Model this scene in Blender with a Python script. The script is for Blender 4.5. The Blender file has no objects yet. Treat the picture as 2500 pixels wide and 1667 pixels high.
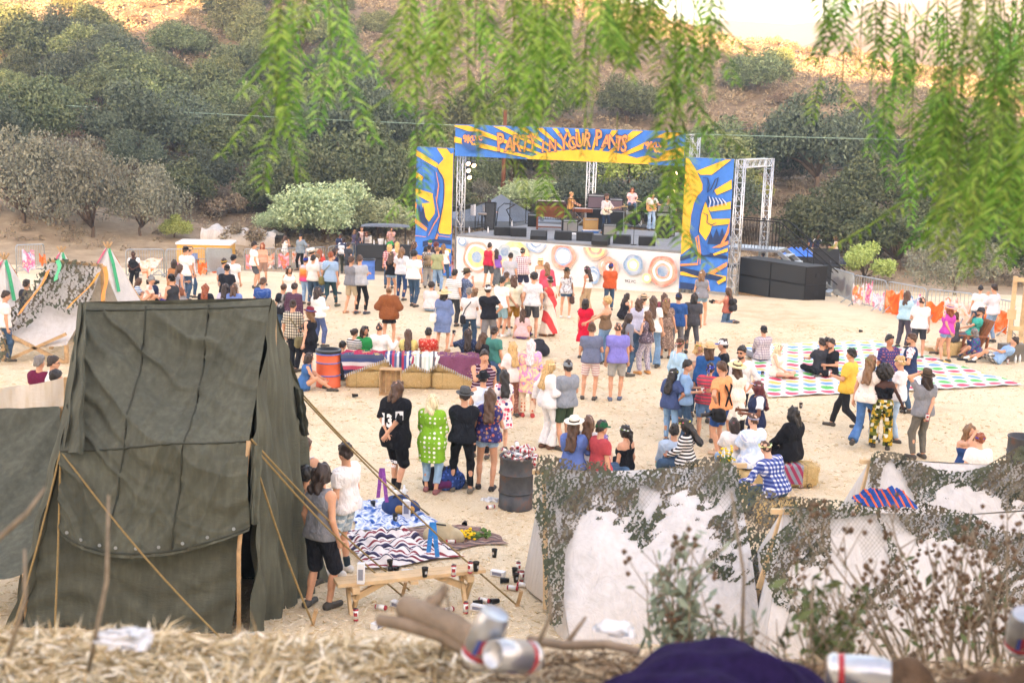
import bpy,bmesh,math,random
import numpy as np
from mathutils import Vector,Matrix
R=math.radians
scene=bpy.context.scene
COL=scene.collection
rng=random.Random(7)
nrg=np.random.default_rng(7)
# ------------------------------------------------------------ camera
FS,CX,CY,HOR,ROLL,CAMZ=3000.0,1250.0,833.5,305.0,R(1.8),6.2
PITCH=math.atan((CY-HOR)/FS)
_f=Vector((0,math.cos(PITCH),-math.sin(PITCH)))
_u0=Vector((0,math.sin(PITCH),math.cos(PITCH)))
_r0=Vector((1,0,0))
_r=_r0*math.cos(ROLL)+_u0*math.sin(ROLL)
_u=_u0*math.cos(ROLL)-_r0*math.sin(ROLL)
CAM=Vector((0,0,CAMZ))
cd=bpy.data.cameras.new('camera')
cam=bpy.data.objects.new('camera',cd)
COL.objects.link(cam)
cam.matrix_world=Matrix(((_r.x,_u.x,-_f.x,0),(_r.y,_u.y,-_f.y,0),(_r.z,_u.z,-_f.z,CAMZ),(0,0,0,1)))
cd.lens=FS/2500*36
cd.sensor_width=36
cd.clip_start=0.1
cd.clip_end=9000
cd.dof.use_dof=True
cd.dof.focus_distance=30
cd.dof.aperture_fstop=3.6
scene.camera=cam
# ------------------------------------------------------------ sky and sun
SUN_EL,SUN_AZ=R(7.0),R(180)
world=bpy.data.worlds.new('World')
scene.world=world
world.use_nodes=True
wn=world.node_tree.nodes
sky=wn.new('ShaderNodeTexSky')
sky.sky_type='NISHITA'
sky.sun_disc=False
sky.sun_elevation=SUN_EL
sky.sun_rotation=SUN_AZ
sky.air_density=1.0
sky.dust_density=2.0
sky.ozone_density=1.0
world.node_tree.links.new(sky.outputs[0],wn['Background'].inputs[0])
wn['Background'].inputs[1].default_value=0.15
sl=bpy.data.lights.new('sun','SUN')
sl.energy=5.0
sl.angle=R(0.5)
sl.color=(1.0,0.58,0.24)
sun=bpy.data.objects.new('sun',sl)
COL.objects.link(sun)
_sd=Vector((math.sin(SUN_AZ)*math.cos(SUN_EL),math.cos(SUN_AZ)*math.cos(SUN_EL),math.sin(SUN_EL)))
sun.rotation_euler=_sd.to_track_quat('Z','Y').to_euler()
sun.location=_sd*100
vs=scene.view_settings
vs.view_transform='Standard'
vs.look='None'
vs.exposure=3.32
vs.gamma=1
vs.use_curve_mapping=False
try:
 vs.use_white_balance=True
 vs.white_balance_temperature=6800
 vs.white_balance_tint=20
except Exception:
 pass
scene.cycles.use_denoising=True
scene.cycles.max_bounces=6
scene.cycles.diffuse_bounces=3
scene.cycles.glossy_bounces=2
scene.cycles.transmission_bounces=3
scene.cycles.transparent_max_bounces=6
scene.cycles.caustics_reflective=False
scene.cycles.caustics_refractive=False
scene.cycles.sample_clamp_indirect=4
# ------------------------------------------------------------ terrain and picking
def sstep(a,b,x):
 t=np.clip((np.asarray(x,float)-a)/(b-a),0,1)
 return t*t*(3-2*t)
def wob(x,y,s,seed=0):
 x=np.asarray(x,float)/s
 y=np.asarray(y,float)/s
 return(np.sin(x*1.3+1.7*np.sin(y*.9+seed)+seed)+np.sin(y*1.7+1.3*np.sin(x*1.1-seed)+2*seed)+.5*np.sin(x*3.1+y*2.3+seed*3)+.5*np.sin(x*2.2-y*3.7+seed))/3
def terr(x,y):
 x=np.asarray(x,float)
 y=np.asarray(y,float)
 shade_hill=np.interp(x,[-300,-160,-95,-75,-52,-40,-5,10,28,45,62,90,300],[28,28,29,30.5,33,55,60,53,46,38.5,31,24,18])  # unseen hill behind the camera, heights shaped to shade the valley
 t=np.interp(y,[-200,-110,-75,-45,-20,-6,0,1.8,2.5,3.1,3.8,6,8.5,11,13.2,15.5,46,52,64,70],[0,0,1,1,1,1,4.55,4.71,4.82,4.79,4.28,3.35,2.28,1.2,.30,0.02,0,-.45,-1.75,-1.9])
 back=np.interp(y,[-200,-110,-75,-45,-20,-6,0],[.55,.8,1,.55,.22,.11,.085])
 z=np.where(y<0,shade_hill*back*sstep(0,-8,y)+4.55*(1-sstep(0,-8,y)),t)
 yy=y-3*np.sin(x*.03)-np.where(x<-14,(x+14)*.22,0)
 p=np.interp(yy,[64,72,84,120,180,260,340,460],[0,.4,2.0,7.5,22.5,46.0,62,70])
 spur=2.6*np.exp(-((x+33)/9)**2-((y-84)/12)**2)
 gul=wob(x,y,22,2.1)*2.2*sstep(80,150,y)+wob(x,y,8,.6)*.5*sstep(75,110,y)
 crest=np.interp(x,[-60,-10,14,28,40,62,90,160],[92,63,37,27.5,22,12.5,7.0,3.0])-.32*np.clip(y-168,0,900)-.02*np.clip(168-y,0,200)
 crest=crest+wob(x,y,9,4.)*.6
 hill=-1.9+p+spur+gul
 k=3.0
 h=np.clip(.5+.5*(hill-crest)/k,0,1)
 hill=hill+(crest-hill)*h-k*h*(1-h)
 w=sstep(63,70,yy)
 return z*(1-w)+np.where(y>40,hill,z)*w
def tz(x,y):
 return float(terr(x,y))
def ray(sx,sy):
 return _f+_r*((sx-CX)/FS)+_u*((CY-sy)/FS)
def AT(sx,sy,Y):
 d=ray(sx,sy)
 return CAM+d*(Y/d.y)
def GP(sx,sy,dz=0.0):
 """where the sight line through a photo pixel comes dz above the ground"""
 d=ray(sx,sy)
 lo=11.0
 prev=lo
 y=lo
 while y<420:
  p=CAM+d*(y/d.y)
  if p.z<tz(p.x,p.y)+dz:
   a,b=prev,y
   for _ in range(18):
    m=(a+b)/2
    q=CAM+d*(m/d.y)
    if q.z<tz(q.x,q.y)+dz:
     b=m
    else:
     a=m
   return CAM+d*(b/d.y)
  prev=y
  y+=.25 if y<90 else 1.5
 return CAM+d*(400/d.y)
def proj(p):
 v=Vector(p)-CAM
 z=v.dot(_f)
 return CX+FS*v.dot(_r)/z,CY-FS*v.dot(_u)/z
CROP=dict(A=(0,0,2.8),B=(0,550,3.647),C=(600,550,3.647),D=(980,280,3.5635),E=(1400,280,3.2667),F=(1000,560,4.612),G=(1340,600,3.92),H=(1800,660,3.267),I=(800,800,3.408),J=(1280,840,4.356),K=(1560,820,3.734),L=(0,700,1.622),M=(700,1050,2.542),N=(1260,1080,2.672),O=(1850,1050,2.5415),W=(0,0,.9408),T=(620,0,2.0632),U=(1750,0,2.0627))
def px(c,x,y):
 ox,oy,s=CROP[c]
 return ox+x/s,oy+y/s
# ------------------------------------------------------------ materials
def lin(c):
 if isinstance(c,str):
  c=c.lstrip('#')
  c=[int(c[i:i+2],16)/255 for i in(0,2,4)]
 return tuple((v/12.92 if v<=.04045 else((v+.055)/1.055)**2.4)for v in c[:3])+(1,)
MATS={}
class NT:
 def __init__(s,name):
  s.m=bpy.data.materials.new(name)
  s.m.use_nodes=True
  s.t=s.m.node_tree
  s.b=s.t.nodes['Principled BSDF']
  s.tc=None
 def n(s,typ,**kw):
  nd=s.t.nodes.new('ShaderNode'+typ)
  for k,v in kw.items():
   if k.startswith('i_'):
    nd.inputs[k[2:].replace('_',' ')].default_value=v
   else:
    setattr(nd,k,v)
  return nd
 def l(s,a,b):
  s.t.links.new(a,b)
 def obj(s):
  if s.tc is None:
   s.tc=s.n('TexCoord')
  return s.tc.outputs['Object']
 def noise(s,scale,detail=3,rough=.6,vec=None,dist=0):
  nd=s.n('TexNoise')
  nd.inputs['Scale'].default_value=scale
  nd.inputs['Detail'].default_value=detail
  nd.inputs['Roughness'].default_value=rough
  nd.inputs['Distortion'].default_value=dist
  s.l(vec or s.obj(),nd.inputs['Vector'])
  return nd.outputs['Fac']
 def vor(s,scale,vec=None,feature='F1',rand=1,dim='3D'):
  nd=s.n('TexVoronoi',feature=feature,voronoi_dimensions=dim)
  nd.inputs['Scale'].default_value=scale
  nd.inputs['Randomness'].default_value=rand
  s.l(vec or s.obj(),nd.inputs['Vector'])
  return nd
 def ramp(s,fac,stops,const=False):
  nd=s.n('ValToRGB')
  cr=nd.color_ramp
  cr.interpolation='CONSTANT' if const else 'LINEAR'
  while len(cr.elements)<len(stops):
   cr.elements.new(.5)
  for e,(p,c)in zip(cr.elements,stops):
   e.position=p
   e.color=c if len(c)==4 and not isinstance(c,str)else lin(c)
  s.l(fac,nd.inputs[0])
  return nd.outputs[0]
 def math(s,op,a,b=None,c=None):
  nd=s.n('Math',operation=op)
  for i,v in enumerate((a,b,c)):
   if v is None:
    continue
   if isinstance(v,(int,float)):
    nd.inputs[i].default_value=v
   else:
    s.l(v,nd.inputs[i])
  return nd.outputs[0]
 def mix(s,fac,a,b,mode='MIX'):
  nd=s.n('Mix',data_type='RGBA',blend_type=mode)
  for i,v in((0,fac),(6,a),(7,b)):
   if isinstance(v,(int,float)):
    nd.inputs[i].default_value=v
   elif isinstance(v,(tuple,str)):
    nd.inputs[i].default_value=v if isinstance(v,tuple)else lin(v)
   else:
    s.l(v,nd.inputs[i])
  return nd.outputs[2]
 def xyz(s,vec=None):
  nd=s.n('SeparateXYZ')
  s.l(vec or s.obj(),nd.inputs[0])
  return nd.outputs
 def mapping(s,scale=(1,1,1),rot=(0,0,0),loc=(0,0,0),vec=None):
  nd=s.n('Mapping')
  nd.inputs['Scale'].default_value=scale
  nd.inputs['Rotation'].default_value=rot
  nd.inputs['Location'].default_value=loc
  s.l(vec or s.obj(),nd.inputs['Vector'])
  return nd.outputs[0]
 def bump(s,h,strength=.3,dist=.02):
  nd=s.n('Bump')
  nd.inputs['Strength'].default_value=strength
  nd.inputs['Distance'].default_value=dist
  s.l(h,nd.inputs['Height'])
  s.l(nd.outputs[0],s.b.inputs['Normal'])
 def col(s,c):
  if isinstance(c,(tuple,str)):
   s.b.inputs['Base Color'].default_value=c if isinstance(c,tuple)else lin(c)
  else:
   s.l(c,s.b.inputs['Base Color'])
 def set(s,rough=.8,metal=0,spec=.3):
  s.b.inputs['Roughness'].default_value=rough
  s.b.inputs['Metallic'].default_value=metal
  s.b.inputs['Specular IOR Level'].default_value=spec
  return s.m
def mat(key,rough=.8,metal=0,spec=.3,var=.12,scale=12,bump=0,bs=30):
 """a plain colour with a little unevenness"""
 k=(key,rough,metal,spec,var,scale,bump)
 if k in MATS:
  return MATS[k]
 n=NT('paint_'+key.strip('#'))
 c=lin(key)
 f=n.noise(scale,4,.6)
 a=tuple(v*(1-var)for v in c[:3])+(1,)
 b=tuple(min(1,v*(1+var))for v in c[:3])+(1,)
 n.col(n.ramp(f,[(.3,a),(.7,b)]))
 if bump:
  n.bump(n.noise(bs,4),bump,.01)
 MATS[k]=n.set(rough,metal,spec)
 return MATS[k]
# ------------------------------------------------------------ mesh helpers
class MB:
 """gathers verts and faces; build() makes one mesh object"""
 def __init__(s):
  s.v=[]
  s.f=[]
  s.mi=[]
 def add(s,verts,faces,mi=0):
  o=len(s.v)
  s.v+=[tuple(p)for p in verts]
  s.f+=[tuple(i+o for i in f)for f in faces]
  s.mi+=[mi]*len(faces)
  return s
 def box(s,c,d,rz=0,mi=0,M=None):
  x,y,z=[v/2 for v in d]
  P=[Vector((a,b,e))for e in(-z,z)for a,b in((-x,-y),(x,-y),(x,y),(-x,y))]
  if rz:
   m=Matrix.Rotation(rz,3,'Z')
   P=[m@p for p in P]
  if M is not None:
   P=[M@p for p in P]
  c=Vector(c)
  return s.add([p+c for p in P],[(3,2,1,0),(4,5,6,7),(0,1,5,4),(1,2,6,5),(2,3,7,6),(3,0,4,7)],mi)
 def beam(s,a,b,w,h=None,mi=0):
  a,b=Vector(a),Vector(b)
  h=h or w
  d=(b-a).normalized()
  up=Vector((0,0,1))if abs(d.z)<.95 else Vector((0,1,0))
  sx=d.cross(up).normalized()*w/2
  sy=sx.cross(d).normalized()*h/2
  P=[q+i*sx+j*sy for q in(a,b)for i,j in((-1,-1),(1,-1),(1,1),(-1,1))]
  return s.add(P,[(3,2,1,0),(4,5,6,7),(0,1,5,4),(1,2,6,5),(2,3,7,6),(3,0,4,7)],mi)
 def tube(s,pts,r,n=6,mi=0,cap=True):
  pts=[Vector(p)for p in pts]
  rs=r if isinstance(r,(list,tuple))else[r]*len(pts)
  P=[]
  F=[]
  for i,p in enumerate(pts):
   d=(pts[min(i+1,len(pts)-1)]-pts[max(i-1,0)]).normalized()
   up=Vector((0,0,1))if abs(d.z)<.9 else Vector((0,1,0))
   a=d.cross(up).normalized()
   b=a.cross(d)
   for k in range(n):
    t=2*math.pi*k/n
    P.append(p+(a*math.cos(t)+b*math.sin(t))*rs[i])
  for i in range(len(pts)-1):
   for k in range(n):
    F.append((i*n+k,(i+1)*n+k,(i+1)*n+(k+1)%n,i*n+(k+1)%n))
  if cap:
   F.append(tuple(range(n)))
   F.append(tuple(reversed(range((len(pts)-1)*n,len(pts)*n))))
  return s.add(P,F,mi)
 def lathe(s,prof,c=(0,0,0),n=24,mi=0,M=None,sx=1,sy=1):
  P=[]
  F=[]
  for r,z in prof:
   for k in range(n):
    t=2*math.pi*k/n
    P.append(Vector((r*math.cos(t)*sx,r*math.sin(t)*sy,z)))
  for i in range(len(prof)-1):
   for k in range(n):
    F.append((i*n+k,i*n+(k+1)%n,(i+1)*n+(k+1)%n,(i+1)*n+k))
  F.append(tuple(reversed(range(n))))
  F.append(tuple(range((len(prof)-1)*n,len(prof)*n)))
  if M is not None:
   P=[M@p for p in P]
  c=Vector(c)
  return s.add([p+c for p in P],F,mi)
 def prism(s,poly,y0,y1,mi=0,M=None):
  """a polygon in x,z given thickness in y"""
  n=len(poly)
  P=[Vector((x,y0,z))for x,z in poly]+[Vector((x,y1,z))for x,z in poly]
  if M is not None:
   P=[M@p for p in P]
  F=[tuple(range(n)),tuple(reversed(range(n,2*n)))]
  F+=[(i,i+n,(i+1)%n+n,(i+1)%n)for i in range(n)]
  return s.add(P,F,mi)
 def build(s,name,mats,parent=None,smooth=False,loc=None,kind=None):
  me=bpy.data.meshes.new(name)
  me.from_pydata([tuple(p)for p in s.v],[],s.f)
  if not isinstance(mats,(list,tuple)):
   mats=[mats]
  for m in mats:
   me.materials.append(m)
  if len(mats)>1:
   me.polygons.foreach_set('material_index',s.mi)
  if smooth:
   me.polygons.foreach_set('use_smooth',[True]*len(me.polygons))
  me.update()
  return link(name,me,parent,loc,kind)
def link(name,me,parent=None,loc=None,kind=None):
 o=bpy.data.objects.new(name,me)
 COL.objects.link(o)
 if parent is not None:
  o.parent=parent
 if loc is not None:
  o.location=loc
 if kind:
  o['kind']=kind
 return o
def np_mesh(name,V,Q,mats,smooth=True,mi=None):
 """mesh from numpy arrays of verts and equal-size faces"""
 me=bpy.data.meshes.new(name)
 V=np.asarray(V,np.float32)
 Q=np.asarray(Q,np.int32)
 k=Q.shape[1]
 me.vertices.add(len(V))
 me.vertices.foreach_set('co',V.ravel())
 me.loops.add(Q.size)
 me.loops.foreach_set('vertex_index',Q.ravel())
 me.polygons.add(len(Q))
 me.polygons.foreach_set('loop_start',np.arange(0,Q.size,k,dtype=np.int32))
 if smooth:
  me.polygons.foreach_set('use_smooth',np.ones(len(Q),bool))
 for m in(mats if isinstance(mats,(list,tuple))else[mats]):
  me.materials.append(m)
 if mi is not None:
  me.polygons.foreach_set('material_index',np.asarray(mi,np.int32))
 me.update(calc_edges=True)
 me.validate()
 return me
def tag(o,label,cat,group=None):
 o['label']=label
 o['category']=cat
 if group:
  o['group']=group
 return o
def thing(name,label,cat,loc=(0,0,0),rz=0,group=None):
 o=bpy.data.objects.new(name,None)
 COL.objects.link(o)
 o.location=loc
 o.rotation_euler=(0,0,rz)
 o.empty_display_size=.1
 return tag(o,label,cat,group)
def dup(root,loc,rz=None,label=None,group=None,scale=None):
 r=root.copy()
 COL.objects.link(r)
 r.location=loc
 if rz is not None:
  r.rotation_euler=(0,0,rz)if not isinstance(rz,tuple)else rz
 if scale:
  r.scale=(scale,)*3 if not isinstance(scale,tuple)else scale
 if label:
  r['label']=label
 if group:
  r['group']=group
 for ch in list(root.children):
  c=ch.copy()
  COL.objects.link(c)
  c.parent=r
  for g in list(ch.children):
   d=g.copy()
   COL.objects.link(d)
   d.parent=c
 return r
def grid_mesh(fn,nu,nv):
 """sheet from fn(u,v) arrays -> xyz"""
 u,v=np.meshgrid(np.linspace(0,1,nu),np.linspace(0,1,nv))
 P=np.stack(fn(u.ravel(),v.ravel()),-1)
 i=np.arange(nu*nv).reshape(nv,nu)
 Q=np.stack([i[:-1,:-1].ravel(),i[:-1,1:].ravel(),i[1:,1:].ravel(),i[1:,:-1].ravel()],-1)
 return P,Q
# ------------------------------------------------------------ ground, hills, mountains
def straw_mat(name):
 n=NT(name)
 o=n.obj()
 big=n.noise(.18,3,.6)
 mid=n.noise(1.6,4,.65)
 st1=n.noise(26,4,.7,n.mapping((1,5.5,1),(0,0,.5)))
 st2=n.noise(24,4,.7,n.mapping((5.5,1,1),(0,0,-.35)))
 st=n.math('MAXIMUM',st1,st2)
 base=n.ramp(st,[(.36,'#ab9674'),(.47,'#cfbb99'),(.58,'#e0d0b3'),(.72,'#efe5d2')])
 dirt=n.ramp(n.math('ADD',n.math('MULTIPLY',mid,.5),n.math('MULTIPLY',big,.62)),[(.40,(.70,.63,.54,1)),(.52,(.92,.89,.84,1)),(.64,(1,1,1,1))])
 xyz=n.xyz()
 yy=n.math('SUBTRACT',xyz[1],n.math('MULTIPLY',n.math('MINIMUM',n.math('ADD',xyz[0],14.0),0.0),.22))
 edge=n.n('MapRange',interpolation_type='SMOOTHSTEP')
 edge.inputs[1].default_value,edge.inputs[2].default_value=61.5,66.5
 n.l(n.math('ADD',yy,n.math('MULTIPLY',mid,3.0)),edge.inputs[0])
 bank=n.ramp(n.noise(.7,5,.7),[(.3,'#8a7a66'),(.55,'#a8977f'),(.75,'#c0b096')])
 n.col(n.mix(edge.outputs[0],n.mix(.75,base,dirt,'MULTIPLY'),bank))
 n.bump(st,.6,.02)
 return n.set(.95,0,.1)
M_STRAW=straw_mat('straw_ground')
def hill_mat(name):
 n=NT(name)
 f=n.noise(.05,5,.65)
 g=n.noise(.9,5,.7)
 c=n.ramp(f,[(.3,'#786a5a'),(.45,'#8d7d68'),(.55,'#877a68'),(.7,'#a08f78')])
 d=n.ramp(g,[(.3,(.45,.42,.38,1)),(.7,(1.15,1.1,1.05,1))])
 n.col(n.mix(1,c,d,'MULTIPLY'))
 n.bump(g,.8,.6)
 return n.set(.95,0,.1)
M_HILL=hill_mat('chaparral_earth')
xs=np.r_[np.linspace(-70,-26,34),np.linspace(-25,30,150),np.linspace(31,75,34)]
ys=np.r_[np.linspace(-5,13,74)[:-1],np.linspace(13,24,60)[:-1],np.linspace(24,76,105)]
gx,gy=np.meshgrid(xs,ys)
gz=terr(gx,gy)+(wob(gx,gy,1.3,1)*.025+wob(gx,gy,.35,5)*.012)*sstep(13,16,gy)
V=np.stack([gx.ravel(),gy.ravel(),gz.ravel()],-1)
ii=np.arange(gx.size).reshape(gx.shape)
Q=np.stack([ii[:-1,:-1].ravel(),ii[:-1,1:].ravel(),ii[1:,1:].ravel(),ii[1:,:-1].ravel()],-1)
link('ground',np_mesh('ground',V,Q,M_STRAW),kind='structure')
def sheet(name,xs,ys,cut,m):
 gx,gy=np.meshgrid(xs,ys)
 gz=terr(gx,gy)-.02
 gz=gz+(wob(gx,gy,3.1,2)*.35+wob(gx,gy,1.4,7)*.15)*sstep(72,84,gy)
 V=np.stack([gx.ravel(),gy.ravel(),gz.ravel()],-1)
 ii=np.arange(gx.size).reshape(gx.shape)
 Q=np.stack([ii[:-1,:-1].ravel(),ii[:-1,1:].ravel(),ii[1:,1:].ravel(),ii[1:,:-1].ravel()],-1)
 if cut:
  cx,cy=V[Q,0].mean(1),V[Q,1].mean(1)
  Q=Q[~((abs(cx)<69)&(cy>-2.5)&(cy<75))]
 return link(name,np_mesh(name,V,Q,m),kind='structure')
sheet('hills',np.linspace(-260,260,180),np.r_[np.linspace(60,260,150),np.linspace(262,460,50)],True,M_HILL)
sheet('hills',np.linspace(-300,300,120),np.linspace(-200,60,140),True,M_HILL)  # out-of-view hill behind the camera, shaped to block the low sun
n=NT('far_mountain_earth')
f=n.noise(.012,6,.62)
n.col(n.ramp(f,[(.3,'#54443a'),(.5,'#6a5648'),(.7,'#7d6858')]))
n.bump(f,1,12)
M_FAR=n.set(.95,0,.1)
def ridge(name,Y,prof,depth,seed,m):
 sx=[p[0]for p in prof]
 pts=[AT(p[0],p[1],Y)for p in prof]
 X=[p.x for p in pts]
 Z=[p.z for p in pts]
 xs=np.linspace(X[0],X[-1],160)
 ys=np.linspace(0,1,40)
 gx,gt=np.meshgrid(xs,ys)
 top=np.interp(gx,X,Z)+wob(gx,gx*0,Y*.02,seed)*Y*.004
 cut=(wob(gx,gt*40,Y*.03,seed+2))*Y*.012*np.sin(gt*math.pi)
 gz=-40+(top+40)*np.where(gt<.75,(gt/.75)**.9,1-((gt-.75)/.25)**2*.5)+cut
 gy=Y-depth*(1-gt/.75)+wob(gx,gt,Y*.05,seed)*depth*.06
 V=np.stack([gx.ravel(),gy.ravel(),gz.ravel()],-1)
 ii=np.arange(gx.size).reshape(gx.shape)
 Q=np.stack([ii[:-1,:-1].ravel(),ii[:-1,1:].ravel(),ii[1:,1:].ravel(),ii[1:,:-1].ravel()],-1)
 return link(name,np_mesh(name,V,Q,m),kind='structure')
ridge('mountains',1500,[(300,120),(1300,110),(1700,72),(1800,56),(1920,42),(2060,50),(2180,22),(2350,-20),(2700,10),(3500,40)],500,1,M_FAR)
ridge('mountains',800,[(300,190),(1500,150),(1850,120),(2000,95),(2150,100),(2330,80),(2600,110),(3300,90)],300,4,M_FAR)
# ------------------------------------------------------------ leaf-clump plants
def leaf_mat(name,cols,rough=.75,trans=0):
 n=NT(name)
 oi=n.n('ObjectInfo')
 gi=n.n('NewGeometry')
 f=n.noise(.9,2,.5)
 f2=n.math('ADD',n.math('MULTIPLY',gi.outputs['Random Per Island'],.5),n.math('MULTIPLY',f,.5))
 k=len(cols)-1
 c=n.ramp(f2,[(.2+.6*i/k,c)for i,c in enumerate(cols)])
 hs=n.n('HueSaturation')
 n.l(n.math('MULTIPLY_ADD',oi.outputs['Random'],.05,.475),hs.inputs['Hue'])
 n.l(n.math('MULTIPLY_ADD',oi.outputs['Random'],.6,.62),hs.inputs['Value'])
 n.l(c,hs.inputs['Color'])
 n.l(hs.outputs[0],n.b.inputs['Base Color'])
 m=n.set(rough,0,.25)
 if trans:
  tr=n.n('BsdfTranslucent')
  n.l(hs.outputs[0],tr.inputs[0])
  mx=n.n('MixShader')
  mx.inputs[0].default_value=trans
  n.l(n.b.outputs[0],mx.inputs[1])
  n.l(tr.outputs[0],mx.inputs[2])
  n.l(mx.outputs[0],n.t.nodes['Material Output'].inputs[0])
 return m
def leaf_quads(C,size,g,droop=0.0,aspect=.55):
 """one small folded leaf-clump quad at every point of C"""
 N=len(C)
 a=g.normal(size=(N,3))
 a[:,2]-=droop
 a/=np.linalg.norm(a,axis=1)[:,None]
 b=np.cross(a,g.normal(size=(N,3)))
 b/=np.linalg.norm(b,axis=1)[:,None]+1e-9
 s=(size*g.uniform(.6,1.4,N))[:,None]
 V=np.stack([C-a*s,C-b*s*aspect,C+a*s,C+b*s*aspect],1).reshape(-1,3)
 Q=np.arange(4*N).reshape(N,4)
 return V,Q
def crown_points(N,g,lobes,flat=.8,shell=.55):
 """points near the surface of many lobes"""
 L=np.array(lobes)
 w=L[:,3]**2
 k=g.choice(len(L),N,p=w/w.sum())
 d=g.normal(size=(N,3))
 d/=np.linalg.norm(d,axis=1)[:,None]
 r=L[k,3]*(shell+(1-shell)*g.random(N)**.5)
 r*=1+.22*np.sin(d[:,0]*9+k*1.7)*np.sin(d[:,1]*8+k)+.15*np.sin(d[:,2]*13+k*2.1)
 P=L[k,:3]+d*r[:,None]*np.array([1,1,flat])
 return P
def tree_template(seed,width,height,nleaf,leaf,mleaf,mbark,trunk=.28,flat=.8,low=.18,nl=26,droop=0,limbs=9,shell=.45):
 """returns (trunk mesh, crown mesh): crown spreads over width, trunk forks into limbs"""
 g=np.random.default_rng(seed)
 lob=[]
 for i in range(nl):
  t=g.random()*6.283
  rr=width*.5*math.sqrt(g.random())*.78
  zz=height*(low+.17+(1-low-.3)*(1-(rr/(width*.5))**1.6)*g.uniform(.35,1))
  lob.append((rr*math.cos(t),rr*math.sin(t),zz,width*g.uniform(.09,.21)))
 P=crown_points(nleaf,g,lob,flat,shell)
 P=P[P[:,2]>height*low*.5]
 V,Q=leaf_quads(P,leaf,g,droop)
 crown=np_mesh('crown',V,Q,mleaf,smooth=False)
 mb=MB()
 top=height*(low+.12)
 mb.tube([(0,0,-.4),(g.normal()*.1,g.normal()*.1,top*.5),(0,0,top)],[trunk,trunk*.75,trunk*.6],7)
 for i in range(limbs):
  x,y,z,r=lob[i%nl]
  mb.tube([(0,0,top*.7),(x*.35+g.normal()*.15,y*.35+g.normal()*.15,top+(z-top)*.45),(x*.9,y*.9,z)],[trunk*.55,trunk*.32,trunk*.1],5)
 me=bpy.data.meshes.new('trunk')
 me.from_pydata(mb.v,[],mb.f)
 me.materials.append(mbark)
 me.polygons.foreach_set('use_smooth',[True]*len(me.polygons))
 return me,crown
def put_tree(name,tpl,p,s,rz,label,cat,group=None,sz=None):
 t=bpy.data.objects.new(name,None)
 COL.objects.link(t)
 t.location=p
 t.rotation_euler=(0,0,rz)
 t.scale=(s,s,sz or s)
 t.empty_display_size=.2
 tag(t,label,cat,group)
 link('trunk',tpl[0],t)
 link('crown',tpl[1],t)
 return t
M_BARK=mat('#6e5f52',.9,0,.1,.3,3)
M_OAK=leaf_mat('oak_leaves',['#435239','#566446','#687453','#7a8460'])
M_OLIVE=leaf_mat('olive_leaves',['#56633f','#6b784f','#7f885c','#92966c'])
M_DARK=leaf_mat('dark_leaves',['#3d4a40','#4b584a','#5a6654','#6b7660'])
M_WILLOW=leaf_mat('willow_leaves',['#7d8a66','#93a078','#aab58c','#bfc8a2'])
M_TWIG=leaf_mat('grey_twigs',['#63655a','#777968','#8a8b78','#9c9c88'])
M_BRUSH=leaf_mat('brush_leaves',['#6e6154','#847464','#928570','#a3957e'])
M_LIME=leaf_mat('lime_leaves',['#7f8a45','#98a355','#aeb868','#c0c880'])
OAK=[tree_template(10+i,9,6.6,13000,.155,M_OAK,M_BARK,low=.06)for i in range(4)]
OLV=[tree_template(20+i,8.5,6.2,12000,.15,M_OLIVE,M_BARK,low=.05)for i in range(3)]
DRK=[tree_template(30+i,9,7,14000,.13,M_DARK,M_BARK,low=.06)for i in range(3)]
WIL=[tree_template(40+i,8,5.6,16000,.11,M_WILLOW,M_BARK,low=.02,droop=.2,nl=22)for i in range(2)]
GRY=[tree_template(50+i,6.5,4.2,8000,.075,M_TWIG,M_BARK,low=.02,flat=.85,nl=18,limbs=16,trunk=.12,shell=.3)for i in range(3)]
BSH=[tree_template(60+i,3.2,1.9,2600,.085,M_BRUSH,M_BARK,low=0,flat=.75,nl=8,trunk=.05,limbs=3)for i in range(3)]
LIM=[tree_template(70+i,4.5,3.4,7000,.09,M_LIME,M_BARK,low=.03,nl=12,trunk=.1)for i in range(2)]
used=[]
def T(kind,sx,sy,wpx,label,cat='tree',group=None,name='tree',Y=None,tall=1.0):
 """a tree whose foot shows at photo pixel sx,sy and whose crown is wpx wide"""
 p=GP(sx,sy)if Y is None else None
 if Y is not None:
  q=AT(sx,sy,Y)
  p=Vector((q.x,Y,tz(q.x,Y)))
 tpl=rng.choice(kind)
 w0={id(OAK):9,id(OLV):8.5,id(DRK):9,id(WIL):8,id(GRY):6.5,id(BSH):3.2,id(LIM):4.5}[id(kind)]
 s=wpx/FS*p.y/w0
 used.append((p.x,p.y,s*w0*.5))
 return put_tree(name,tpl,p,s,rng.random()*6.28,label,cat,group,sz=s*tall)
T(OLV,196,170,150,'round olive green oak standing alone below the sunlit slope',name='oak_tree')
T(OLV,575,100,155,'light olive oak with yellowing side below the sunlit hilltop',name='oak_tree')
T(OAK,385,205,125,'upright oak at the middle of the left hillside',name='oak_tree')
T(OAK,118,275,125,'dark green oak with rounded crown left of a greyer one',name='oak_tree')
T(OAK,250,275,175,'broad grey green oak on the left hillside',name='oak_tree')
T(OAK,470,275,120,'tall oak with dark hollow under it, centre of the left hillside',name='oak_tree')
T(OLV,360,350,210,'wide pale olive oak below the upper power line',name='oak_tree')
T(DRK,330,440,170,'dense oak just below the lower power lines',name='oak_tree')
T(OAK,560,430,230,'large dense oak right of the lower power lines',name='oak_tree')
T(DRK,480,490,200,'dark oak low on the slope behind the trailers',name='oak_tree')
T(OAK,640,380,200,'oak partly behind the leftmost hanging pepper fronds',name='oak_tree')
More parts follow.
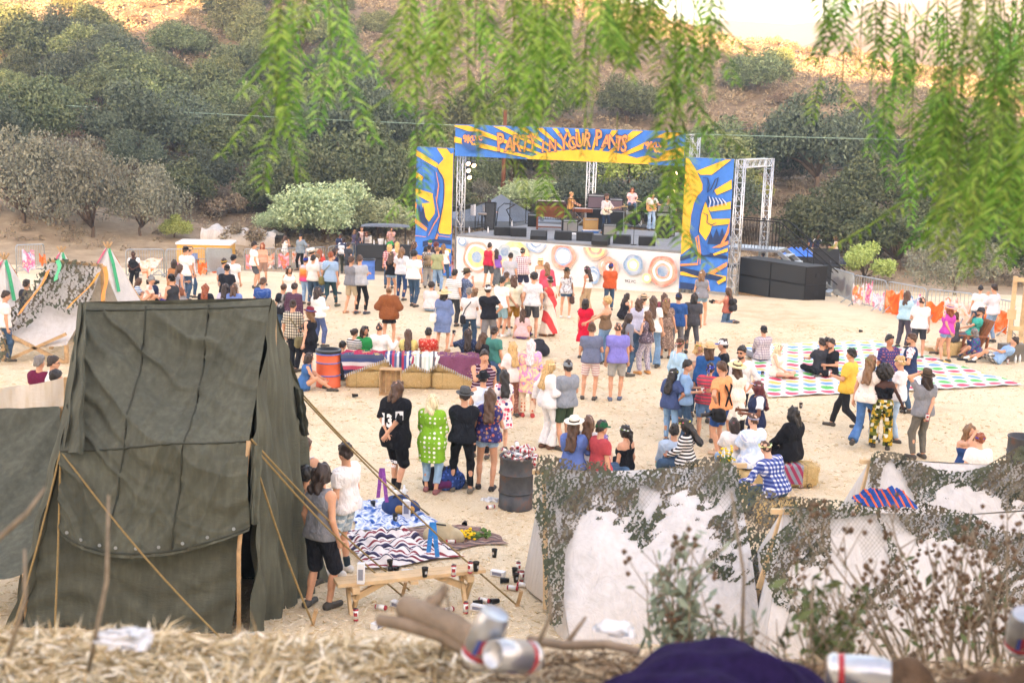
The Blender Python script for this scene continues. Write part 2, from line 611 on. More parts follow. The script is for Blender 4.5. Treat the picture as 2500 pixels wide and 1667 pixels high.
T(DRK,870,440,330,'big dark oak right behind the pale willow',name='oak_tree',tall=1.2)
T(DRK,985,400,170,'dark oak directly left of the stage header banner',name='oak_tree')
T(WIL,800,590,300,'pale green willow, larger of two by the golf cart',cat='willow',name='willow_tree',tall=.95)
T(WIL,925,585,210,'pale green willow beside the left stage tower banner',cat='willow',name='willow_tree',tall=.95)
T(WIL,700,575,160,'pale willow above the white covered vehicle',cat='willow',name='willow_tree',tall=.8)
T(LIM,425,580,95,'small yellow green shrub behind the yellow trailer',cat='shrub',name='shrub')
T(GRY,60,545,300,'bare grey brown thicket with bent stems on the dirt bank',cat='tree',name='thicket_tree',tall=1.35)
T(GRY,225,580,310,'grey brown multi stemmed tree above the white tepee',cat='tree',name='thicket_tree',tall=1.35)
T(GRY,345,575,240,'fine grey twiggy tree fading into dust by the trailer',cat='tree',name='thicket_tree',tall=1.35)
T(GRY,130,520,260,'twiggy tree behind the two on the dirt bank',cat='tree',name='thicket_tree',tall=1.35)
T(DRK,1990,470,300,'big dark oak right of the stage truss',name='oak_tree',tall=1.25)
T(DRK,2120,440,200,'dark oak with brown tinge uphill of the truss oak',name='oak_tree')
T(OAK,2120,540,240,'grey green oak low behind the black flight cases',name='oak_tree')
T(OAK,2020,620,260,'brown green brushy tree behind the stage stairs',name='oak_tree')
T(OAK,2190,660,280,'brushy tree at the field edge behind the barricades',name='oak_tree')
T(LIM,2110,690,150,'yellowish bush at the field edge behind the cases',cat='shrub',name='shrub')
T(GRY,2330,720,260,'bare branched tree at the field edge under the pepper foliage',cat='tree',name='thicket_tree',tall=1.35)
T(OAK,2420,690,260,'dark brushy tree behind the timber frame',name='oak_tree')
T(LIM,1830,500,120,'bright lime shrub seen inside the white truss gate',cat='shrub',name='shrub')
T(WIL,1290,525,210,'pale grey green bush behind the stage tent',cat='shrub',name='shrub',tall=.7)
T(LIM,1530,480,220,'yellow green bush behind the drummer',cat='shrub',name='shrub',tall=.8)
T(GRY,1130,520,180,'grey green bush behind the stage lamps',cat='shrub',name='shrub')
T(OAK,1420,470,150,'small oak behind the stage truss column',name='oak_tree')
T(OAK,1530,300,180,'rounded oak on the slope above the stage banner',name='oak_tree')
T(OAK,1230,420,210,'oak behind the stage opening by the brown pole',name='oak_tree')
def free(x,y,r):
 return all((x-a)**2+(y-b)**2>(r+c*.55)**2 for a,b,c in used)
SLOPE=[]
cnt=0
for i in range(6000):
 if cnt>=95:
  break
 y=rng.uniform(76,215)
 x=rng.uniform(-.46,.46)*y
 sx,sy=proj((x,y,tz(x,y)))
 if not(-80<sx<2600 and-120<sy<700):
  continue
 left=sstep(1400,500,sx)*sstep(230,140,y)
 low=sstep(130,95,y)
 dens=max(.62*float(left),.7*float(low)*float(sstep(1400,900,sx)),.05)
 if sx<330 and sy>290 and y<130:
  dens*=.15
 if 1650<sx<1800 and sy>300:
  dens=.3
 if y>165 and sx>1300:
  dens*=.4
 if y>118:
  dens*=.5
 if sx>900 and y>105:
  dens*=.3
 if sy<130 and sx<500:
  dens*=.12
 if rng.random()>dens:
  continue
 r=rng.uniform(2.6,4.8)*(1 if y<150 else.85)
 if not free(x,y,r*.5):
  continue
 used.append((x,y,r))
 k=rng.choice([OAK,OAK,OLV,DRK]if y<140 else[OAK,OLV,OLV])
 nm,lb={id(OAK):('oak_tree','green oak among its like on the wooded hillside behind the field'),id(OLV):('oak_tree','light olive oak scattered on the brown hillside'),id(DRK):('oak_tree','dark oak among others low on the wooded hillside')}[id(k)]
 t=put_tree(nm,rng.choice(k),(x,y,tz(x,y)-.15),r*2/9,rng.random()*6.28,lb,'tree',{id(OAK):'green oaks on the hillside',id(OLV):'olive oaks on the hillside',id(DRK):'dark oaks on the hillside'}[id(k)])
 SLOPE.append((t,sx,y,{id(OAK):'green oak',id(OLV):'light olive oak',id(DRK):'dark oak'}[id(k)]))
 cnt+=1
cnt=0
for i in range(5000):
 if cnt>=230:
  break
 y=rng.uniform(70,200)
 x=rng.uniform(-.45,.45)*y
 sx,sy=proj((x,y,tz(x,y)))
 if not(-60<sx<2560 and-60<sy<720)or(1780>sx>980 and sy>560):
  continue
 if sx<1000 and sy>600:
  continue
 r=rng.uniform(.9,1.9)
 if not free(x,y,r*.7):
  continue
 used.append((x,y,r))
 t=put_tree('shrub',rng.choice(BSH),(x,y,tz(x,y)-.1),r*2/3.2,rng.random()*6.28,'low dry brown shrub on the open hillside','shrub','dry shrubs on the hillside')
 SLOPE.append((t,sx,y,'low dry brown shrub'))
 cnt+=1
def nth(i):
 return '%d%s'%(i,'th' if 10<i%100<14 else{1:'st',2:'nd',3:'rd'}.get(i%10,'th'))
BANDS=((0,92,'at the foot of the slope'),(92,115,'low on the slope'),(115,140,'halfway up the slope'),(140,168,'high on the slope'),(168,999,'along the top of the slope'))
for kd in sorted(set(a[3]for a in SLOPE)):
 for a,b,w in BANDS:
  row=sorted([q for q in SLOPE if q[3]==kd and a<=q[2]<b],key=lambda q:q[1])
  for i,q in enumerate(row):
   q[0]['label']='%s, %s from left of its kind %s'%(kd,nth(i+1),w)
g=np.random.default_rng(3)
Pn=[]
while sum(len(p)for p in Pn)<6500:
 y=68+150*g.random(4000)**1.1
 x=g.uniform(-.46,.46,4000)*y
 m=(wob(x,y,7,3)+g.normal(size=4000)*.5>-.25)
 m&=~((x<-22)&(y<82)&(g.random(4000)<.3))
 m&=~((x>-8)&(x<14)&(y<72))
 Pn.append(np.stack([x[m],y[m],terr(x[m],y[m])],-1))
Pn=np.concatenate(Pn)[:6500]
K=44
rad=g.uniform(.45,1.25,len(Pn))*np.clip(Pn[:,1]/110,.7,1.3)
d=g.normal(size=(len(Pn),K,3))
d/=np.linalg.norm(d,axis=2)[:,:,None]
d[:,:,2]=abs(d[:,:,2])*.8
C=Pn[:,None,:]+d*(rad[:,None]*(.5+.5*g.random((len(Pn),K))))[:,:,None]
V,Q=leaf_quads(C.reshape(-1,3),np.repeat(np.clip(Pn[:,1]*.00105,.07,.17),K),g)
link('hillside_brush',np_mesh('hillside_brush',V,Q,M_BRUSH,smooth=False),kind='stuff')['label']='grey brown chaparral covering the hillside between the trees'
def wire(name,a,b,sag,r,label,m):
 a,b=Vector(a),Vector(b)
 pts=[a.lerp(b,t)-Vector((0,0,sag*4*t*(1-t)))for t in np.linspace(0,1,25)]
 o=MB().tube(pts,r,5).build(name,m,smooth=True)
 return tag(o,label,'power line')
M_WIRE=mat('#7f9a8c',.6)
M_WIRE2=mat('#59616a',.6)
wire('power_line',AT(-40,246,95),AT(2560,350,80),.4,.03,'pale green power line, topmost, crossing the whole valley',M_WIRE)
wire('power_line',AT(-40,338,100),AT(2560,420,105),.4,.022,'thin grey power line, middle of the three over the left slope',M_WIRE2)
wire('power_line',AT(-40,356,100),AT(1220,392,84),.4,.022,'dark power line, lowest over the left slope',M_WIRE2)
wire('power_line',AT(1225,372,84),AT(2560,205,130),.6,.022,'dark wire rising to the right from the brown pole',M_WIRE2)
pb=AT(1228,470,84)
po=MB().tube([(pb.x,84,tz(pb.x,84)-.3),(pb.x,84,AT(1226,268,84).z)],[.17,.12],8).build('utility_pole',mat('#6b4433',.9,0,.1,.3,4),smooth=True)
tag(po,'brown wooden utility pole rising behind the stage','utility pole')
# ------------------------------------------------------------ cloth and skin materials
SKIN={k:mat(c,.6,0,.35,.06,30)for k,c in dict(l='#dfae92',m='#cf9b7c',t='#b98263',d='#7d4f38',k='#4a2d22').items()}
M_EYE=mat('#241a16',.3)
M_EYEW=mat('#e6e0da',.3)
M_LIP={k:mat(c,.5)for k,c in dict(l='#b86a62',m='#a85f54',t='#935045',d='#6a3a32',k='#4f2a26').items()}
HAIRC=dict(black='#1d1917',dark='#2e211b',brown='#4d3525',light='#7a5a3c',blond='#c3a06a',pale='#dcc9a4',red='#8a4522',grey='#77736f',white='#d8d2c6',purple='#6d5797',pink='#e4c9c9',ombre='#5f422c',wine='#5c2428')
def hairm(k):
 key='hair_'+k
 if key not in MATS:
  n=NT(key)
  c=lin(HAIRC[k])
  v=n.mapping((60,60,7))
  f=n.noise(1,4,.6,v)
  n.col(n.ramp(f,[(.3,tuple(x*.55 for x in c[:3])+(1,)),(.7,tuple(min(1,x*1.5)for x in c[:3])+(1,))]))
  n.bump(f,.8,.01)
  MATS[key]=n.set(.45,0,.45)
 return MATS[key]
def cloth(spec):
 """'#rrggbb' plain, or 'kind:#a:#b:..' patterned"""
 if spec in MATS:
  return MATS[spec]
 parts=spec.split(':')
 n=NT('cloth_'+(parts[0].strip('#')if len(parts)==1 else parts[0]+'_'+parts[1].strip('#')))
 kind,cols=(parts[0],[lin(c)for c in parts[1:]if c.startswith('#')])if len(parts)>1 else('plain',[lin(spec)])
 if kind=='plain':
  f=n.noise(9,4,.6)
  c=cols[0]
  out=n.ramp(f,[(.25,tuple(v*.86 for v in c[:3])+(1,)),(.75,tuple(min(1,v*1.1)for v in c[:3])+(1,))])
 elif kind=='denim':
  f=n.noise(5,4,.65)
  c=cols[0]
  out=n.ramp(f,[(.3,tuple(v*.72 for v in c[:3])+(1,)),(.7,tuple(min(1,v*1.35)for v in c[:3])+(1,))])
 elif kind=='stripe':
  fr,sh=float(parts[3]),float(parts[4])
  z=n.xyz()[2]
  out=n.ramp(n.math('FRACT',n.math('MULTIPLY',z,fr)),[(0,cols[0]),(sh,cols[1])],True)
 elif kind=='vstripe':
  fr,sh=float(parts[3]),float(parts[4])
  x=n.xyz(n.mapping((1,1,1),(0,.5,0)))[0]
  out=n.ramp(n.math('FRACT',n.math('MULTIPLY',x,fr)),[(0,cols[0]),(sh,cols[1])],True)
 elif kind=='plaid':
  fr=float(parts[-1])
  o=n.xyz()
  d=n.math('ADD',o[0],n.math('MULTIPLY',o[1],.7))
  a=n.math('LESS_THAN',n.math('FRACT',n.math('MULTIPLY',d,fr)),.45)
  b=n.math('LESS_THAN',n.math('FRACT',n.math('MULTIPLY',o[2],fr)),.45)
  s=n.math('MULTIPLY',n.math('ADD',a,b),.5)
  mid=cols[2]if len(cols)>2 else tuple((p+q)/2 for p,q in zip(cols[0],cols[1]))
  out=n.ramp(s,[(0,cols[0]),(.3,mid),(.8,cols[1])],True)
 elif kind=='dots':
  v=n.vor(float(parts[-1]),rand=0)
  out=n.ramp(v.outputs['Distance'],[(0,cols[1]),(.3,cols[0])],True)
 elif kind=='floral':
  v=n.vor(float(parts[-1]),rand=1)
  r=n.xyz(v.outputs['Color'])[0]
  blob=n.math('LESS_THAN',v.outputs['Distance'],.42)
  k=len(cols)-1
  pc=n.ramp(r,[(i/k,c)for i,c in enumerate(cols[1:])],True)
  out=n.mix(blob,cols[0],pc)
 elif kind=='dye':
  f=n.noise(float(parts[-1]),2,.5,dist=1.2)
  k=len(cols)-1
  out=n.ramp(f,[(.28+.44*i/k,c)for i,c in enumerate(cols)])
 elif kind=='band':
  z0,z1=float(parts[-2]),float(parts[-1])
  t=n.math('DIVIDE',n.math('SUBTRACT',n.math('ADD',n.xyz()[2],n.math('MULTIPLY',n.noise(6,2),.12)),z0+.06),z1-z0)
  k=len(cols)-1
  out=n.ramp(t,[(i/k,c)for i,c in enumerate(cols)])
 elif kind=='patch':
  v=n.vor(float(parts[-1]),rand=.7,feature='F1')
  v.distance='CHEBYCHEV'
  r=n.xyz(v.outputs['Color'])[0]
  k=len(cols)
  out=n.ramp(r,[(i/k,c)for i,c in enumerate(cols)],True)
 n.col(out)
 v=n.mapping((1.0,1.0,.55))
 n.bump(n.noise(11,3,.5,v,1.2),.8,.05)
 MATS[spec]=n.set(.9,0,.15)
 return MATS[spec]
# ------------------------------------------------------------ implicit surfaces
def surfnet(D,org,h):
 ins=D<0
 c=[ins[i:ins.shape[0]-1+i,j:ins.shape[1]-1+j,k:ins.shape[2]-1+k]for i in(0,1)for j in(0,1)for k in(0,1)]
 s=sum(a.astype(np.int8)for a in c)
 act=(s>0)&(s<8)
 idx=np.argwhere(act)
 if not len(idx):
  return np.zeros((0,3)),np.zeros((0,4),int)
 vid=np.full(act.shape,-1,np.int32)
 vid[act]=np.arange(len(idx))
 off=np.array([(i,j,k)for i in(0,1)for j in(0,1)for k in(0,1)])
 cv=np.stack([D[idx[:,0]+o[0],idx[:,1]+o[1],idx[:,2]+o[2]]for o in off],1)
 acc=np.zeros((len(idx),3))
 cntv=np.zeros(len(idx))
 for a in range(8):
  for b in range(a+1,8):
   if np.abs(off[a]-off[b]).sum()!=1:
    continue
   m=(cv[:,a]<0)!=(cv[:,b]<0)
   t=cv[m,a]/(cv[m,a]-cv[m,b])
   acc[m]+=off[a]+(off[b]-off[a])*t[:,None]
   cntv[m]+=1
 V=(idx+acc/cntv[:,None])*h+org
 Q=[]
 for ax in range(3):
  u,v=(ax+1)%3,(ax+2)%3
  sl0=[slice(None)]*3
  sl1=[slice(None)]*3
  sl0[ax]=slice(0,-1)
  sl1[ax]=slice(1,None)
  ch=ins[tuple(sl0)]!=ins[tuple(sl1)]
  e=np.argwhere(ch)
  e=e[(e[:,u]>0)&(e[:,v]>0)&(e[:,u]<D.shape[u]-1)&(e[:,v]<D.shape[v]-1)]
  if not len(e):
   continue
  q=[]
  for du,dv in((-1,-1),(0,-1),(0,0),(-1,0)):
   w=e.copy()
   w[:,u]+=du
   w[:,v]+=dv
   q.append(vid[w[:,0],w[:,1],w[:,2]])
  q=np.stack(q,1)
  fl=~ins[e[:,0],e[:,1],e[:,2]]
  q[fl]=q[fl][:,::-1]
  Q.append(q)
 return V,np.concatenate(Q)
class SDF:
 """caps: (a, b, ra, rb, k); cuts: (point, normal) keep the side the normal points away from"""
 def __init__(s):
  s.caps=[]
  s.ell=[]
  s.cuts=[]
  s.subs=[]
  s.noise=None
  s.fn=[]
 def cap(s,a,b,ra,rb=None,k=.035,cut=None):
  s.caps.append((np.array(a,float),np.array(b,float),ra,ra if rb is None else rb,k,cut))
 def mesh(s,h,pad=.02):
  lo=np.min([np.minimum(a,b)-max(ra,rb)for a,b,ra,rb,k,c in s.caps]+[c-r for c,r,M in s.ell],0)-pad-h*2
  hi=np.max([np.maximum(a,b)+max(ra,rb)for a,b,ra,rb,k,c in s.caps]+[c+r for c,r,M in s.ell],0)+pad+h*2
  n=np.ceil((hi-lo)/h).astype(int)+1
  D=np.full(n,1.0)
  ax=[lo[i]+h*np.arange(n[i])for i in range(3)]
  for c,r,M in s.ell:
   X,Y,Z=np.meshgrid(*ax,indexing='ij')
   q=np.stack([X-c[0],Y-c[1],Z-c[2]],-1)
   if M is not None:
    q=q@M
   d=(np.sqrt(((q/r)**2).sum(-1))-1)*r.min()
   D=np.minimum(D,d)
  for a,b,ra,rb,k,cut in s.caps:
   m=k+h*2+.01
   l=np.minimum(a,b)-max(ra,rb)-m
   u=np.maximum(a,b)+max(ra,rb)+m
   i0=np.clip(((l-lo)/h).astype(int),0,n)
   i1=np.clip(np.ceil((u-lo)/h).astype(int)+1,0,n)
   if(i1<=i0).any():
    continue
   X=ax[0][i0[0]:i1[0]][:,None,None]
   Y=ax[1][i0[1]:i1[1]][None,:,None]
   Z=ax[2][i0[2]:i1[2]][None,None,:]
   ba=b-a
   L=max((ba**2).sum(),1e-9)
   t=np.clip(((X-a[0])*ba[0]+(Y-a[1])*ba[1]+(Z-a[2])*ba[2])/L,0,1)
   d=np.sqrt((X-a[0]-ba[0]*t)**2+(Y-a[1]-ba[1]*t)**2+(Z-a[2]-ba[2]*t)**2)-(ra+(rb-ra)*t)
   if cut is not None:
    p,q=cut
    d=np.maximum(d,(X-p[0])*q[0]+(Y-p[1])*q[1]+(Z-p[2])*q[2])
   S=D[i0[0]:i1[0],i0[1]:i1[1],i0[2]:i1[2]]
   hh=np.clip(.5+.5*(S-d)/k,0,1)
   D[i0[0]:i1[0],i0[1]:i1[1],i0[2]:i1[2]]=S+(d-S)*hh-k*hh*(1-hh)
  X=ax[0][:,None,None]
  Y=ax[1][None,:,None]
  Z=ax[2][None,None,:]
  for f in s.fn:
   D=f(D,X,Y,Z)
  if s.noise:
   A,fr,ph=s.noise
   D=D+A*(np.sin(X*fr+ph+2*np.sin(Z*fr*.35))*np.sin(Y*fr*1.1+ph*2+1.5*np.sin(Z*fr*.3+ph))+.6*np.sin(Z*fr*.6+ph+3*X*fr*.3))
  for p,q in s.cuts:
   D=np.maximum(D,(X-p[0])*q[0]+(Y-p[1])*q[1]+(Z-p[2])*q[2])
  for c,r in s.subs:
   D=np.maximum(D,r-np.sqrt((X-c[0])**2+(Y-c[1])**2+(Z-c[2])**2))
  return surfnet(D,lo,h)
# ------------------------------------------------------------ the head
def head_template():
 nu,nv=28,22
 V=[]
 for j in range(nv+1):
  ph=math.pi*j/nv
  for i in range(nu):
   th=2*math.pi*i/nu
   dx,dy,dz=math.sin(ph)*math.cos(th),math.sin(ph)*math.sin(th),math.cos(ph)
   x,y,z=dx*.076,dy*.096,dz*.118
   if dz<0:
    t=-dz
    x*=1-.28*t*t
    y=y*(1-.22*t)+.018*t
   if dy>0:
    fr=max(0,dy)**2
    y-=.010*fr*math.exp(-((z-.012)/.022)**2)*math.exp(-((abs(x)-.033)/.02)**2)
    y+=.026*math.exp(-((z+.022)/.02)**2-(x/.013)**2)*fr*(1.1 if z<-.005 else.8)
    y+=.008*math.exp(-((z-.034)/.012)**2-(x/.045)**2)
    y+=.007*math.exp(-((z+.055)/.011)**2-(x/.024)**2)
    y+=.010*math.exp(-((z+.095)/.016)**2-(x/.025)**2)
   V.append((x,y,z))
 F=[]
 mi=[]
 for j in range(nv):
  for i in range(nu):
   q=(j*nu+i,(j+1)*nu+i,(j+1)*nu+(i+1)%nu,j*nu+(i+1)%nu)
   c=np.mean([V[k]for k in q],0)
   m=0
   if c[1]>.05:
    if abs(c[2]+.055)<.008 and abs(c[0])<.024:
     m=2
    if abs(c[2]-.033)<.006 and.015<abs(c[0])<.05:
     m=1
   F.append(q)
   mi.append(m)
 def extra(cen,r,m,squash=(1,1,1)):
  o=len(V)
  for j in range(5):
   ph=math.pi*j/4
   for i in range(6):
    th=2*math.pi*i/6
    V.append((cen[0]+r*squash[0]*math.sin(ph)*math.cos(th),cen[1]+r*squash[1]*math.sin(ph)*math.sin(th),cen[2]+r*squash[2]*math.cos(ph)))
  for j in range(4):
   for i in range(6):
    F.append((o+j*6+i,o+(j+1)*6+i,o+(j+1)*6+(i+1)%6,o+j*6+(i+1)%6))
    mi.append(m)
 for sx in(-1,1):
  extra((sx*.079,-.008,-.008),.03,0,(.42,.75,1.05))
  extra((sx*.032,.080,.010),.013,3,(1.15,.6,.7))
  extra((sx*.032,.0845,.010),.0075,1,(1,.7,1))
 return np.array(V),np.array(F),np.array(mi)
HV,HF,HMI=head_template()
def rotm(ax,a):
 return np.array(Matrix.Rotation(R(a),3,ax))
def ik(a,t,l1,l2,pole):
 a,t,pole=np.array(a,float),np.array(t,float),np.array(pole,float)
 v=t-a
 d=np.linalg.norm(v)
 dd=min(d,(l1+l2)*.995)
 u=v/d
 x=(l1*l1-l2*l2+dd*dd)/(2*dd)
 hgt=math.sqrt(max(l1*l1-x*x,0))
 p=pole-u*pole.dot(u)
 p/=np.linalg.norm(p)+1e-9
 return a+u*x+p*hgt,a+u*dd
ARMS={'down':((.25,.04,.86),(.3,-1,0)),'crossed':((-.10,.21,1.19),(1,-.1,-.6)),'hold':((.15,.27,1.14),(.5,-.5,-1)),'hip':((.19,-.02,1.01),(1,-.35,.1)),'back':((-.02,-.18,.93),(1,-.6,0)),'chin':((.04,.20,1.43),(.4,.3,-1)),'pocket':((.21,.07,.95),(1,-.6,0)),'out':((.62,.16,1.22),(.2,-.5,-1)),'fwd':((.14,.46,1.2),(.4,0,-1)),'raise':((.27,.2,1.75),(1,.2,-.3)),'head':((.10,.05,1.71),(1,.1,0)),'belly':((.03,.22,1.04),(1,-.4,-.4)),'lap':((.10,.33,1.02),(.8,-.4,-.4)),'knee':((.15,.46,1.16),(.6,-.2,-1)),'prop':((.30,-.26,.90),(.4,-1,.2)),'face':((.0,.15,1.6),(.7,.5,-.6)),'pick':((.10,.22,1.03),(1,-.5,-.2)),'fret':((.46,.30,1.22),(.3,-.2,-1)),'drum':((.2,.42,1.12),(.8,-.3,-.5)),'hug':((.42,.12,1.33),(.5,-.5,-1)),'open':((.40,.0,.93),(.3,-1,0)),'chest':((-.02,.19,1.30),(1,0,-.6)),}
CLO_PART={}
PEOPLE={}
def person(label,loc,face,s=1.75,sex='m',skin='m',hair='short.dark',top=None,bot=None,shoes='#4a4640',arms=('down','down'),pose='stand',lean=0,side=0,twist=0,head=0,nod=0,hat=None,fat=1.0,vox=None,acc=(),group=None,cat='person',seed=0):
 """a person standing on loc; face 0 looks away from the viewer, 90 to the right; builds body, clothes, hair, shoes"""
 r=random.Random(sum(map(ord,label))+seed)
 k=s/1.75
 fem=sex=='f'
 dist=math.hypot(loc[0],loc[1])
 h=vox or min(max(dist*.00068,.0165),.030)
 pz={'stand':.93,'walk':.905,'sit':.13,'cross':.13,'bale':.54,'kneel':.40,'recline':.14,'squat':.34,'step':.92}[pose]*k
 if pose=='sit' and lean==0:
  lean=14
 if pose=='recline' and lean==0:
  lean=-48
 if pose in('stand','step','walk'):
  lean+=r.uniform(-3,4)
  side+=r.uniform(-3.5,3.5)
  twist+=r.uniform(-9,9)
  head+=r.uniform(-14,14)
  nod+=r.uniform(-4,6)
 Rt=rotm('Z',twist)@rotm('Y',side)@rotm('X',-lean)
 pel=np.array([0,0,pz])
 def T(x,y,z):
  return pel+Rt@(np.array([x,y,z])*k)
 hx=.088
 wsh=r.uniform(-.035,.035)
 if pose in('stand','step'):
  fx=r.uniform(.08,.15)
  fy=r.uniform(-.10,.10)
  ank={-1:(-fx+wsh,fy,.08),1:(fx+wsh,-fy,.08)}
  pole={-1:(-.25,1,0),1:(.25,1,0)}
 elif pose=='walk':
  ank={-1:(-.08,-.34,.17),1:(.09,.30,.085)}
  pole={-1:(0,1,0),1:(0,1,0)}
 elif pose=='sit':
  ank={-1:(-.14,.56,.08),1:(.16,.66,.08)}
  pole={-1:(-.4,0,1),1:(.4,0,1)}
 elif pose=='cross':
  ank={-1:(.14,.34,.07),1:(-.14,.42,.09)}
  pole={-1:(-1,.5,.25),1:(1,.5,.25)}
 elif pose=='bale':
  ank={-1:(-.13,.48,.08),1:(.14,.42,.08)}
  pole={-1:(-.2,1,.6),1:(.2,1,.6)}
 elif pose=='kneel':
  ank={-1:(-.1,-.34,.07),1:(.1,-.30,.07)}
  pole={-1:(-.2,1,-.3),1:(.2,1,-.3)}
 elif pose=='recline':
  ank={-1:(-.1,.62,.08),1:(.14,.80,.08)}
  pole={-1:(-.2,0,1),1:(.2,0,1)}
 else:
  ank={-1:(-.14,.05,.08),1:(.14,.1,.08)}
  pole={-1:(-.4,1,.2),1:(.4,1,.2)}
 J={}
 for sd in(-1,1):
  hip=pel+np.array([sd*hx*k,0,-.03*k])
  kn,an=ik(hip,np.array(ank[sd])*k,.425*k,.42*k,pole[sd])
  J['hip',sd],J['knee',sd],J['ank',sd]=hip,kn,an
  toe=rotm('Z',-sd*12)@np.array([0,.165,-.05])*k
  if pose=='kneel':
   toe=np.array([0,-.13,-.03])*k
  J['toe',sd]=an+toe
  sh=T(sd*(.155 if fem else.178)*fat**.3,-.005,.465)
  am=arms[0 if sd<0 else 1]
  if isinstance(am,str):
   w,p=ARMS[am]
   w=T(sd*(w[0]+r.uniform(-.015,.015)),w[1]+r.uniform(-.02,.02),w[2]-.93+r.uniform(-.02,.02))
   p=Rt@np.array([sd*p[0],p[1],p[2]])
  else:
   w=T(am[0],am[1],am[2]-.93)
   p=Rt@np.array([sd*.6,-.4,-.8])
  el,wr=ik(sh,w,.285*k,.26*k,p)
  J['sh',sd],J['el',sd],J['wr',sd]=sh,el,wr
 neck=T(0,-.015,.53)
 Rh=Rt@rotm('X',lean*.7)@rotm('Z',-head)@rotm('X',-nod)if pose!='recline' else rotm('X',12)@rotm('Z',-head)
 hk=min(max(k,.93),1.05)*(.97 if fem else 1.0)
 hc=neck+(Rt@np.array([0,.012,.045])+Rh@np.array([0,.015,.115]))*k
 fb=fat*(.9 if fem else 1.0)
 tor=[(T(-.095,0,.36),T(.095,0,.36),.118*fb),(T(-.105,-.02,.43),T(.105,-.02,.43),.082*fb),(T(-.145 if fem else-.165,-.01,.458),T(.145 if fem else.165,-.01,.458),(.052 if fem else.062)),(T(-.055,0,.17),T(.055,0,.17),(.094 if fem else.110)*fat),(T(-.075,-.01,.03),T(.075,-.01,.03),(.122 if fem else.118)*fat)]
 if fem:
  tor+=[(T(-.065,.06,.33),T(-.065,.06,.33),.068),(T(.065,.06,.33),T(.065,.06,.33),.068)]
 B=SDF()
 for a,b,rr in tor:
  B.cap(a,b,rr*k,k=.06)
 B.cap(neck-(Rt@np.array([0,0,.05]))*k,hc-Rh@np.array([0,.01,.03])*k,(.05 if fem else.06)*k,(.046 if fem else.055)*k,k=.03)
 lf=fat**.7
 for sd in(-1,1):
  B.cap(J['hip',sd],J['knee',sd],(.084 if fem else.082)*k*lf,.052*k,k=.05)
  B.cap(J['knee',sd],J['ank',sd],.050*k,.035*k,k=.02)
  cf=J['knee',sd]*.68+J['ank',sd]*.32
  bk=np.array([0,-.02,0])*k
  B.cap(cf+bk,cf*.75+J['ank',sd]*.25+bk,.042*k*lf,.036*k,k=.04)
  heel=J['ank',sd]+np.array([0,-.04,-.04])*k
  B.cap(heel,J['toe',sd],.033*k,.027*k,k=.03)
  B.cap(J['sh',sd],J['el',sd],(.040 if fem else.049)*k*lf,(.034 if fem else.039)*k,k=.03)
  B.cap(J['el',sd],J['wr',sd],(.035 if fem else.041)*k,(.024 if fem else.028)*k,k=.02)
  d=J['wr',sd]-J['el',sd]
  d/=np.linalg.norm(d)
  J['hd',sd]=d
  B.cap(J['wr',sd]+d*.02,J['wr',sd]+d*.07*k,.030*k,.032*k,k=.02)
 Vb,Qb=B.mesh(h)
 mi=np.zeros(len(Qb),int)
 hv=(HV*hk)@Rh.T+hc
 V=[Vb,hv]
 Qs=[Qb,HF+len(Vb)]
 mis=[mi,HMI]
 o=len(Vb)+len(hv)
 fm=MB()
 for sd in(-1,1):
  d=Vector(J['hd',sd])
  inw=Vector(pel+np.array([0,.25,.2])-J['wr',sd])
  nn=(inw-d*inw.dot(d)).normalized()
  ss=d.cross(nn).normalized()*(1 if d.cross(nn).z>0 or True else-1)
  w=Vector(J['wr',sd])
  for q,L in((-.03,.064),(-.01,.074),(.01,.078),(.03,.068)):
   p0=w+(d*.065+ss*q)*k
   p1=p0+(d*1+nn*.25).normalized()*L*.62*k
   p2=p1+(d*.6+nn*.8).normalized()*L*.6*k
   fm.tube([p0,p1,p2],[.0105*k,.0095*k,.007*k],4)
  p0=w+(d*.03+ss*.028)*k
  p1=p0+(ss*.8+d*.7+nn*.2).normalized()*.04*k
  fm.tube([p0,p1,p1+(d*.9+nn*.4).normalized()*.03*k],[.013*k,.011*k,.008*k],4)
 fv=np.array([tuple(v)for v in fm.v])
 fq=np.array([f for f in fm.f if len(f)==4])
 V.append(fv)
 Qs.append(fq+o)
 mis.append(np.zeros(len(fq),int))
 me=np_mesh('person',np.concatenate(V),np.concatenate(Qs),[SKIN[skin],M_EYE,M_LIP[skin],M_EYEW],True,np.concatenate(mis))
 ob=link('person',me,None,loc)
 ob.rotation_euler=(0,0,R(-face))
 tag(ob,label,cat,group)
 def part(nm,S,m,hh=None):
  v,q=S.mesh(hh or h)
  if len(q):
   return link(nm,np_mesh(nm,v,q,m),ob)
 up=Rt@np.array([0,0,1.0])
# --- lower body
 def legs(S,off,end,loose0=.012,loose1=.012,flare=0):
  S.cap(T(-.075,-.01,.03),T(.075,-.01,.03),(.122 if fem else.118)*fat*k+.011,k=.05)
  S.cap(T(-.06,0,.10),T(.06,0,.10),(.105 if fem else.115)*fat*k+.009,k=.05)
  for sd in(-1,1):
   hp,kn,an=J['hip',sd],J['knee',sd],J['ank',sd]
   if end<=1:
    e=hp+(kn-hp)*end
    dd=(kn-hp)/np.linalg.norm(kn-hp)
    S.cap(hp,kn,.086*k*lf+loose0,.056*k+loose1+.012,k=.03,cut=(e,dd))
   else:
    S.cap(hp,kn,.087*k*lf+loose0,.061*k+loose1,k=.04)
    e=kn+(an-kn)*(end-1)
    dd=(an-kn)/np.linalg.norm(an-kn)
    S.cap(kn,an+dd*.03,.061*k+loose1,.042*k+loose1+flare,k=.03,cut=(e,dd))
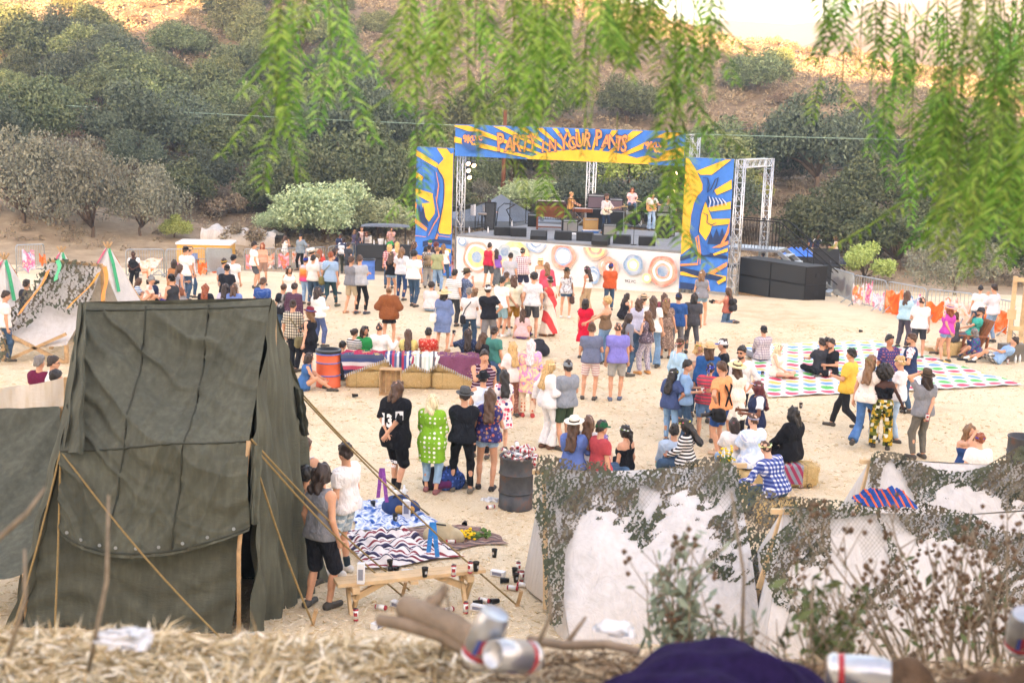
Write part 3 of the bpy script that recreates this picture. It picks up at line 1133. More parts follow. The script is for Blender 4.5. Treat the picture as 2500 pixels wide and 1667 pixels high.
  S.cuts.append((T(0,0,.135),up))
  S.noise=(.005,34,r.random()*6)
 def torso(S,off,sleeve,hem,strap=None):
  for i,(a,b,rr)in enumerate(tor):
   if strap is not None and i in(1,2):
    continue
   if sleeve==0 and i==2:
    a,b=T(-.10,-.01,.455),T(.10,-.01,.455)
    rr=.05
   o2=off+(.012 if i==3 else.014 if i==4 else 0)
   S.cap(a,b,rr*k+o2,k=.06)
  if hem<-.05:
   S.cap(T(-.085,0,-.05),T(.085,0,-.05),.135*fat*k+off,k=.06)
   if pose in('sit','cross','bale','squat','recline'):
    S.cap(T(-.08,.05,-.03),T(.08,.05,-.03),.13*fat*k+off,k=.05)
  if hem<-.15:
   S.cap(T(-.07,0,-.05),T(-.075,.01,hem-.05),.12*fat*k+off,.13*k+off,k=.06)
   S.cap(T(.07,0,-.05),T(.075,.01,hem-.05),.12*fat*k+off,.13*k+off,k=.06)
  if sleeve>0:
   for sd in(-1,1):
    sh,el,wr=J['sh',sd],J['el',sd],J['wr',sd]
    if sleeve<1:
     dd=(el-sh)/np.linalg.norm(el-sh)
     S.cap(sh,el,.052*k*lf+off*1.1,.044*k+off*1.3,k=.03,cut=(sh+(el-sh)*sleeve,dd))
    else:
     S.cap(sh,el,.05*k*lf+off,.042*k+off,k=.03)
     dd=(wr-el)/np.linalg.norm(wr-el)
     S.cap(el,wr,.043*k+off,.030*k+off,k=.02,cut=(el+(wr-el)*(sleeve-1),dd))
  S.cuts.append((T(0,0,hem),-up))
  if strap is not None:
   S.cuts.append((T(0,0,strap),up))
  else:
   S.subs.append((T(0,.045,.545),.088*k))
  S.noise=(.006,26,r.random()*6)
 def skirt(S,z0,z1,r1,rip=7,amp=.02,back=0):
  a=T(0,0,z0)
  zt=pel[2]+z1*k
  ph=r.random()*6
  def f(D,X,Y,Z,a=a,zt=zt):
   t=np.clip((a[2]-Z)/max(a[2]-zt,.01),0,1)
   ang=np.arctan2(Y,X)
   rad=(.115*fat+(r1-.115*fat)*t**.75)*k*(1+amp*4*t*np.sin(ang*rip+ph))
   cy=-back*t
   d=np.sqrt(((X-a[0])/1.08)**2+((Y-cy)/.86)**2)-rad
   d=np.maximum(d*.9,np.maximum(zt-Z,Z-a[2]-.03))
   return np.minimum(D,d)
  S.cap((a[0]-r1*1.1,a[1]-.01,zt),(a[0]+r1*1.1,a[1]+.01,a[2]),.0001)
  S.caps.pop()
  S.box=True
  S.cap((-r1*1.1*k,-r1*k,zt),(-r1*1.1*k,-r1*k,zt),.001)
  S.cap((r1*1.1*k,r1*k,a[2]+.05),(r1*1.1*k,r1*k,a[2]+.05),.001)
  S.fn.append(f)
 if bot:
  bk,bc=bot.split('|')
  S=SDF()
  m=cloth(bc)
  if bk in('jeans','trousers','flare','slim','baggy','crop'):
   L={'jeans':(1.93,.010,.012,0),'trousers':(1.95,.014,.016,.005),'flare':(1.99,.008,.006,.055),'slim':(1.9,.007,.006,0),'baggy':(1.96,.03,.035,.02),'crop':(1.75,.01,.012,0)}[bk]
   legs(S,0,L[0],L[1],L[2],L[3])
   part('trousers',S,m)
  elif bk in('shorts','mini','long'):
   e,lo={'shorts':(.82,.016),'mini':(.32,.012),'long':(1.02,.03)}[bk]
   legs(S,0,e,lo,lo)
   part('shorts',S,m)
  else:
   z1,r1,amp={'skirt':(-.42,.24,.02),'short':(-.24,.2,.015),'maxi':(-.82,.26,.02),'midi':(-.58,.25,.02)}[bk]
   skirt(S,.13,z1,r1,7,amp)
   part('skirt',S,m)
 if top:
  for spec in top.split('&'):
   tk,tcol=spec.split('|')
   S=SDF()
   m=cloth(tcol)
   A={'tee':(.016,.62,-.06),'loose':(.026,.8,-.1),'long':(.016,1.93,-.06),'shirt':(.020,.78,-.09),'roll':(.018,1.25,-.08),'tank':(.012,0,-.06),'crop':(.014,.4,.12),'jacket':(.034,1.95,-.10),'vest':(.03,0,-.06),'tunic':(.035,1.7,-.36),'band':(.012,0,.16),'tube':(.012,0,0),'robe':(.03,1.6,-.02),'jersey':(.045,.95,-.2),'cape':(.07,1.0,-.12)}
   if tk in A:
    o_,sl_,hm_=A[tk]
    torso(S,o_,sl_,hm_,.40 if tk in('band','tube')else None)
    part({'jacket':'jacket','vest':'vest','cape':'jacket'}.get(tk,'shirt'),S,m)
    if tk in('tank','band','tube')and 'nostrap' not in acc:
     mb=MB()
     for sd in(-1,1):
      mb.tube([T(sd*.085,-.098*fb,.40),T(sd*.09,-.06,.53),T(sd*.085,.07,.52),T(sd*.08,.105*fb,.40)],.013*k,5)
     mb.build('strap',m,ob,smooth=True)
   else:
    z1,r1,slv={'dress':(-.40,.23,0),'minidress':(-.28,.22,0),'maxidress':(-.84,.27,0),'sdress':(-.42,.25,.45),'longdress':(-.62,.25,.5),'romper':(-.30,.2,0)}[tk]
    torso(S,.013,slv,.02)
    S.cuts.pop()
    cutp=S.cuts
    S.cuts=[]
    subs,S.subs=S.subs,[]
    skirt(S,.14,z1,r1,8,.02)
    S.subs=subs
    part('dress',S,m)
# --- shoes
 if shoes:
  ms=mat(shoes,.7)
  for sd in(-1,1):
   S=SDF()
   heel=J['ank',sd]+np.array([0,-.045,-.038])*k
   S.cap(heel,J['toe',sd]+np.array([0,.01,0]),.043*k,.038*k,k=.03)
   S.cap(J['ank',sd]+np.array([0,0,-.02]),heel,.046*k,.045*k,k=.03)
   S.cuts.append((np.array([0,0,.0]),np.array([0,0,-1.0])))
   part('shoe',S,ms,min(h,.02))
 if 'socks' in ''.join(acc):
  c=[a for a in acc if a.startswith('socks')][0].split('|')[1]
  for sd in(-1,1):
   S=SDF()
   dd=(J['ank',sd]-J['knee',sd])/np.linalg.norm(J['ank',sd]-J['knee',sd])
   S.cap(J['ank',sd]-dd*.11,J['ank',sd],.047*k,.043*k)
   part('sock',S,mat(c,.9),min(h,.02))
# --- hair
 Hm=lambda p:hc+Rh@(np.array(p,float)*hk)
 if hair and hair!='bald':
  hs,hcol=hair.split('.')
  S=SDF()
  e=np.array([.076,.096,.118])*hk
  thick={'buzz':.006,'short':.016,'crop':.012}.get(hs,.017)
  S.ell.append((hc,e+thick,Rh))
  fwd,upv=Rh@np.array([0,1.0,0]),Rh@np.array([0,0,1.0])
  nv=upv-.62*fwd if hs in('buzz','short','crop','curly','bun','mohawk')else upv*.62-.78*fwd
  nv/=np.linalg.norm(nv)
  cutp=(hc+upv*(.012 if hs in('buzz','short','crop','mohawk')else.016)*hk+fwd*.004,-nv)
  amp,fr=.010,64
  if hs=='short':
   S.cap(Hm((0,.03,.095)),Hm((0,-.04,.10)),.055*hk)
  if hs=='curly':
   S.cap(Hm((0,-.02,.05)),Hm((0,-.03,.06)),.115*hk)
   amp,fr=.012,90
  if hs=='mohawk':
   S.cap(Hm((0,.06,.09)),Hm((0,-.05,.10)),.04*hk)
  if hs=='afro':
   S.cap(Hm((0,-.03,.03)),Hm((0,-.05,.04)),.185*hk)
   amp,fr=.016,75
  if hs=='bun':
   S.cap(Hm((0,-.115,.06)),Hm((0,-.12,.07)),.045*hk)
  if hs=='topbun':
   S.cap(Hm((0,-.06,.14)),Hm((0,-.06,.15)),.045*hk)
  if hs=='pony':
   S.cap(Hm((0,-.11,.02)),Hm((0,-.13,-.05)),.035*hk,.03)
   S.cap(Hm((0,-.13,-.05)),Hm((.01,-.13,-.33)),.034*hk,.015)
  if hs in('bob','shag','long','vlong','wavy'):
   L={'bob':.13,'shag':.19,'long':.27,'vlong':.40,'wavy':.30}[hs]
   w=1.15 if hs=='wavy' else 1
   ye=-.085-.38*max(0,L-.13)
   S.cap(Hm((-.03,-.05,.0)),Hm((-.045,ye,-L)),.062*hk*w,.05*hk*w)
   S.cap(Hm((.03,-.05,.0)),Hm((.045,ye,-L)),.062*hk*w,.05*hk*w)
   for sd in(-1,1):
    S.cap(Hm((sd*.066,-.015,.03)),Hm((sd*.078,-.01,-.85*L)),.032*hk*w,.022*hk*w)
   amp,fr=(.016,48)if hs in('wavy','shag')else(.011,52)
  S.noise=(amp,fr,r.random()*6)
  if hs in('buzz','short','crop','curly','bun','mohawk','pony','topbun'):
   if hs=='pony':
    pass
   else:
    S.cuts.append(cutp)
  fc=Hm((0,.115,-.045))
  S.subs.append((fc,.078*hk))
  S.subs.append((Hm((0,.12,.015)),.06*hk))
  part('hair',S,hairm(hcol),max(.011,min(h,.016)))
 if 'beard' in ''.join(acc):
  S=SDF()
  S.cap(Hm((-.045,.035,-.08)),Hm((.045,.035,-.08)),.026*hk)
  S.cap(Hm((0,.07,-.098)),Hm((0,.068,-.105)),.028*hk)
  S.subs.append((Hm((0,.12,-.05)),.036))
  part('beard',S,hairm((hair or 'short.dark').split('.')[1]),.013)
 if 'shades' in acc or 'glasses' in acc:
  mb=MB()
  for sd in(-1,1):
   P=[Hm((sd*(.033+.027*math.cos(t)),.098-.004*abs(math.cos(t)),.012+.019*math.sin(t)))for t in np.linspace(0,5.5,8)]
   Pb=[p-Rh@np.array([0,.008,0])for p in P]
   mb.add(P+Pb,[tuple(range(8)),tuple(range(15,7,-1))]+[(i,i+8,(i+1)%8+8,(i+1)%8)for i in range(8)])
   mb.beam(Hm((sd*.062,.088,.016)),Hm((sd*.080,0,.016)),.006)
  mb.beam(Hm((-.012,.1,.016)),Hm((.012,.1,.016)),.006)
  mb.build('sunglasses' if 'shades' in acc else 'spectacles',mat('#15120f',.2,0,.5),ob)
 if 'upshades' in acc:
  mb=MB()
  for sd in(-1,1):
   mb.lathe([(.001,-.004),(.026,-.004),(.026,.004),(.001,.004)],Hm((sd*.033,.075,.100)),8,M=Matrix(Rh.tolist())@Matrix.Rotation(R(-50),3,'X'))
  mb.build('sunglasses',mat('#15120f',.2,0,.5),ob)
# --- hats
 if hat:
  build_hat(hat,ob,Hm,Rh,hk)
 if 'harness' in acc:
  mb=MB()
  for sd in(-1,1):
   mb.tube([T(sd*.08,.16,.2),T(sd*.10,.13,.42),T(sd*.10,-.01,.555),T(sd*.085,-.165,.38),T(0,-.172,.22),T(-sd*.1,-.165,.02)],.018*k,5)
  mb.build('strap',mat('#16161a',.8),ob,smooth=True)
 if 'belt' in acc:
  S=SDF()
  S.cap(T(-.07,0,.11),T(.07,0,.11),.128*fat*k)
  S.cuts+=[(T(0,0,.13),up),(T(0,0,.09),-up)]
  part('belt',S,mat('#4a3526',.6))
 PEOPLE[label]=(ob,J,T,Hm,k)
 return ob
def build_hat(spec,ob,Hm,Rh,hk):
 hk_,col=spec.split('|')[:2]
 extra=spec.split('|')[2:]
 RM=Matrix(Rh.tolist())
 m=cloth(col)
 mb=MB()
 sy=1.22
 if hk_ in('fedora','sun','cowboy','straw'):
  br,bz,ch,cr={'fedora':(.145,.010,.115,.082),'sun':(.20,-.005,.10,.085),'cowboy':(.19,.03,.12,.08),'straw':(.17,.012,.10,.085)}[hk_]
  prof=[(.085,.0),(br*.8,-.004),(br,bz),(br+.003,bz+.006),(br*.8,.006),(.089,.012),(.087,.03),(cr,ch*.8),(cr*.85,ch),(cr*.35,ch-.012),(.001,ch-.02)]
  M=RM@Matrix.Rotation(R(6),3,'X')
  n=24
  mb.lathe([(a*hk,z*hk)for a,z in prof],Hm((0,-.012,.052)),n,0,M,1,sy)
  if hk_=='cowboy':
   mb.v=[tuple(Vector(p)+RM@Vector((0,0,.055*(max(0,abs((RM.inverted()@(Vector(p)-Vector(Hm((0,0,.05))))).x)-.09)/.1)**1.0)))for p in mb.v]
  hob=mb.build('hat',m,ob,smooth=True)
  bd=MB().lathe([(.0895*hk,.013),(.091*hk,.014),(.0885*hk,.04),(.086*hk,.04)],Hm((0,-.012,.052)),n,0,M,1,sy)
  bd.build('hat_band',mat(extra[0]if extra and extra[0].startswith('#')else '#1c1a1a',.8),ob,smooth=True)
  if 'flower' in extra:
   fl=MB()
   for i in range(6):
    fl.lathe([(.001,-.01),(.014,0),(.001,.012)],Hm((.06+.02*math.cos(i),-.09+.0*i,.075+.02*math.sin(i))),6)
   fl.build('hat_flower',mat('#f0c020',.7),ob)
 elif hk_ in('cap','backcap','trucker','beanie','flatcap','bandana'):
  prof=[(.086,-.012),(.089,.0),(.087,.03),(.076,.062),(.055,.082),(.02,.092),(.001,.093)]
  if hk_=='beanie':
   prof=[(.088,-.03),(.091,.0),(.089,.035),(.078,.07),(.05,.095),(.015,.105),(.001,.106)]
  M=RM@Matrix.Rotation(R(-4 if hk_!='bandana' else 8),3,'X')
  mb.lathe([(a*hk,z*hk)for a,z in prof],Hm((0,-.004,.045)),16,0,M,1,1.24)
  mb.build('hat',m,ob,smooth=True)
  if hk_ in('cap','trucker','backcap','flatcap'):
   vb=MB()
   sgn=-1 if hk_=='backcap' else 1
   P=[]
   for zo in(0,-.006):
    for t in np.linspace(-1.15,1.15,9):
     P.append(Hm((.078*math.sin(t),sgn*.098*math.cos(t),.045+zo)))
    for t in np.linspace(1.1,-1.1,9):
     P.append(Hm((.072*math.sin(t),sgn*(.105*math.cos(t)+.072 if hk_!='flatcap' else.105*math.cos(t)+.03),.030+zo)))
   vb.add(P,[tuple(range(18)),tuple(range(35,17,-1))]+[(i,i+18,(i+1)%18+18,(i+1)%18)for i in range(18)])
   vb.build('visor',cloth(extra[0])if extra else m,ob)
  if hk_=='bandana':
   kb=MB()
   kb.tube([Hm((0,-.11,.03)),Hm((.01,-.135,-.03)),Hm((.02,-.125,-.11))],[.018,.022,.006],5)
   kb.tube([Hm((0,-.11,.03)),Hm((-.02,-.13,-.02)),Hm((-.03,-.12,-.07))],[.018,.02,.006],5)
   kb.build('knot',m,ob,smooth=True)
 elif hk_=='wreath':
  cols=[col]+[e for e in extra if e.startswith('#')]
  rr=random.Random(len(col)+int(hk*1e6))
  mats=[mat(c,.8)for c in cols]+[mat('#4d6a33',.8)]
  for i in range(20):
   t=i/20*6.283
   p=Hm((.087*math.cos(t),.108*math.sin(t),.052+.012*math.sin(t)+rr.uniform(-.008,.008)))
   q=rr.uniform(.014,.024)
   mb.lathe([(.001,-q*.6),(q,-q*.1),(q*.7,q*.5),(.001,q*.7)],p,6,rr.randrange(len(mats)),RM)
  mb.build('flower_crown',mats,ob)
  if 'ribbon' in extra:
   rb=MB()
   for dx in(-.015,.02):
    rb.beam(Hm((dx,-.115,.04)),Hm((dx*2.5,-.14,-.27)),.010,.003)
   rb.build('ribbon',mat('#efe8e4',.8),ob)
 elif hk_=='headband':
  mb.lathe([(.083*hk,-.012),(.086*hk,-.012),(.086*hk,.010),(.083*hk,.010)],Hm((0,-.005,.045)),18,0,RM,1,1.24)
  mb.build('headband',m,ob,smooth=True)
# ------------------------------------------------------------ the stage
DECK=1.47
def on_z(sx,sy,z):
 d=ray(sx,sy)
 return CAM+d*((z-CAMZ)/d.z)
FL,FR=on_z(1117,572,DECK),on_z(1666,613,DECK)
SW=(FR-FL).xy.length
SANG=math.atan2(FR.y-FL.y,FR.x-FL.x)
SD=8.4
SM=Matrix.Translation((FL.x,FL.y,0))@Matrix.Rotation(SANG,4,'Z')
SMI=SM.inverted()
FN=(SM.to_3x3()@Vector((0,-1,0)))
def sploc(c,x,y,off=0.0):
 """photo pixel -> (u, z) on the upright plane of the stage front"""
 sx,sy=px(c,x,y)
 d=ray(sx,sy)
 p0=SM@Vector((0,-off,0))
 t=(p0-CAM).dot(FN)/d.dot(FN)
 q=SMI@(CAM+d*t)
 return q.x,q.z
def deck(c,x,y):
 p=SMI@on_z(*px(c,x,y),DECK)
 return p.x,p.y
M_BLACK=mat('#1b1b1d',.7,0,.3)
M_CASE=mat('#26282b',.75,0,.3,.2,6)
M_DECK=mat('#85888a',.85,0,.2,.15,2)
M_METAL=mat('#c9ccce',.35,.9,.5,.1,5)
M_GALV=mat('#a4abb0',.45,.7,.5,.15,6)
M_WHITE=mat('#dedfe0',.85,0,.2,.04)
M_WOOD=mat('#b5956e',.8,0,.25,.25,9,.3,40)
M_ORGAN=mat('#7d4426',.45,0,.4,.25,8)
M_BLUE=mat('#3f7bd0',.75,0,.25,.14,2.2)
M_YEL=mat('#f2b93c',.75,0,.25,.10,2.2)
M_ORANGE=mat('#e8935a',.75,0,.25,.12,3)
M_INK=mat('#2c3f66',.75,0,.25,.15,4)
st=thing('stage','raised outdoor stage with dark deck behind the painted white skirt','stage',(FL.x,FL.y,0),SANG)
mb=MB()
mb.box((SW/2,SD/2,DECK-.09),(SW,SD,.18))
mb.build('deck',M_DECK,st)
mb=MB()
for u in np.linspace(.15,SW-.15,6):
 for v in(.2,SD/2,SD-.2):
  mb.tube([(u,v,-1.6),(u,v,DECK-.18)],.04,6)
mb.build('leg',M_GALV,st)
def tess(poly):
 from mathutils.geometry import tessellate_polygon
 return tessellate_polygon([[Vector((x,0,z))for x,z in poly]])
class Paint:
 """flat print: coloured shapes laid 3 mm above one another on an upright cloth"""
 def __init__(s,v0):
  s.mb=MB()
  s.v0=v0
  s.layer=0
 def poly(s,pts,mi,same=False):
  if not same:
   s.layer+=1
  y=s.v0-.003*s.layer
  s.mb.add([(a,y,b)for a,b in pts],[t if False else tuple(reversed(t))for t in tess(pts)],mi)
 def stroke(s,pts,w,mi):
  s.layer+=1
  P=[Vector(p)for p in pts]
  L,Rr=[],[]
  for i,p in enumerate(P):
   d=(P[min(i+1,len(P)-1)]-P[max(i-1,0)]).normalized()
   n=Vector((-d.y,d.x))*w/2*(1 if 0<i<len(P)-1 else.4)
   L.append(p+n)
   Rr.append(p-n)
  y=s.v0-.003*s.layer
  for i in range(len(P)-1):
   s.mb.add([(q.x,y,q.y)for q in(L[i],L[i+1],Rr[i+1],Rr[i])],[(0,1,2,3)],mi)
def clip_rect(poly,x0,x1,z0,z1):
 def cl(P,f,g):
  out=[]
  for i in range(len(P)):
   a,b=P[i-1],P[i]
   if f(a)>=0:
    out.append(a)
   if(f(a)>=0)!=(f(b)>=0):
    t=f(a)/(f(a)-f(b))
    out.append((a[0]+(b[0]-a[0])*t,a[1]+(b[1]-a[1])*t))
  return out
 for f in(lambda p:p[0]-x0,lambda p:x1-p[0],lambda p:p[1]-z0,lambda p:z1-p[1]):
  poly=cl(poly,f,None)
  if len(poly)<3:
   return[]
 return poly
def letters(txt,size,bold=0.0,extr=.002):
 """mesh data of a word: verts (x,z) and faces, origin at its lower left"""
 cu=bpy.data.curves.new('lettering','FONT')
 cu.body=txt
 cu.size=size
 cu.offset=bold
 cu.resolution_u=2
 o=bpy.data.objects.new('lettering',cu)
 COL.objects.link(o)
 bpy.context.view_layer.update()
 me=bpy.data.meshes.new_from_object(o.evaluated_get(bpy.context.evaluated_depsgraph_get()))
 V=[(v.co.x,v.co.y)for v in me.vertices]
 F=[tuple(p.vertices)for p in me.polygons]
 bpy.data.objects.remove(o)
 bpy.data.curves.remove(cu)
 bpy.data.meshes.remove(me)
 return V,F
def put_text(pt,txt,x,z,size,mi,rot=0,bold=0.0,sx=1.0,y=None):
 V,F=letters(txt,size,bold)
 c,s=math.cos(rot),math.sin(rot)
 pt.layer+=1
 yy=pt.v0-.003*pt.layer if y is None else y
 pt.mb.add([(x+a*sx*c-b*s,yy,z+a*sx*s+b*c)for a,b in V],F,mi)
 return max([v[0]for v in V])*sx
def cloth_panel(name,label,u0,u1,z0,z1,v,m,cat='banner',waves=.03):
 t=thing(name,label,cat,(FL.x,FL.y,0),SANG)
 def fn(a,b):
  return u0+(u1-u0)*a,v+.02+waves*.5*np.sin(a*37+b*3)*(1-b)+0*a,z0+(z1-z0)*b
 P,Q=grid_mesh(fn,40,10)
 P2=P.copy()
 P2[:,1]+=.03
 link('cloth',np_mesh('cloth',P,Q,m),t)
 bm_=MB()
 bm_.box(((u0+u1)/2,v+.06+waves,z1-.02),(u1-u0,.05,.05))
 bm_.build('top_bar',M_METAL,t)
 return t
sk=cloth_panel('stage_skirt','white cloth skirt with watercolour flowers along the stage front',-.02,SW-.05,-.75,DECK-.1,-.06,M_WHITE,'skirt',.05)
WC=[]
for c in('#e89a80','#86aad0','#eed48c','#f4f2ee','#6f93b8','#de7f6c','#a9bcc4'):
 n=NT('watercolour_'+c[1:])
 n.col(n.ramp(n.noise(3.5,4,.7),[(.38,c),(1.0,'#e4e0dc')]))
 WC.append(n.set(.85,0,.2))
pt=Paint(-.10)
def flower(c,x,y,r,cols,lobes=5,am=.03):
 u,z=sploc(c,x,y)
 rr=r/(CROP[c][2])/62.0
 ph=rng.random()*6
 for i,mi in enumerate(cols):
  q=rr*(1-.8*i/len(cols))
  P=[(u+q*(1+am*math.sin(t*lobes+ph+i)+am*.6*math.sin(t*3+ph))*math.cos(t),z+q*(1+am*math.sin(t*lobes+ph+i))*math.sin(t))for t in np.linspace(0,6.283,40)[:-1]]
  P=clip_rect(P,.02,SW-.1,-.6,DECK-.13)
  if P:
   pt.poly(P,mi)
for a in(('F',770,310,190,(0,3,2,2,1)),('F',1195,300,190,(2,2,3,6)),('F',1085,250,90,(6,4)),('F',1440,130,140,(1,3,1,3)),('F',1745,300,160,(0,5,1,3,3)),('F',2110,200,150,(0,2,5,2)),('F',2085,500,90,(1,3,6)),('F',2250,420,120,(0,3,3)),('E',490,1195,85,(4,1,2,3)),('E',305,1215,75,(0,5,3)),('E',725,1245,125,(5,0,3,0,4)),('F',620,130,60,(1,3)),('E',170,1290,60,(1,3)),('E',600,1300,40,(2,3))):
 flower(*a)
put_text(pt,'9KLVC',*sploc('E',425,1330),.16,7,0,.004)
pt.mb.build('painted_flowers',WC+[mat('#4a4a4a')],sk)
hu0,hz1=sploc('D',478,88)
hu1,hz0=sploc('E',887,398)
hz1=(hz1+sploc('E',887,135)[1])/2
hz0=(hz0+sploc('D',475,372)[1])/2
hd=cloth_panel('header_banner','long painted blue and yellow header banner lettered over the stage opening',hu0,hu1,hz0,hz1,-.10,M_BLUE,'banner',.02)
pt=Paint(-.115)
hc_u,hc_z=hu0+(hu1-hu0)*.60,hz0-.35
for a0,a1 in((10,17),(24,29),(38,44),(55,61),(74,79),(90,95),(103,108),(116,120),(127,131),(138,142),(147,150),(154,157),(161.5,164),(168,170.5)):
 P=[(hc_u,hc_z)]+[(hc_u+14*math.cos(R(a)),hc_z+14*math.sin(R(a))*.9)for a in(a0,(a0+a1)/2,a1)]
 P=clip_rect(P,hu0+.01,hu1-.01,hz0+.01,hz1-.03)
 if P:
  pt.poly(P,0)
P=[(hc_u+(hu1-hu0)*.30*math.cos(t),hc_z-.05+.88*math.sin(t))for t in np.linspace(0,math.pi,24)]
pt.poly(clip_rect(P,hu0+.01,hu1-.01,hz0+.01,hz1),0)
n_l=0
def bubble(c,x0,y0,word,x1,y1,size,jig):
 """hand drawn looking letters laid along a line between two photo points"""
 a,b=Vector(sploc(c,x0,y0)),Vector(sploc(c,x1,y1))
 global n_l
 for i,ch in enumerate(word):
  p=a.lerp(b,(i+.0)/max(len(word),1))
  r_=jig[i%len(jig)]
  base=pt.layer
  put_text(pt,ch,p.x-.02,p.y,size*1.2*(1+r_[0]),2,r_[1],.045,r_[2]*.66)
  put_text(pt,ch,p.x-.02,p.y,size*1.2*(1+r_[0]),1,r_[1],.016,r_[2]*.66)
JG=[(.15,.08,1.0),(-.1,-.06,1.15),(0,.03,1.1),(.05,-.10,1.05),(.2,-.04,.95)]
bubble('D',850,318,'PARTY',1185,318,.78,JG)
bubble('D',1238,322,'IN',1362,315,.55,JG[1:])
bubble('D',1400,305,'YOUR',1665,260,.66,JG)
bubble('E',195,248,'PANTS',445,305,.66,JG)
def logo(c,x,y):
 u,z=sploc(c,x,y)
 P=[(u+.5*math.cos(t)*(1+.08*math.sin(2*t)),z+.40*math.sin(t)*(1+.12*math.sin(3*t)))for t in np.linspace(0,6.283,30)[:-1]]
 pt.poly(P,3)
 put_text(pt,'9',u-.40,z-.10,.40,1,.2,.02)
 put_text(pt,'K',u-.26,z-.12,.46,1,-.08,.02)
 put_text(pt,'LVC',u-.0,z-.02,.27,1,.06,.014)
 put_text(pt,'RADIO',u-.02,z-.22,.15,0,.03,.005)
logo('D',640,222)
logo('E',672,258)
pt.mb.build('painted_lettering',[M_YEL,M_ORANGE,M_INK,mat('#365a98',.75)],hd)
def tower(label,corners,shapes,strokes):
 us=[sploc(*p)[0]for p in corners]
 zs=[sploc(*p)[1]for p in corners]
 u0,u1=(us[0]+us[3])/2,(us[1]+us[2])/2
 z1,z0=(zs[0]+zs[1])/2,(zs[2]+zs[3])/2
 t=cloth_panel('tower_banner',label,u0,u1,z0,z1,-.10,M_BLUE,'banner',.025)
 p=Paint(-.118)
 c=corners[0][0]
 for mi,pts in shapes:
  q=clip_rect([sploc(c,*a)for a in pts],u0+.01,u1-.01,z0,z1-.02)
  if len(q)>2:
   p.poly(q,mi)
 for mi,w,pts in strokes:
  q=[sploc(c,*a)for a in pts]
  q=[(min(max(a,u0+.03),u1-.03),b)for a,b in q]
  p.stroke(q,w,mi)
 p.mb.build('painted_design',[M_YEL,M_ORANGE,M_INK,mat('#3466b4',.75),mat('#cfd8e6',.8)],t)
 return u0,u1,z0,z1
LT=tower('narrow painted banner covering the left stage tower',(('D',137,283),('D',466,290),('D',440,1390),('D',128,1390)),[(0,[(395,370),(475,325),(475,1010),(430,1042),(345,1032),(330,1000),(352,900),(376,800),(386,700),(386,600),(370,530),(330,480),(322,450)]),(0,[(130,300),(330,425),(322,465),(130,352)]),(0,[(318,288),(402,290),(445,345),(392,400)]),(0,[(130,490),(205,542),(190,578),(130,545)]),(0,[(130,638),(300,690),(322,740),(300,780),(130,692)]),(0,[(190,772),(312,760),(302,862),(252,932),(213,880)]),(2,[(150,900),(165,770),(185,850),(205,790),(225,900),(250,975),(170,930)]),(1,[(128,890),(240,988),(230,1012),(128,940)]),(1,[(128,740),(150,775),(140,850),(128,860)]),(1,[(290,1112),(318,1028),(338,1040),(312,1120)]),(2,[(200,1100),(300,1080),(445,1090),(445,1130),(300,1110),(200,1150)]),(1,[(128,1210),(200,1225),(190,1260),(128,1255)]),(0,[(230,1180),(330,1150),(445,1170),(445,1200),(330,1185),(240,1215)]),(2,[(128,1290),(300,1250),(445,1270),(445,1300),(300,1290),(128,1330)])],[(2,.05,[(322,450),(345,500),(380,560),(386,640),(380,760),(355,890),(330,1005),(300,1100)]),(1,.05,[(320,500),(340,620),(320,760),(345,880),(300,950),(250,1050)]),(1,.06,[(128,1050),(232,1062)]),(1,.06,[(330,1050),(445,1064)]),(3,.12,[(300,480),(325,600),(300,700),(325,850),(270,950),(235,1060)])])
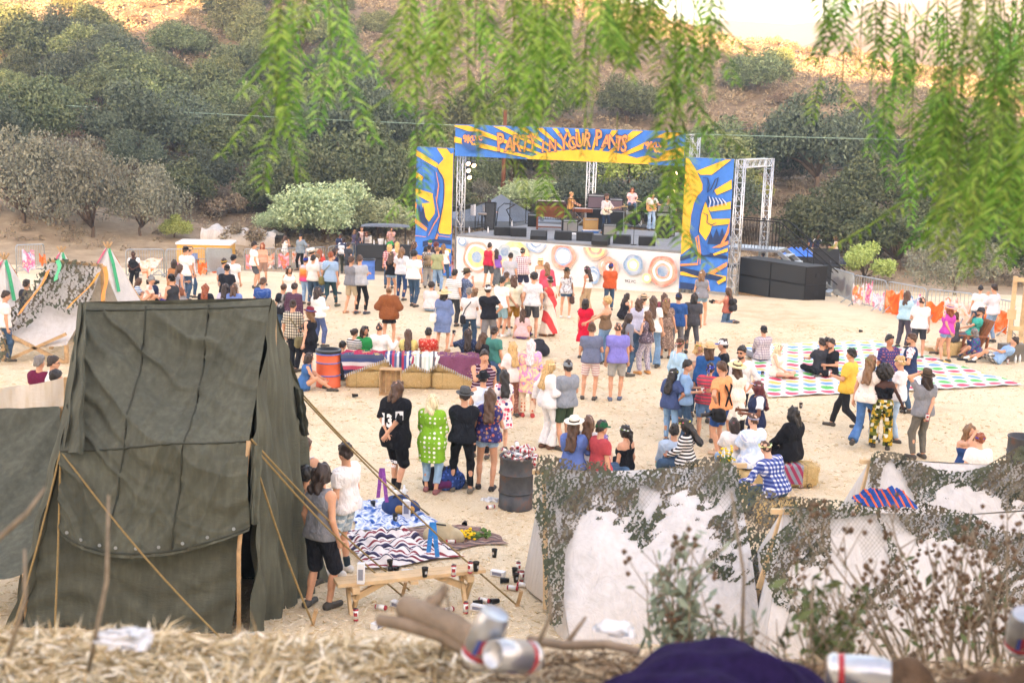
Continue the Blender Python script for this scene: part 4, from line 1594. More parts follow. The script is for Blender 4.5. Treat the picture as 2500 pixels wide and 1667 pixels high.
RT=tower('tall painted banner with dancing blue figure on the right stage tower',(('E',890,343),('E',1277,352),('E',1232,1405),('E',857,1395)),[(0,[(885,340),(925,345),(985,440),(1040,560),(1042,618),(1000,640),(966,720),(945,830),(936,930),(962,1042),(866,1115),(866,800)]),(0,[(988,450),(1245,350),(1280,350),(1110,480),(1020,480)]),(0,[(1130,602),(1270,518),(1270,592),(1150,642)]),(0,[(1080,740),(1225,702),(1270,690),(1265,752),(1100,772)]),(0,[(1060,690),(1112,832),(1262,828),(1258,870),(1112,886),(1100,930),(1062,1002),(1010,932),(1026,800)]),(2,[(1075,1030),(1100,930),(1120,985),(1150,905),(1170,975),(1195,900),(1215,990),(1255,950),(1240,1030)]),(1,[(1180,1030),(1225,940),(1255,850),(1252,930),(1200,1040)]),(1,[(1110,1060),(1180,1030),(1250,1000),(1250,1030),(1180,1060)]),(2,[(860,1130),(980,1095),(1100,1100),(1240,1125),(1240,1150),(1090,1130),(980,1125),(860,1165)]),(1,[(862,1188),(1000,1180),(1006,1196),(862,1206)]),(1,[(1072,1262),(1240,1168),(1240,1200),(1090,1292)]),(0,[(860,1250),(960,1240),(1230,1286),(1225,1316),(960,1292),(860,1275)]),(2,[(860,1212),(990,1240),(1235,1300),(1235,1338),(980,1282),(860,1240)]),(0,[(1150,1330),(1235,1278),(1235,1312),(1168,1352)]),(0,[(1122,1108),(1243,1058),(1243,1088),(1132,1122)]),(2,[(860,1330),(1000,1350),(1100,1395),(860,1395)]),(3,[(1040,500),(1080,510),(1070,620),(1100,640),(1060,700),(1030,760),(1010,880),(1000,960),(1050,1040),(1100,1110),(1040,1120),(1000,1060),(950,1000),(938,920),(950,800),(975,700),(1010,640),(1040,600)])],[(2,.05,[(1040,500),(1080,505),(1095,560),(1080,620),(1110,590),(1140,520),(1165,500),(1150,560),(1120,630)]),(1,.06,[(1000,1190),(1008,1100),(985,980),(1005,960),(1022,1100),(1020,1190)]),(2,.04,[(1040,780),(1080,800),(1075,860),(1110,880),(1150,860)])]+[(4 if i%2 else 2,.045,[(1080+i*13,650+i*2),(1090+i*15,690+i),(1078+i*17,740-i*2)])for i in range(10)])
def truss(label,cols,size=.3):
 """box truss from straight runs; each run (a, b) in stage coordinates"""
 t=thing('truss',label,'truss',(FL.x,FL.y,0),SANG)
 for a,b in cols:
  a,b=Vector(a),Vector(b)
  d=(b-a).normalized()
  e1=d.cross(Vector((0,1,0))if abs(d.y)<.9 else Vector((1,0,0))).normalized()*size/2
  e2=d.cross(e1).normalized()*size/2
  cs=[e1+e2,e1-e2,-e1-e2,-e1+e2]
  ch=MB()
  br=MB()
  for c in cs:
   ch.tube([a+c,b+c],.026,6)
  n=max(2,int((b-a).length/.42))
  for i in range(n):
   p,q=a.lerp(b,i/n),a.lerp(b,(i+1)/n)
   for k in range(4):
    br.tube([p+cs[k],q+cs[(k+1)%4]]if(i+k)%2 else[p+cs[(k+1)%4],q+cs[k]],.012,4)
    br.tube([p+cs[k],p+cs[(k+1)%4]],.012,4)
  ch.build('chord',M_METAL,t,smooth=True)
  br.build('brace',M_METAL,t)
 return t
TZ=RT[3]
truss('white box truss column on the left of the stage opening',[((-.02,.25,-.8),(-.02,.25,hz1-.1)),((.13,.25,hz1-.25),(SW+.1,.25,hz1-.25))],.26)
truss('box truss upright at the back of the stage',[((2.6,SD+.3,-1),(2.6,SD+.3,6.0))],.34)
truss('white truss gate over the stage stairs',[((RT[1]+.2,.2,-.7),(RT[1]+.2,.2,TZ)),((RT[1]+.2,.35,TZ-.17),(RT[1]+.2,4.5,TZ-.17)),((RT[1]+.2,4.65,-1),(RT[1]+.2,4.65,TZ)),((SW+.2,.25,-.7),(SW+.2,.25,hz1-.2))],.3)
M_LIT=NT('lit_lamp')
M_LIT.b.inputs['Emission Color'].default_value=lin('#ffd9a0')
M_LIT.b.inputs['Emission Strength'].default_value=1.2
M_LIT.col('#ffe0b0')
M_LIT=M_LIT.set(.4)
def par(u,v,z,ang,tilt,label):
 t=thing('stage_lamp',label,'stage lamp',SM@Vector((u,v,z)),SANG+ang,'black stage lamps on the truss')
 M=Matrix.Rotation(R(tilt),3,'X')
 MB().lathe([(.03,-.2),(.10,-.18),(.115,.12),(.12,.22),(.105,.22),(.10,.1)],(0,0,0),12,M=Matrix.Rotation(R(90),3,'X').inverted()@Matrix.Identity(3)).build('housing',M_BLACK,t,smooth=True)
 MB().lathe([(.001,.15),(.098,.15),(.098,.155),(.001,.157)],(0,0,0),12,M=Matrix.Rotation(R(90),3,'X').inverted()).build('lens',M_LIT,t)
 mb=MB()
 mb.beam((-.13,0,0),(-.13,0,.2),.03,.01)
 mb.beam((.13,0,0),(.13,0,.2),.03,.01)
 mb.beam((-.13,0,.2),(.13,0,.2),.03,.01)
 mb.build('yoke',M_BLACK,t)
 t.rotation_euler=(R(tilt),0,SANG+ang)
for i,(c,x,y,side)in enumerate((('D',570,415,0),('D',610,432,0),('D',572,476,0),('D',572,536,0),('E',850,455,1),('E',845,520,1),('E',832,540,1),('E',826,600,1))):
 u,z=sploc(c,x,y,-.5)
 par(u,.55+.1*(i%2),z,R(200 if side else 160)-(R(60)if side else R(-60)),-18,['black stage lamp, top one hanging on the left truss','black stage lamp set back beside the top left one','black stage lamp, second up from the lowest on the left truss','black stage lamp with glowing lens lowest on the left truss','black stage lamp, highest of those hidden by leaves on the right','stage lamp under the highest one on the right','stage lamp above the lowest one on the right truss','stage lamp lowest on the right truss behind leaves'][i])
def rail(name,label,p,q,h,group,m=M_BLACK,pitch=.13,r=.022,M=SM,legs=False):
 p,q=Vector(p),Vector(q)
 L=(q-p).xy.length
 a=math.atan2(q.y-p.y,q.x-p.x)
 w=M@p
 rz=a+(SANG if M is SM else 0)
 t=thing(name,label,'barrier',w,rz,group)
 s=(q.z-p.z)/L
 P=[(0,0,0),(0,0,h-.12),(.04,0,h-.03),(.12,0,h),(L-.12,0,h),(L-.04,0,h-.03),(L,0,h-.12),(L,0,0)]
 P=[(x,y,z+x*s)for x,y,z in P]
 MB().tube(P,r,6).tube([(0,0,.12),(L,0,.12+s*L)],r*.8,6).build('frame',m,t,smooth=True)
 b=MB()
 n=int(L/pitch)
 for i in range(1,n):
  x=L*i/n
  b.tube([(x,0,.12+x*s),(x,0,h+x*s)],r*.45,4)
 b.build('bars',m,t)
 if legs:
  for x in(.25,L-.25):
   f=MB()
   f.tube([(x-.02,-.38,0.0),(x,0,.30+x*s),(x+.02,.38,0.0)],r*.9,5)
   f.build('foot',m,t,smooth=True)
 return t
pl=[deck('D',492,1038),deck('D',640,1012),deck('D',742,995),deck('D',940,968),deck('D',1080,946),deck('D',1215,926)]
side=lambda a,b,lb:rail('stage_rail',lb,(a[0],a[1],DECK),(b[0],b[1],DECK),1.2,'black stage rails')
side(pl[0],pl[1],'black stage rail nearest the left tower banner')
side(pl[1],pl[2],'black stage rail with white paper behind the stool')
side(pl[3],pl[4],'black stage rail left of the brown organ, by the dark tent')
side(pl[4],pl[5],'black stage rail directly behind the brown organ')
bk0,bk1=(pl[5][0]+.1,pl[5][1]),(pl[5][0]+2.6,pl[5][1]+.25)
side(bk0,bk1,'black stage rail across the back behind the keyboard player')
hr=MB()
a,b=deck('D',820,985),deck('D',910,965)
hr.tube([(a[0],a[1],DECK),(a[0]+.1,a[1],DECK+.9),(a[0]+.35,a[1]+.1,DECK+1.15),(a[0]+.8,a[1]+.3,DECK+1.1),(b[0],b[1],DECK+.75),(b[0],b[1]+.6,DECK+.2)],.025,6)
tag(hr.build('stair_handrail',M_BLACK,None,True),'curved black handrail of the stairs at the stage side','handrail').matrix_world=SM
sr=thing('stage_stairs','steel stairs with black handrails down from the right side of the stage','stairs',(FL.x,FL.y,0),SANG)
x0=RT[1]+.35
MB().box((x0-.3,4.0,DECK-.05),(2.2,1.6,.1)).build('landing',M_GALV,sr)
for i in range(6):
 MB().box((x0+1.05+i*.36,4.0,DECK-.25-i*.27),(.30,1.2,.05)).build('tread',M_GALV,sr)
for y in(3.35,4.65):
 MB().beam((x0+.8,y,DECK-.1),(x0+3.2,y,DECK-1.9),.06,.16).build('stringer',M_GALV,sr)
 h=MB().tube([(x0-1.2,y,DECK),(x0-1.2,y,DECK+1.05),(x0-1.1,y,DECK+1.15),(x0+.7,y,DECK+1.15),(x0+.85,y,DECK+1.1),(x0+3.3,y,DECK-.75),(x0+3.3,y,DECK-1.9)],.028,6)
 h.tube([(x0+.8,y,DECK+.6),(x0+3.3,y,DECK-1.25)],.02,6)
 for x in np.arange(x0-1.05,x0+.8,.14):
  h.tube([(x,y,DECK),(x,y,DECK+1.15)],.011,4)
 h.tube([(x0+2,y,DECK-1.0),(x0+2,y,DECK+.25)],.02,5)
 h.build('handrail',M_BLACK,sr,smooth=True)
# ------------------------------------------------------------ on the stage
def onstage(name,label,cat,u,v,rz=0,z=DECK,group=None):
 return thing(name,label,cat,SM@Vector((u,v,z)),SANG+rz,group)
wl=['black floor monitor, leftmost on the stage edge','black floor monitor second from the left rail','black floor monitor turned its back, under the organ','black floor monitor below the grey amplifier','black floor monitor below the tan amplifier','black floor monitor at the feet of the bearded guitarist','black floor monitor between the two guitarists','black floor monitor in front of the bass player']
for i,(c,x,y)in enumerate((('D',850,1052),('D',992,1062),('D',1170,1090),('D',1382,1092),('D',1575,1100),('D',1712,1135),('E',368,1032),('E',566,1045))):
 u,v=deck(c,x,y)
 t=onstage('floor_monitor',wl[i],'monitor',u,v+.28,R([12,8,180,10,-5,170,-8,2][i])+.35,group='black floor monitors along the stage edge')
 pr=[(-.28,0),(.28,0),(.30,.16),(.05,.38),(-.28,.36)]
 MB().prism([(y_,z_)for y_,z_ in pr],-.34,.34,M=Matrix.Rotation(R(90),3,'Z')).build('cabinet',M_CASE,t)
 MB().prism([(.275,.19),(.302,.17),(.08,.365),(.05,.365)],-.31,.31,M=Matrix.Rotation(R(90),3,'Z')).build('grille',mat('#3a3d40',.9,0,.2,.3,60),t)
def amp(name,label,c,x,y,w,h,d,mcab,mgr,rz=.55,z=DECK,v=None,group='amplifiers on the stage'):
 u,vv=deck(c,x,y)if v is None else v
 t=onstage(name,label,'amplifier',u,vv+d/2,rz,z,group)
 MB().box((0,0,h/2),(w,d,h)).build('cabinet',mcab,t)
 MB().box((0,-d/2-.006,h*.43),(w*.88,.012,h*.72)).build('grille',mgr,t)
 MB().box((0,-d/2-.008,h*.9),(w*.88,.016,h*.1)).build('control_panel',M_GALV,t)
 MB().tube([(-.12,0,h),(-.1,0,h+.035),(.1,0,h+.035),(.12,0,h)],.012,5).build('handle',M_BLACK,t)
 return t
G_GREY=mat('#8d8c8a',.9,0,.2,.15,80)
G_PUR=mat('#6f6068',.9,0,.2,.15,80)
G_TAN=mat('#b99662',.9,0,.2,.2,80)
amp('amplifier','silver grilled amplifier standing right of the organ','D',1452,1022,.72,.58,.3,M_CASE,G_GREY)
amp('amplifier','grey amplifier behind the bearded guitarist','D',1795,1052,.6,.52,.3,M_CASE,G_GREY)
cr=amp('amplifier','tan tweed amplifier on a blue and white crate','D',1632,1030,.66,.50,.28,mat('#b8894f',.8),G_TAN,z=DECK+.16)
u,v=deck('D',1632,1030)
t=onstage('equipment_crate','low blue and white crate under the tan amplifier','crate',u,v+.14,.55)
MB().box((0,0,.05),(.72,.36,.1)).build('base',mat('#3b6fb5'),t)
MB().box((0,0,.128),(.70,.34,.056)).build('lid',M_WHITE,t)
ub,vb=deck('D',1625,1005)
for i,(du,dv,w,h,lb)in enumerate(((0,1.1,1.0,.95,'black road case behind the tan amplifier'),(.95,1.0,.8,.9,'black road case beside the guitarist, under a speaker cabinet'))):
 t=onstage('road_case',lb,'case',ub+du,vb+dv,.3)
 MB().box((0,0,h/2),(w,.6,h)).build('shell',M_CASE,t)
 e=MB()
 for x in(-w/2,w/2):
  e.beam((x,-.3,0),(x,-.3,h),.03)
 e.beam((-w/2,-.3,h),(w/2,-.3,h),.03)
 e.build('metal_edge',M_GALV,t)
amp('speaker_cabinet','large purple grey speaker cabinet on a road case behind the keyboards','D',0,0,.82,.68,.35,M_CASE,G_PUR,.3,DECK+.95,(ub-.1,vb+.95))
amp('speaker_cabinet','smaller purple grey speaker cabinet left of the bearded guitarist','D',0,0,.66,.60,.35,M_CASE,G_PUR,.3,DECK+.9,(ub+.95,vb+.85))
amp('bass_amplifier','tall black bass cabinet behind the bass player','E',695,985,.6,1.15,.45,M_BLACK,M_CASE,.3)
u,v=deck('E',695,985)
amp('bass_amplifier','black amplifier head topping the tall bass cabinet','E',0,0,.55,.26,.4,M_BLACK,G_GREY,.3,DECK+1.15,(u,v))
amp('amplifier','grey amplifier half hidden by leaves right of the bass player','E',745,970,.6,.5,.3,M_CASE,G_GREY,.3)
amp('amplifier','small black amplifier left of the organ legs','D',1122,975,.42,.62,.4,M_BLACK,M_CASE,.4)
u,v=deck('D',1262,1006)
t=onstage('organ','brown wooden electric organ on four legs facing the crowd','organ',u,v+.35,.42)
MB().box((0,0,.86),(1.28,.62,.5)).build('case',M_ORGAN,t)
for x in(-.58,.58):
 for y in(-.26,.26):
  MB().box((x,y,.32),(.08,.08,.6)).build('leg',M_ORGAN,t)
MB().beam((-.6,.1,.12),(.6,.1,.12),.2,.06).build('pedal_board',M_ORGAN,t)
MB().box((0,-.315,.80),(1.1,.015,.22)).build('panel',mat('#6b3a20',.5,0,.4,.25,8),t)
t2=onstage('keyboard','dark red electric piano lying on top of the organ','keyboard',u+.03,v+.37,.42,DECK+1.11)
MB().prism([(-.3,0),(.3,0),(.3,.19),(-.05,.22),(-.3,.10)],-.68,.68,M=Matrix.Rotation(R(90),3,'Z')).build('case',mat('#4a2a28',.5),t2)
MB().box((.0,-.02,.225),(1.2,.42,.02)).build('lid',mat('#c9b7b0',.6),t2)
u,v=deck('D',1545,1000)
t=onstage('keyboard','small wooden keyboard in front of the seated keyboard player','keyboard',u-.1,v+.6,.3)
MB().box((0,0,.86),(.95,.4,.16)).build('case',M_ORGAN,t)
MB().box((0,.1,.95),(.85,.15,.02)).build('keys',M_WHITE,t)
for sx_ in(-1,1):
 MB().tube([(sx_*.4,-.15,0),(-sx_*.4,.15,.78)],.02,5).build('stand_leg',M_GALV,t)
u,v=deck('D',700,1015)
t=onstage('stool','tall stool with grey padded seat by the stage rail','stool',u,v,0)
MB().lathe([(.001,.74),(.2,.74),(.21,.79),(.18,.82),(.001,.825)],n=16).build('seat',mat('#8f8780',.8),t,smooth=True)
for k in range(4):
 a=k*1.5708+.6
 MB().tube([(.22*math.cos(a),.22*math.sin(a),0),(.14*math.cos(a),.14*math.sin(a),.75)],.014,5).build('leg',M_BLACK,t)
MB().tube([(.19*math.cos(a),.19*math.sin(a),.3)for a in np.linspace(0,6.283,13)],.01,4).build('foot_ring',M_BLACK,t)
u,v=deck('D',770,1000)
t=onstage('column_speaker','leaning dark grey speaker column beside the stool','speaker',u,v,.25)
M=Matrix.Rotation(R(-6),3,'X')
MB().box((0,0,.62),(.46,.34,1.24),M=M).build('cabinet',M_CASE,t)
MB().box((0,-.18,.62),(.40,.02,1.15),M=M).build('grille',mat('#4a4d50',.9),t)
def bottle(p,label,group='white bottles on the stage',h=.26):
 t=thing('bottle',label,'bottle',p,0,group)
 MB().lathe([(.035,0),(.037,.01),(.037,h*.65),(.014,h*.82),(.014,h*.95)],n=10).build('body',M_WHITE,t,smooth=True)
 MB().lathe([(.016,h*.93),(.016,h),(.001,h)],n=10).build('cap',mat('#d9d9dc'),t)
for i,(c,x,y,lb)in enumerate((('D',753,1027,'white bottle standing by the foot of the stool'),('D',590,1027,'white bottle by the rail nearest the left tower'),('D',962,970,'white bottle by the rail left of the organ'),('E',655,985,'white bottle right of the bass player feet'),('E',540,885,'white bottle beside the drum kit'),('E',638,1045,'white bottle at the front edge by the last monitor'))):
 u,v=deck(c,x,y)
 bottle(SM@Vector((u,v,DECK)),lb)
for c,x,y,lb in(('D',622,840,'white paper sheet taped to the left stage rail'),('D',757,785,'small white paper on the rail behind the stool')):
 a=pl[0]if x<700 else pl[1]
 b=pl[1]if x<700 else pl[2]
 f=.88
 p=Vector((a[0]+(b[0]-a[0])*f,a[1]+(b[1]-a[1])*f-.04,DECK+.95))
 o=MB().box((0,0,0),(.24,.006,.5 if x<700 else.32),rz=.5).build('paper_sign',M_WHITE)
 o.matrix_world=SM@Matrix.Translation(p)
 tag(o,lb,'paper sign')
u,v=deck('D',1475,1045)
tw=MB()
for i in range(7):
 tw.lathe([(.001,0),(.10,.02),(.07,.07),(.001,.09)],(rng.uniform(-.15,.15),rng.uniform(-.1,.1),0),8,sx=1.3)
o=tw.build('towel',M_WHITE,None,True)
o.matrix_world=SM@Matrix.Translation((u,v,DECK))
tag(o,'crumpled white towel on the stage by the grey amplifier','towel')
u,v=deck('E',430,900)
t=onstage('drum_kit','black drum kit with chrome stands on a dark mat','drum kit',u,v+1.0,.2)
MB().box((0,.1,.012),(2.4,2.0,.024)).build('rug',M_BLACK,t)
Mx=Matrix.Rotation(R(90),3,'X')
def drum(nm,c,r,h,M=None,m=M_BLACK):
 p=MB().lathe([(.001,-h/2),(r,-h/2),(r*1.03,-h/2+.02),(r,-h/2+.03),(r,h/2-.03),(r*1.03,h/2-.02),(r,h/2),(.001,h/2)],c,20,M=M)
 o=p.build(nm,m,t,smooth=False)
 q=MB().lathe([(.001,h/2+.001),(r*.95,h/2+.001),(r*.95,h/2+.006),(.001,h/2+.006)],c,20,M=M)
 q.build('drum_head',M_WHITE if nm!='bass_drum' else M_CASE,o)
drum('bass_drum',(0,-.15,.36),.30,.42,Mx)
drum('tom_drum',(-.22,.1,.85),.17,.22,Matrix.Rotation(R(-20),3,'X'))
drum('tom_drum',(.22,.1,.85),.17,.22,Matrix.Rotation(R(-20),3,'X'))
drum('floor_tom',(.62,.45,.42),.22,.4)
drum('snare_drum',(-.35,.5,.62),.18,.15,None,M_GALV)
for(x,y,z,r,tl)in((-.75,.1,1.08,.25,12),(.75,-.05,1.12,.28,-14),(-.5,.65,.9,.19,3),(.1,-.2,1.25,.24,8)):
 M=Matrix.Rotation(R(tl),3,'Y')
 MB().lathe([(.001,.02),(.03,.018),(r,-.01),(r,-.004),(.001,.028)],(x,y,z),20,M=M).build('cymbal',mat('#c9a55c',.3,.9),t,smooth=True)
 s_=MB().tube([(x,y,.25),(x,y,z)],.012,5)
 for k in range(3):
  s_.tube([(x,y,.3),(x+.25*math.cos(k*2.1),y+.25*math.sin(k*2.1),.02)],.01,4)
 s_.build('cymbal_stand',M_METAL,t)
def mic(label,p,h,boom,ang):
 t=onstage('microphone_stand',label,'microphone',p[0],p[1],ang,group='microphones on the stage')
 MB().lathe([(.13,0),(.13,.02),(.02,.03),(.012,.05),(.012,h),(.001,h)],n=10).build('pole',M_BLACK,t,smooth=True)
 e=(boom[0],0,h+boom[1])
 MB().tube([(-boom[0]*.25,0,h-boom[1]*.25),e],.009,5).build('boom',M_BLACK,t)
 MB().lathe([(.012,-.1),(.016,0),(.026,.02),(.02,.06),(.001,.065)],e,8,M=Matrix.Rotation(R(100),3,'Y')).build('microphone',mat('#5b5d60',.4,.5),t,smooth=True)
mic('tall boom microphone stand over the drum kit, right',deck('E',600,880),1.75,(-.75,.25),0)
mic('boom microphone stand over the drums, left',deck('E',330,880),1.5,(.35,.6),0)
mic('microphone stand at the stage edge between the guitarists',deck('E',478,1040),1.35,(-.3,.1),.4)
mic('short microphone stand in front of the tan amplifier',deck('D',1625,1010),.35,(.2,.05),1)
mic('microphone stand in front of the keyboard player',deck('D',1500,1005),1.2,(-.4,.25),.3)
mic('short microphone stand before the grey amplifier',deck('D',1443,1025),.4,(.15,.05),1)
c=AT(*px('D',860,830),64)
bz=tz(c.x,64)
tp=thing('canopy_tent','dark grey pop up tent with pointed roof behind the stage','tent',(c.x,66.5,bz),.25)
a_=AT(*px('D',800,690),66.5).z-bz
e_=AT(*px('D',800,895),66).z-bz
rf=MB()
q=2.9
P=[(-q,-q,e_),(q,-q,e_),(q,q,e_),(-q,q,e_)]
for k in range(4):
 a0,a1=Vector(P[k]),Vector(P[(k+1)%4])
 ap=Vector((0,0,a_))
 n=8
 G_=[]
 for i in range(n+1):
  for j in range(n+1):
   s,tt=i/n,j/n
   b_=a0.lerp(a1,tt)
   p_=b_.lerp(ap,s)
   p_.z-=(a_-e_)*.25*math.sin(math.pi*s)
   G_.append(p_)
 rf.add(G_,[(i*(n+1)+j,i*(n+1)+j+1,(i+1)*(n+1)+j+1,(i+1)*(n+1)+j)for i in range(n)for j in range(n)])
 rf.add([a0,a1,a1-Vector((0,0,.35)),a0-Vector((0,0,.35))],[(3,2,1,0)])
rf.build('roof',mat('#5c6672',.7,0,.3,.15,1),tp)
for p in P:
 MB().tube([(p[0],p[1],-.2),p],.03,6).build('leg',M_GALV,tp)
# ------------------------------------------------------------ speaker stacks and cases
def sub_stack(label4,ptl,ptr,hgt,depth,rz=None,pallet=True,cols=2):
 a,b=GP(*ptl),GP(*ptr)
 d=b-a
 ang=math.atan2(d.y,d.x)
 L=d.xy.length
 w=L/cols
 h=hgt/2
 if pallet:
  t=thing('pallet','wooden pallet under the '+('right' if a.x>0 else 'left')+' wall of black speakers','pallet',(a.x,a.y,min(tz(a.x,a.y),tz(b.x,b.y))),ang)
  for i in range(9):
   MB().box((L*(i+.5)/9,depth/2,.10),(L/9*.7,depth,.02)).build('plank',M_WOOD,t)
  for y in(.05,depth/2,depth-.05):
   MB().box((L/2,y,.045),(L,.09,.088)).build('beam',M_WOOD,t)
 z0=min(tz(a.x,a.y),tz(b.x,b.y))+(.115 if pallet else 0)
 k=0
 for j in range(2):
  for i in range(cols):
   p=Vector((a.x,a.y,z0+j*(h+.006)))+Matrix.Rotation(ang,3,'Z')@Vector((w*(i+.5),0,0))
   t=thing('subwoofer',label4[k],'speaker',p,ang,'black speaker boxes flanking the stage')
   MB().box((0,depth/2,h/2),(w-.012,depth,h)).build('cabinet',M_BLACK,t)
   MB().box((0,-.012,h/2),(w-.06,.02,h-.05)).build('grille',mat('#37393b',.9,0,.2,.25,90),t)
   for x in(-w/2+.002,w/2-.002):
    MB().box((x,depth*.55,h*.5),(.03,.2,.14)).build('handle',M_CASE,t)
   k+=1
 return a,ang,L,z0+2*h
RS=sub_stack(['lower left black speaker box right of the stage','lower right black speaker box right of the stage','upper left black speaker box right of the stage','upper right black speaker box right of the stage'],px('E',1298,1432),px('E',1842,1484),1.38,1.15)
LS=sub_stack(['lower left black speaker box in front of the golf cart','lower right black speaker box in front of the golf cart','upper left black speaker box in front of the golf cart','upper right black speaker box in front of the golf cart'],px('C',985,405),px('C',1480,418),1.4,.9,pallet=False)
def flight_case(label,p,rz,w,d,h,open_=False):
 t=thing('flight_case',label,'case',p,rz)
 MB().box((0,0,h/2),(w,d,h)).build('shell',M_CASE,t)
 e=MB()
 for x in(-w/2,w/2):
  for y in(-d/2,d/2):
   e.beam((x,y,0),(x,y,h),.03)
 e.build('metal_edge',mat('#3c3f42',.4,.6),t)
 if open_:
  MB().box((0,d/2+.12,h+.36),(w,.10,.75),M=Matrix.Rotation(R(-16),3,'X')).build('lid',M_CASE,t)
 else:
  MB().box((0,0,h+.03),(w,d,.055)).build('lid',M_CASE,t)
 for x in(-.2,.2):
  MB().box((x,-d/2-.006,h*.55),(.16,.014,.10)).build('handle',M_BLACK,t)
p=GP(*px('E',1985,1400))
flight_case('open black flight case with raised lid beside the speaker wall',p+Vector((.2,.4,0)),-.15,1.25,.8,1.2,True)
p2=GP(*px('E',1850,1390))
flight_case('black flight case carrying the blue tarp behind the speakers',p2+Vector((.1,2.6,0)),-.1,1.6,.8,1.35)
tb=MB()
g_=np.random.default_rng(5)
top=p2+Vector((.1,2.6,1.41))
def crumple(nx,ny,w,d,h,seed,sharp=1.0):
 g=np.random.default_rng(seed)
 def fn(u,v):
  e=np.minimum(np.minimum(u,1-u),np.minimum(v,1-v))*4
  z=h*np.clip(e,0,1)**.6*(.55+.45*np.sin(u*11+seed+2*np.sin(v*9))*np.sin(v*8+seed*2+1.5*np.sin(u*10))+.15*np.sin(u*31+v*23))
  return(u-.5)*w+.03*np.sin(v*20),(v-.5)*d+.03*np.sin(u*17),np.abs(z)
 return grid_mesh(fn,nx,ny)
P,Q=crumple(40,26,1.6,.85,.42,3)
o=link('tarp',np_mesh('tarp',P+np.array(top),Q,mat('#2f6fd0',.5,0,.4)))
tag(o,'crumpled bright blue tarp lying on a black flight case','tarp')
P,Q=crumple(30,22,1.0,.7,.65,6)
o=link('plastic_bag',np_mesh('plastic_bag',P+np.array(p+Vector((.75,1.1,1.2))),Q,mat('#222a38',.35,0,.5)))
tag(o,'dark plastic sheet heaped behind the open flight case lid','plastic sheet')
u,v=0,0
mx=thing('mixing_desk','sound desk with pale papers behind the right speaker wall','mixing desk',GP(*px('E',1330,1420))+Vector((.4,1.9,0)),-.1)
MB().box((0,0,.9),(1.5,.8,.1),M=None).build('desk',M_CASE,mx)
MB().box((.1,-.1,1.0),(.5,.35,.02),M=Matrix.Rotation(R(12),3,'X')).build('papers',M_WHITE,mx)
for x in(-.7,.7):
 MB().box((x,0,.43),(.06,.6,.86)).build('leg',M_GALV,mx)
# ------------------------------------------------------------ tents
def canvas(name,base,dark,light,streak=.5):
 n=NT(name)
 f=n.noise(1.3,5,.65)
 s=n.noise(2.2,4,.6,n.mapping((6,6,.7)))
 g=n.math('ADD',n.math('MULTIPLY',f,1-streak),n.math('MULTIPLY',s,streak))
 n.col(n.ramp(g,[(.30,dark),(.5,base),(.72,light)]))
 w=n.noise(9,4,.6,n.mapping((1,1,4),(.0,.7,.0)),.4)
 n.bump(w,.35,.03)
 return n.set(.9,0,.2)
M_OLIVEC=canvas('olive_canvas','#53554a','#45473e','#66685b')
def soiled():
 n=NT('soiled_white_canvas')
 f=n.noise(1.1,5,.65)
 s=n.noise(2.0,5,.6,n.mapping((5,5,.6)))
 z=n.xyz()[2]
 low=n.math('SUBTRACT',1.0,n.math('DIVIDE',z,.7))
 d=n.math('MULTIPLY',n.math('MAXIMUM',low,0.0),n.math('ADD',f,.2))
 c=n.ramp(n.math('ADD',n.math('MULTIPLY',f,.5),n.math('MULTIPLY',s,.5)),[(.3,'#b0ada8'),(.5,'#c4c1be'),(.7,'#d0cecc')])
 n.col(n.mix(n.math('MINIMUM',n.math('MULTIPLY',d,.7),.55),c,'#b39f80'))
 w=n.noise(4,5,.6,n.mapping((1,1,.35),(.2,.3,.1)),1.5)
 n.bump(w,.7,.06)
 return n.set(.9,0,.15)
M_WHITEC=soiled()
M_BEIGE=canvas('beige_canvas','#d9cfc0','#c6b48f','#e2dbd0',.6)
M_PINE=mat('#cdb088',.75,0,.25,.18,4,.2,30)
M_ROPE=mat('#8d774f',.9,0,.2,.25,60)
def sheet3(name,fn,nu,nv,m,parent,thick=0):
 P,Q=grid_mesh(fn,nu,nv)
 o=link(name,np_mesh(name,P,Q,m),parent)
 return o
def lerp3(a,b,t):
 return np.array(a)[None,:]*(1-t[:,None])+np.array(b)[None,:]*t[:,None]
def n1(q,k):
 return(np.sin(q*1.0+k)+.7*np.sin(q*1.73+2.1*k)+.5*np.sin(q*2.91+.7*k))/2.2
def crease(q,k):
 return np.clip(1-np.abs(n1(q,k))*2.6,0,1)**1.5
def folds(u,v,seed=0,amp=.03):
 q=v+.62*(1-u)**1.5+.035*n1(u*9+v*2,seed)+.02*n1(v*14,seed+3)
 w=u*.8+v*.35
 env=.55+.45*np.sin(u*3.1+v*2+seed)
 d=amp*n1(q*9,seed)*(.5+.5*np.sin(np.pi*u))
 d+=amp*.8*crease(q*13+.6*u,seed+1)*env
 d+=amp*.20*crease(q*24+1.5*u,seed+2)*(1-.6*env)
 d+=amp*.30*crease(w*21+.8*v,seed+3)*(v>.04)*np.clip(1.2-1.6*np.abs(u-.75),0,1)
 d+=amp*.10*n1(w*40+5*np.sin(v*7),seed+4)
 return d
at=thing('army_tent','large weathered olive army tent with rope stays in front of the field','tent')
Yf,Yr,Yb=13.5,14.7,15.9
rl,rr_=AT(203,737,Yr),AT(663,728,Yr)
el,er=AT(148,1101,Yf),AT(607,1076,Yf)
bl_,br_=AT(40,1560,Yf-.1),AT(560,1565,Yf-.1)
ebr,bbr=AT(734,965,Yb),AT(778,1512,Yb)
ebl=AT(215,990,Yb)
bbl=AT(150,1500,Yb)
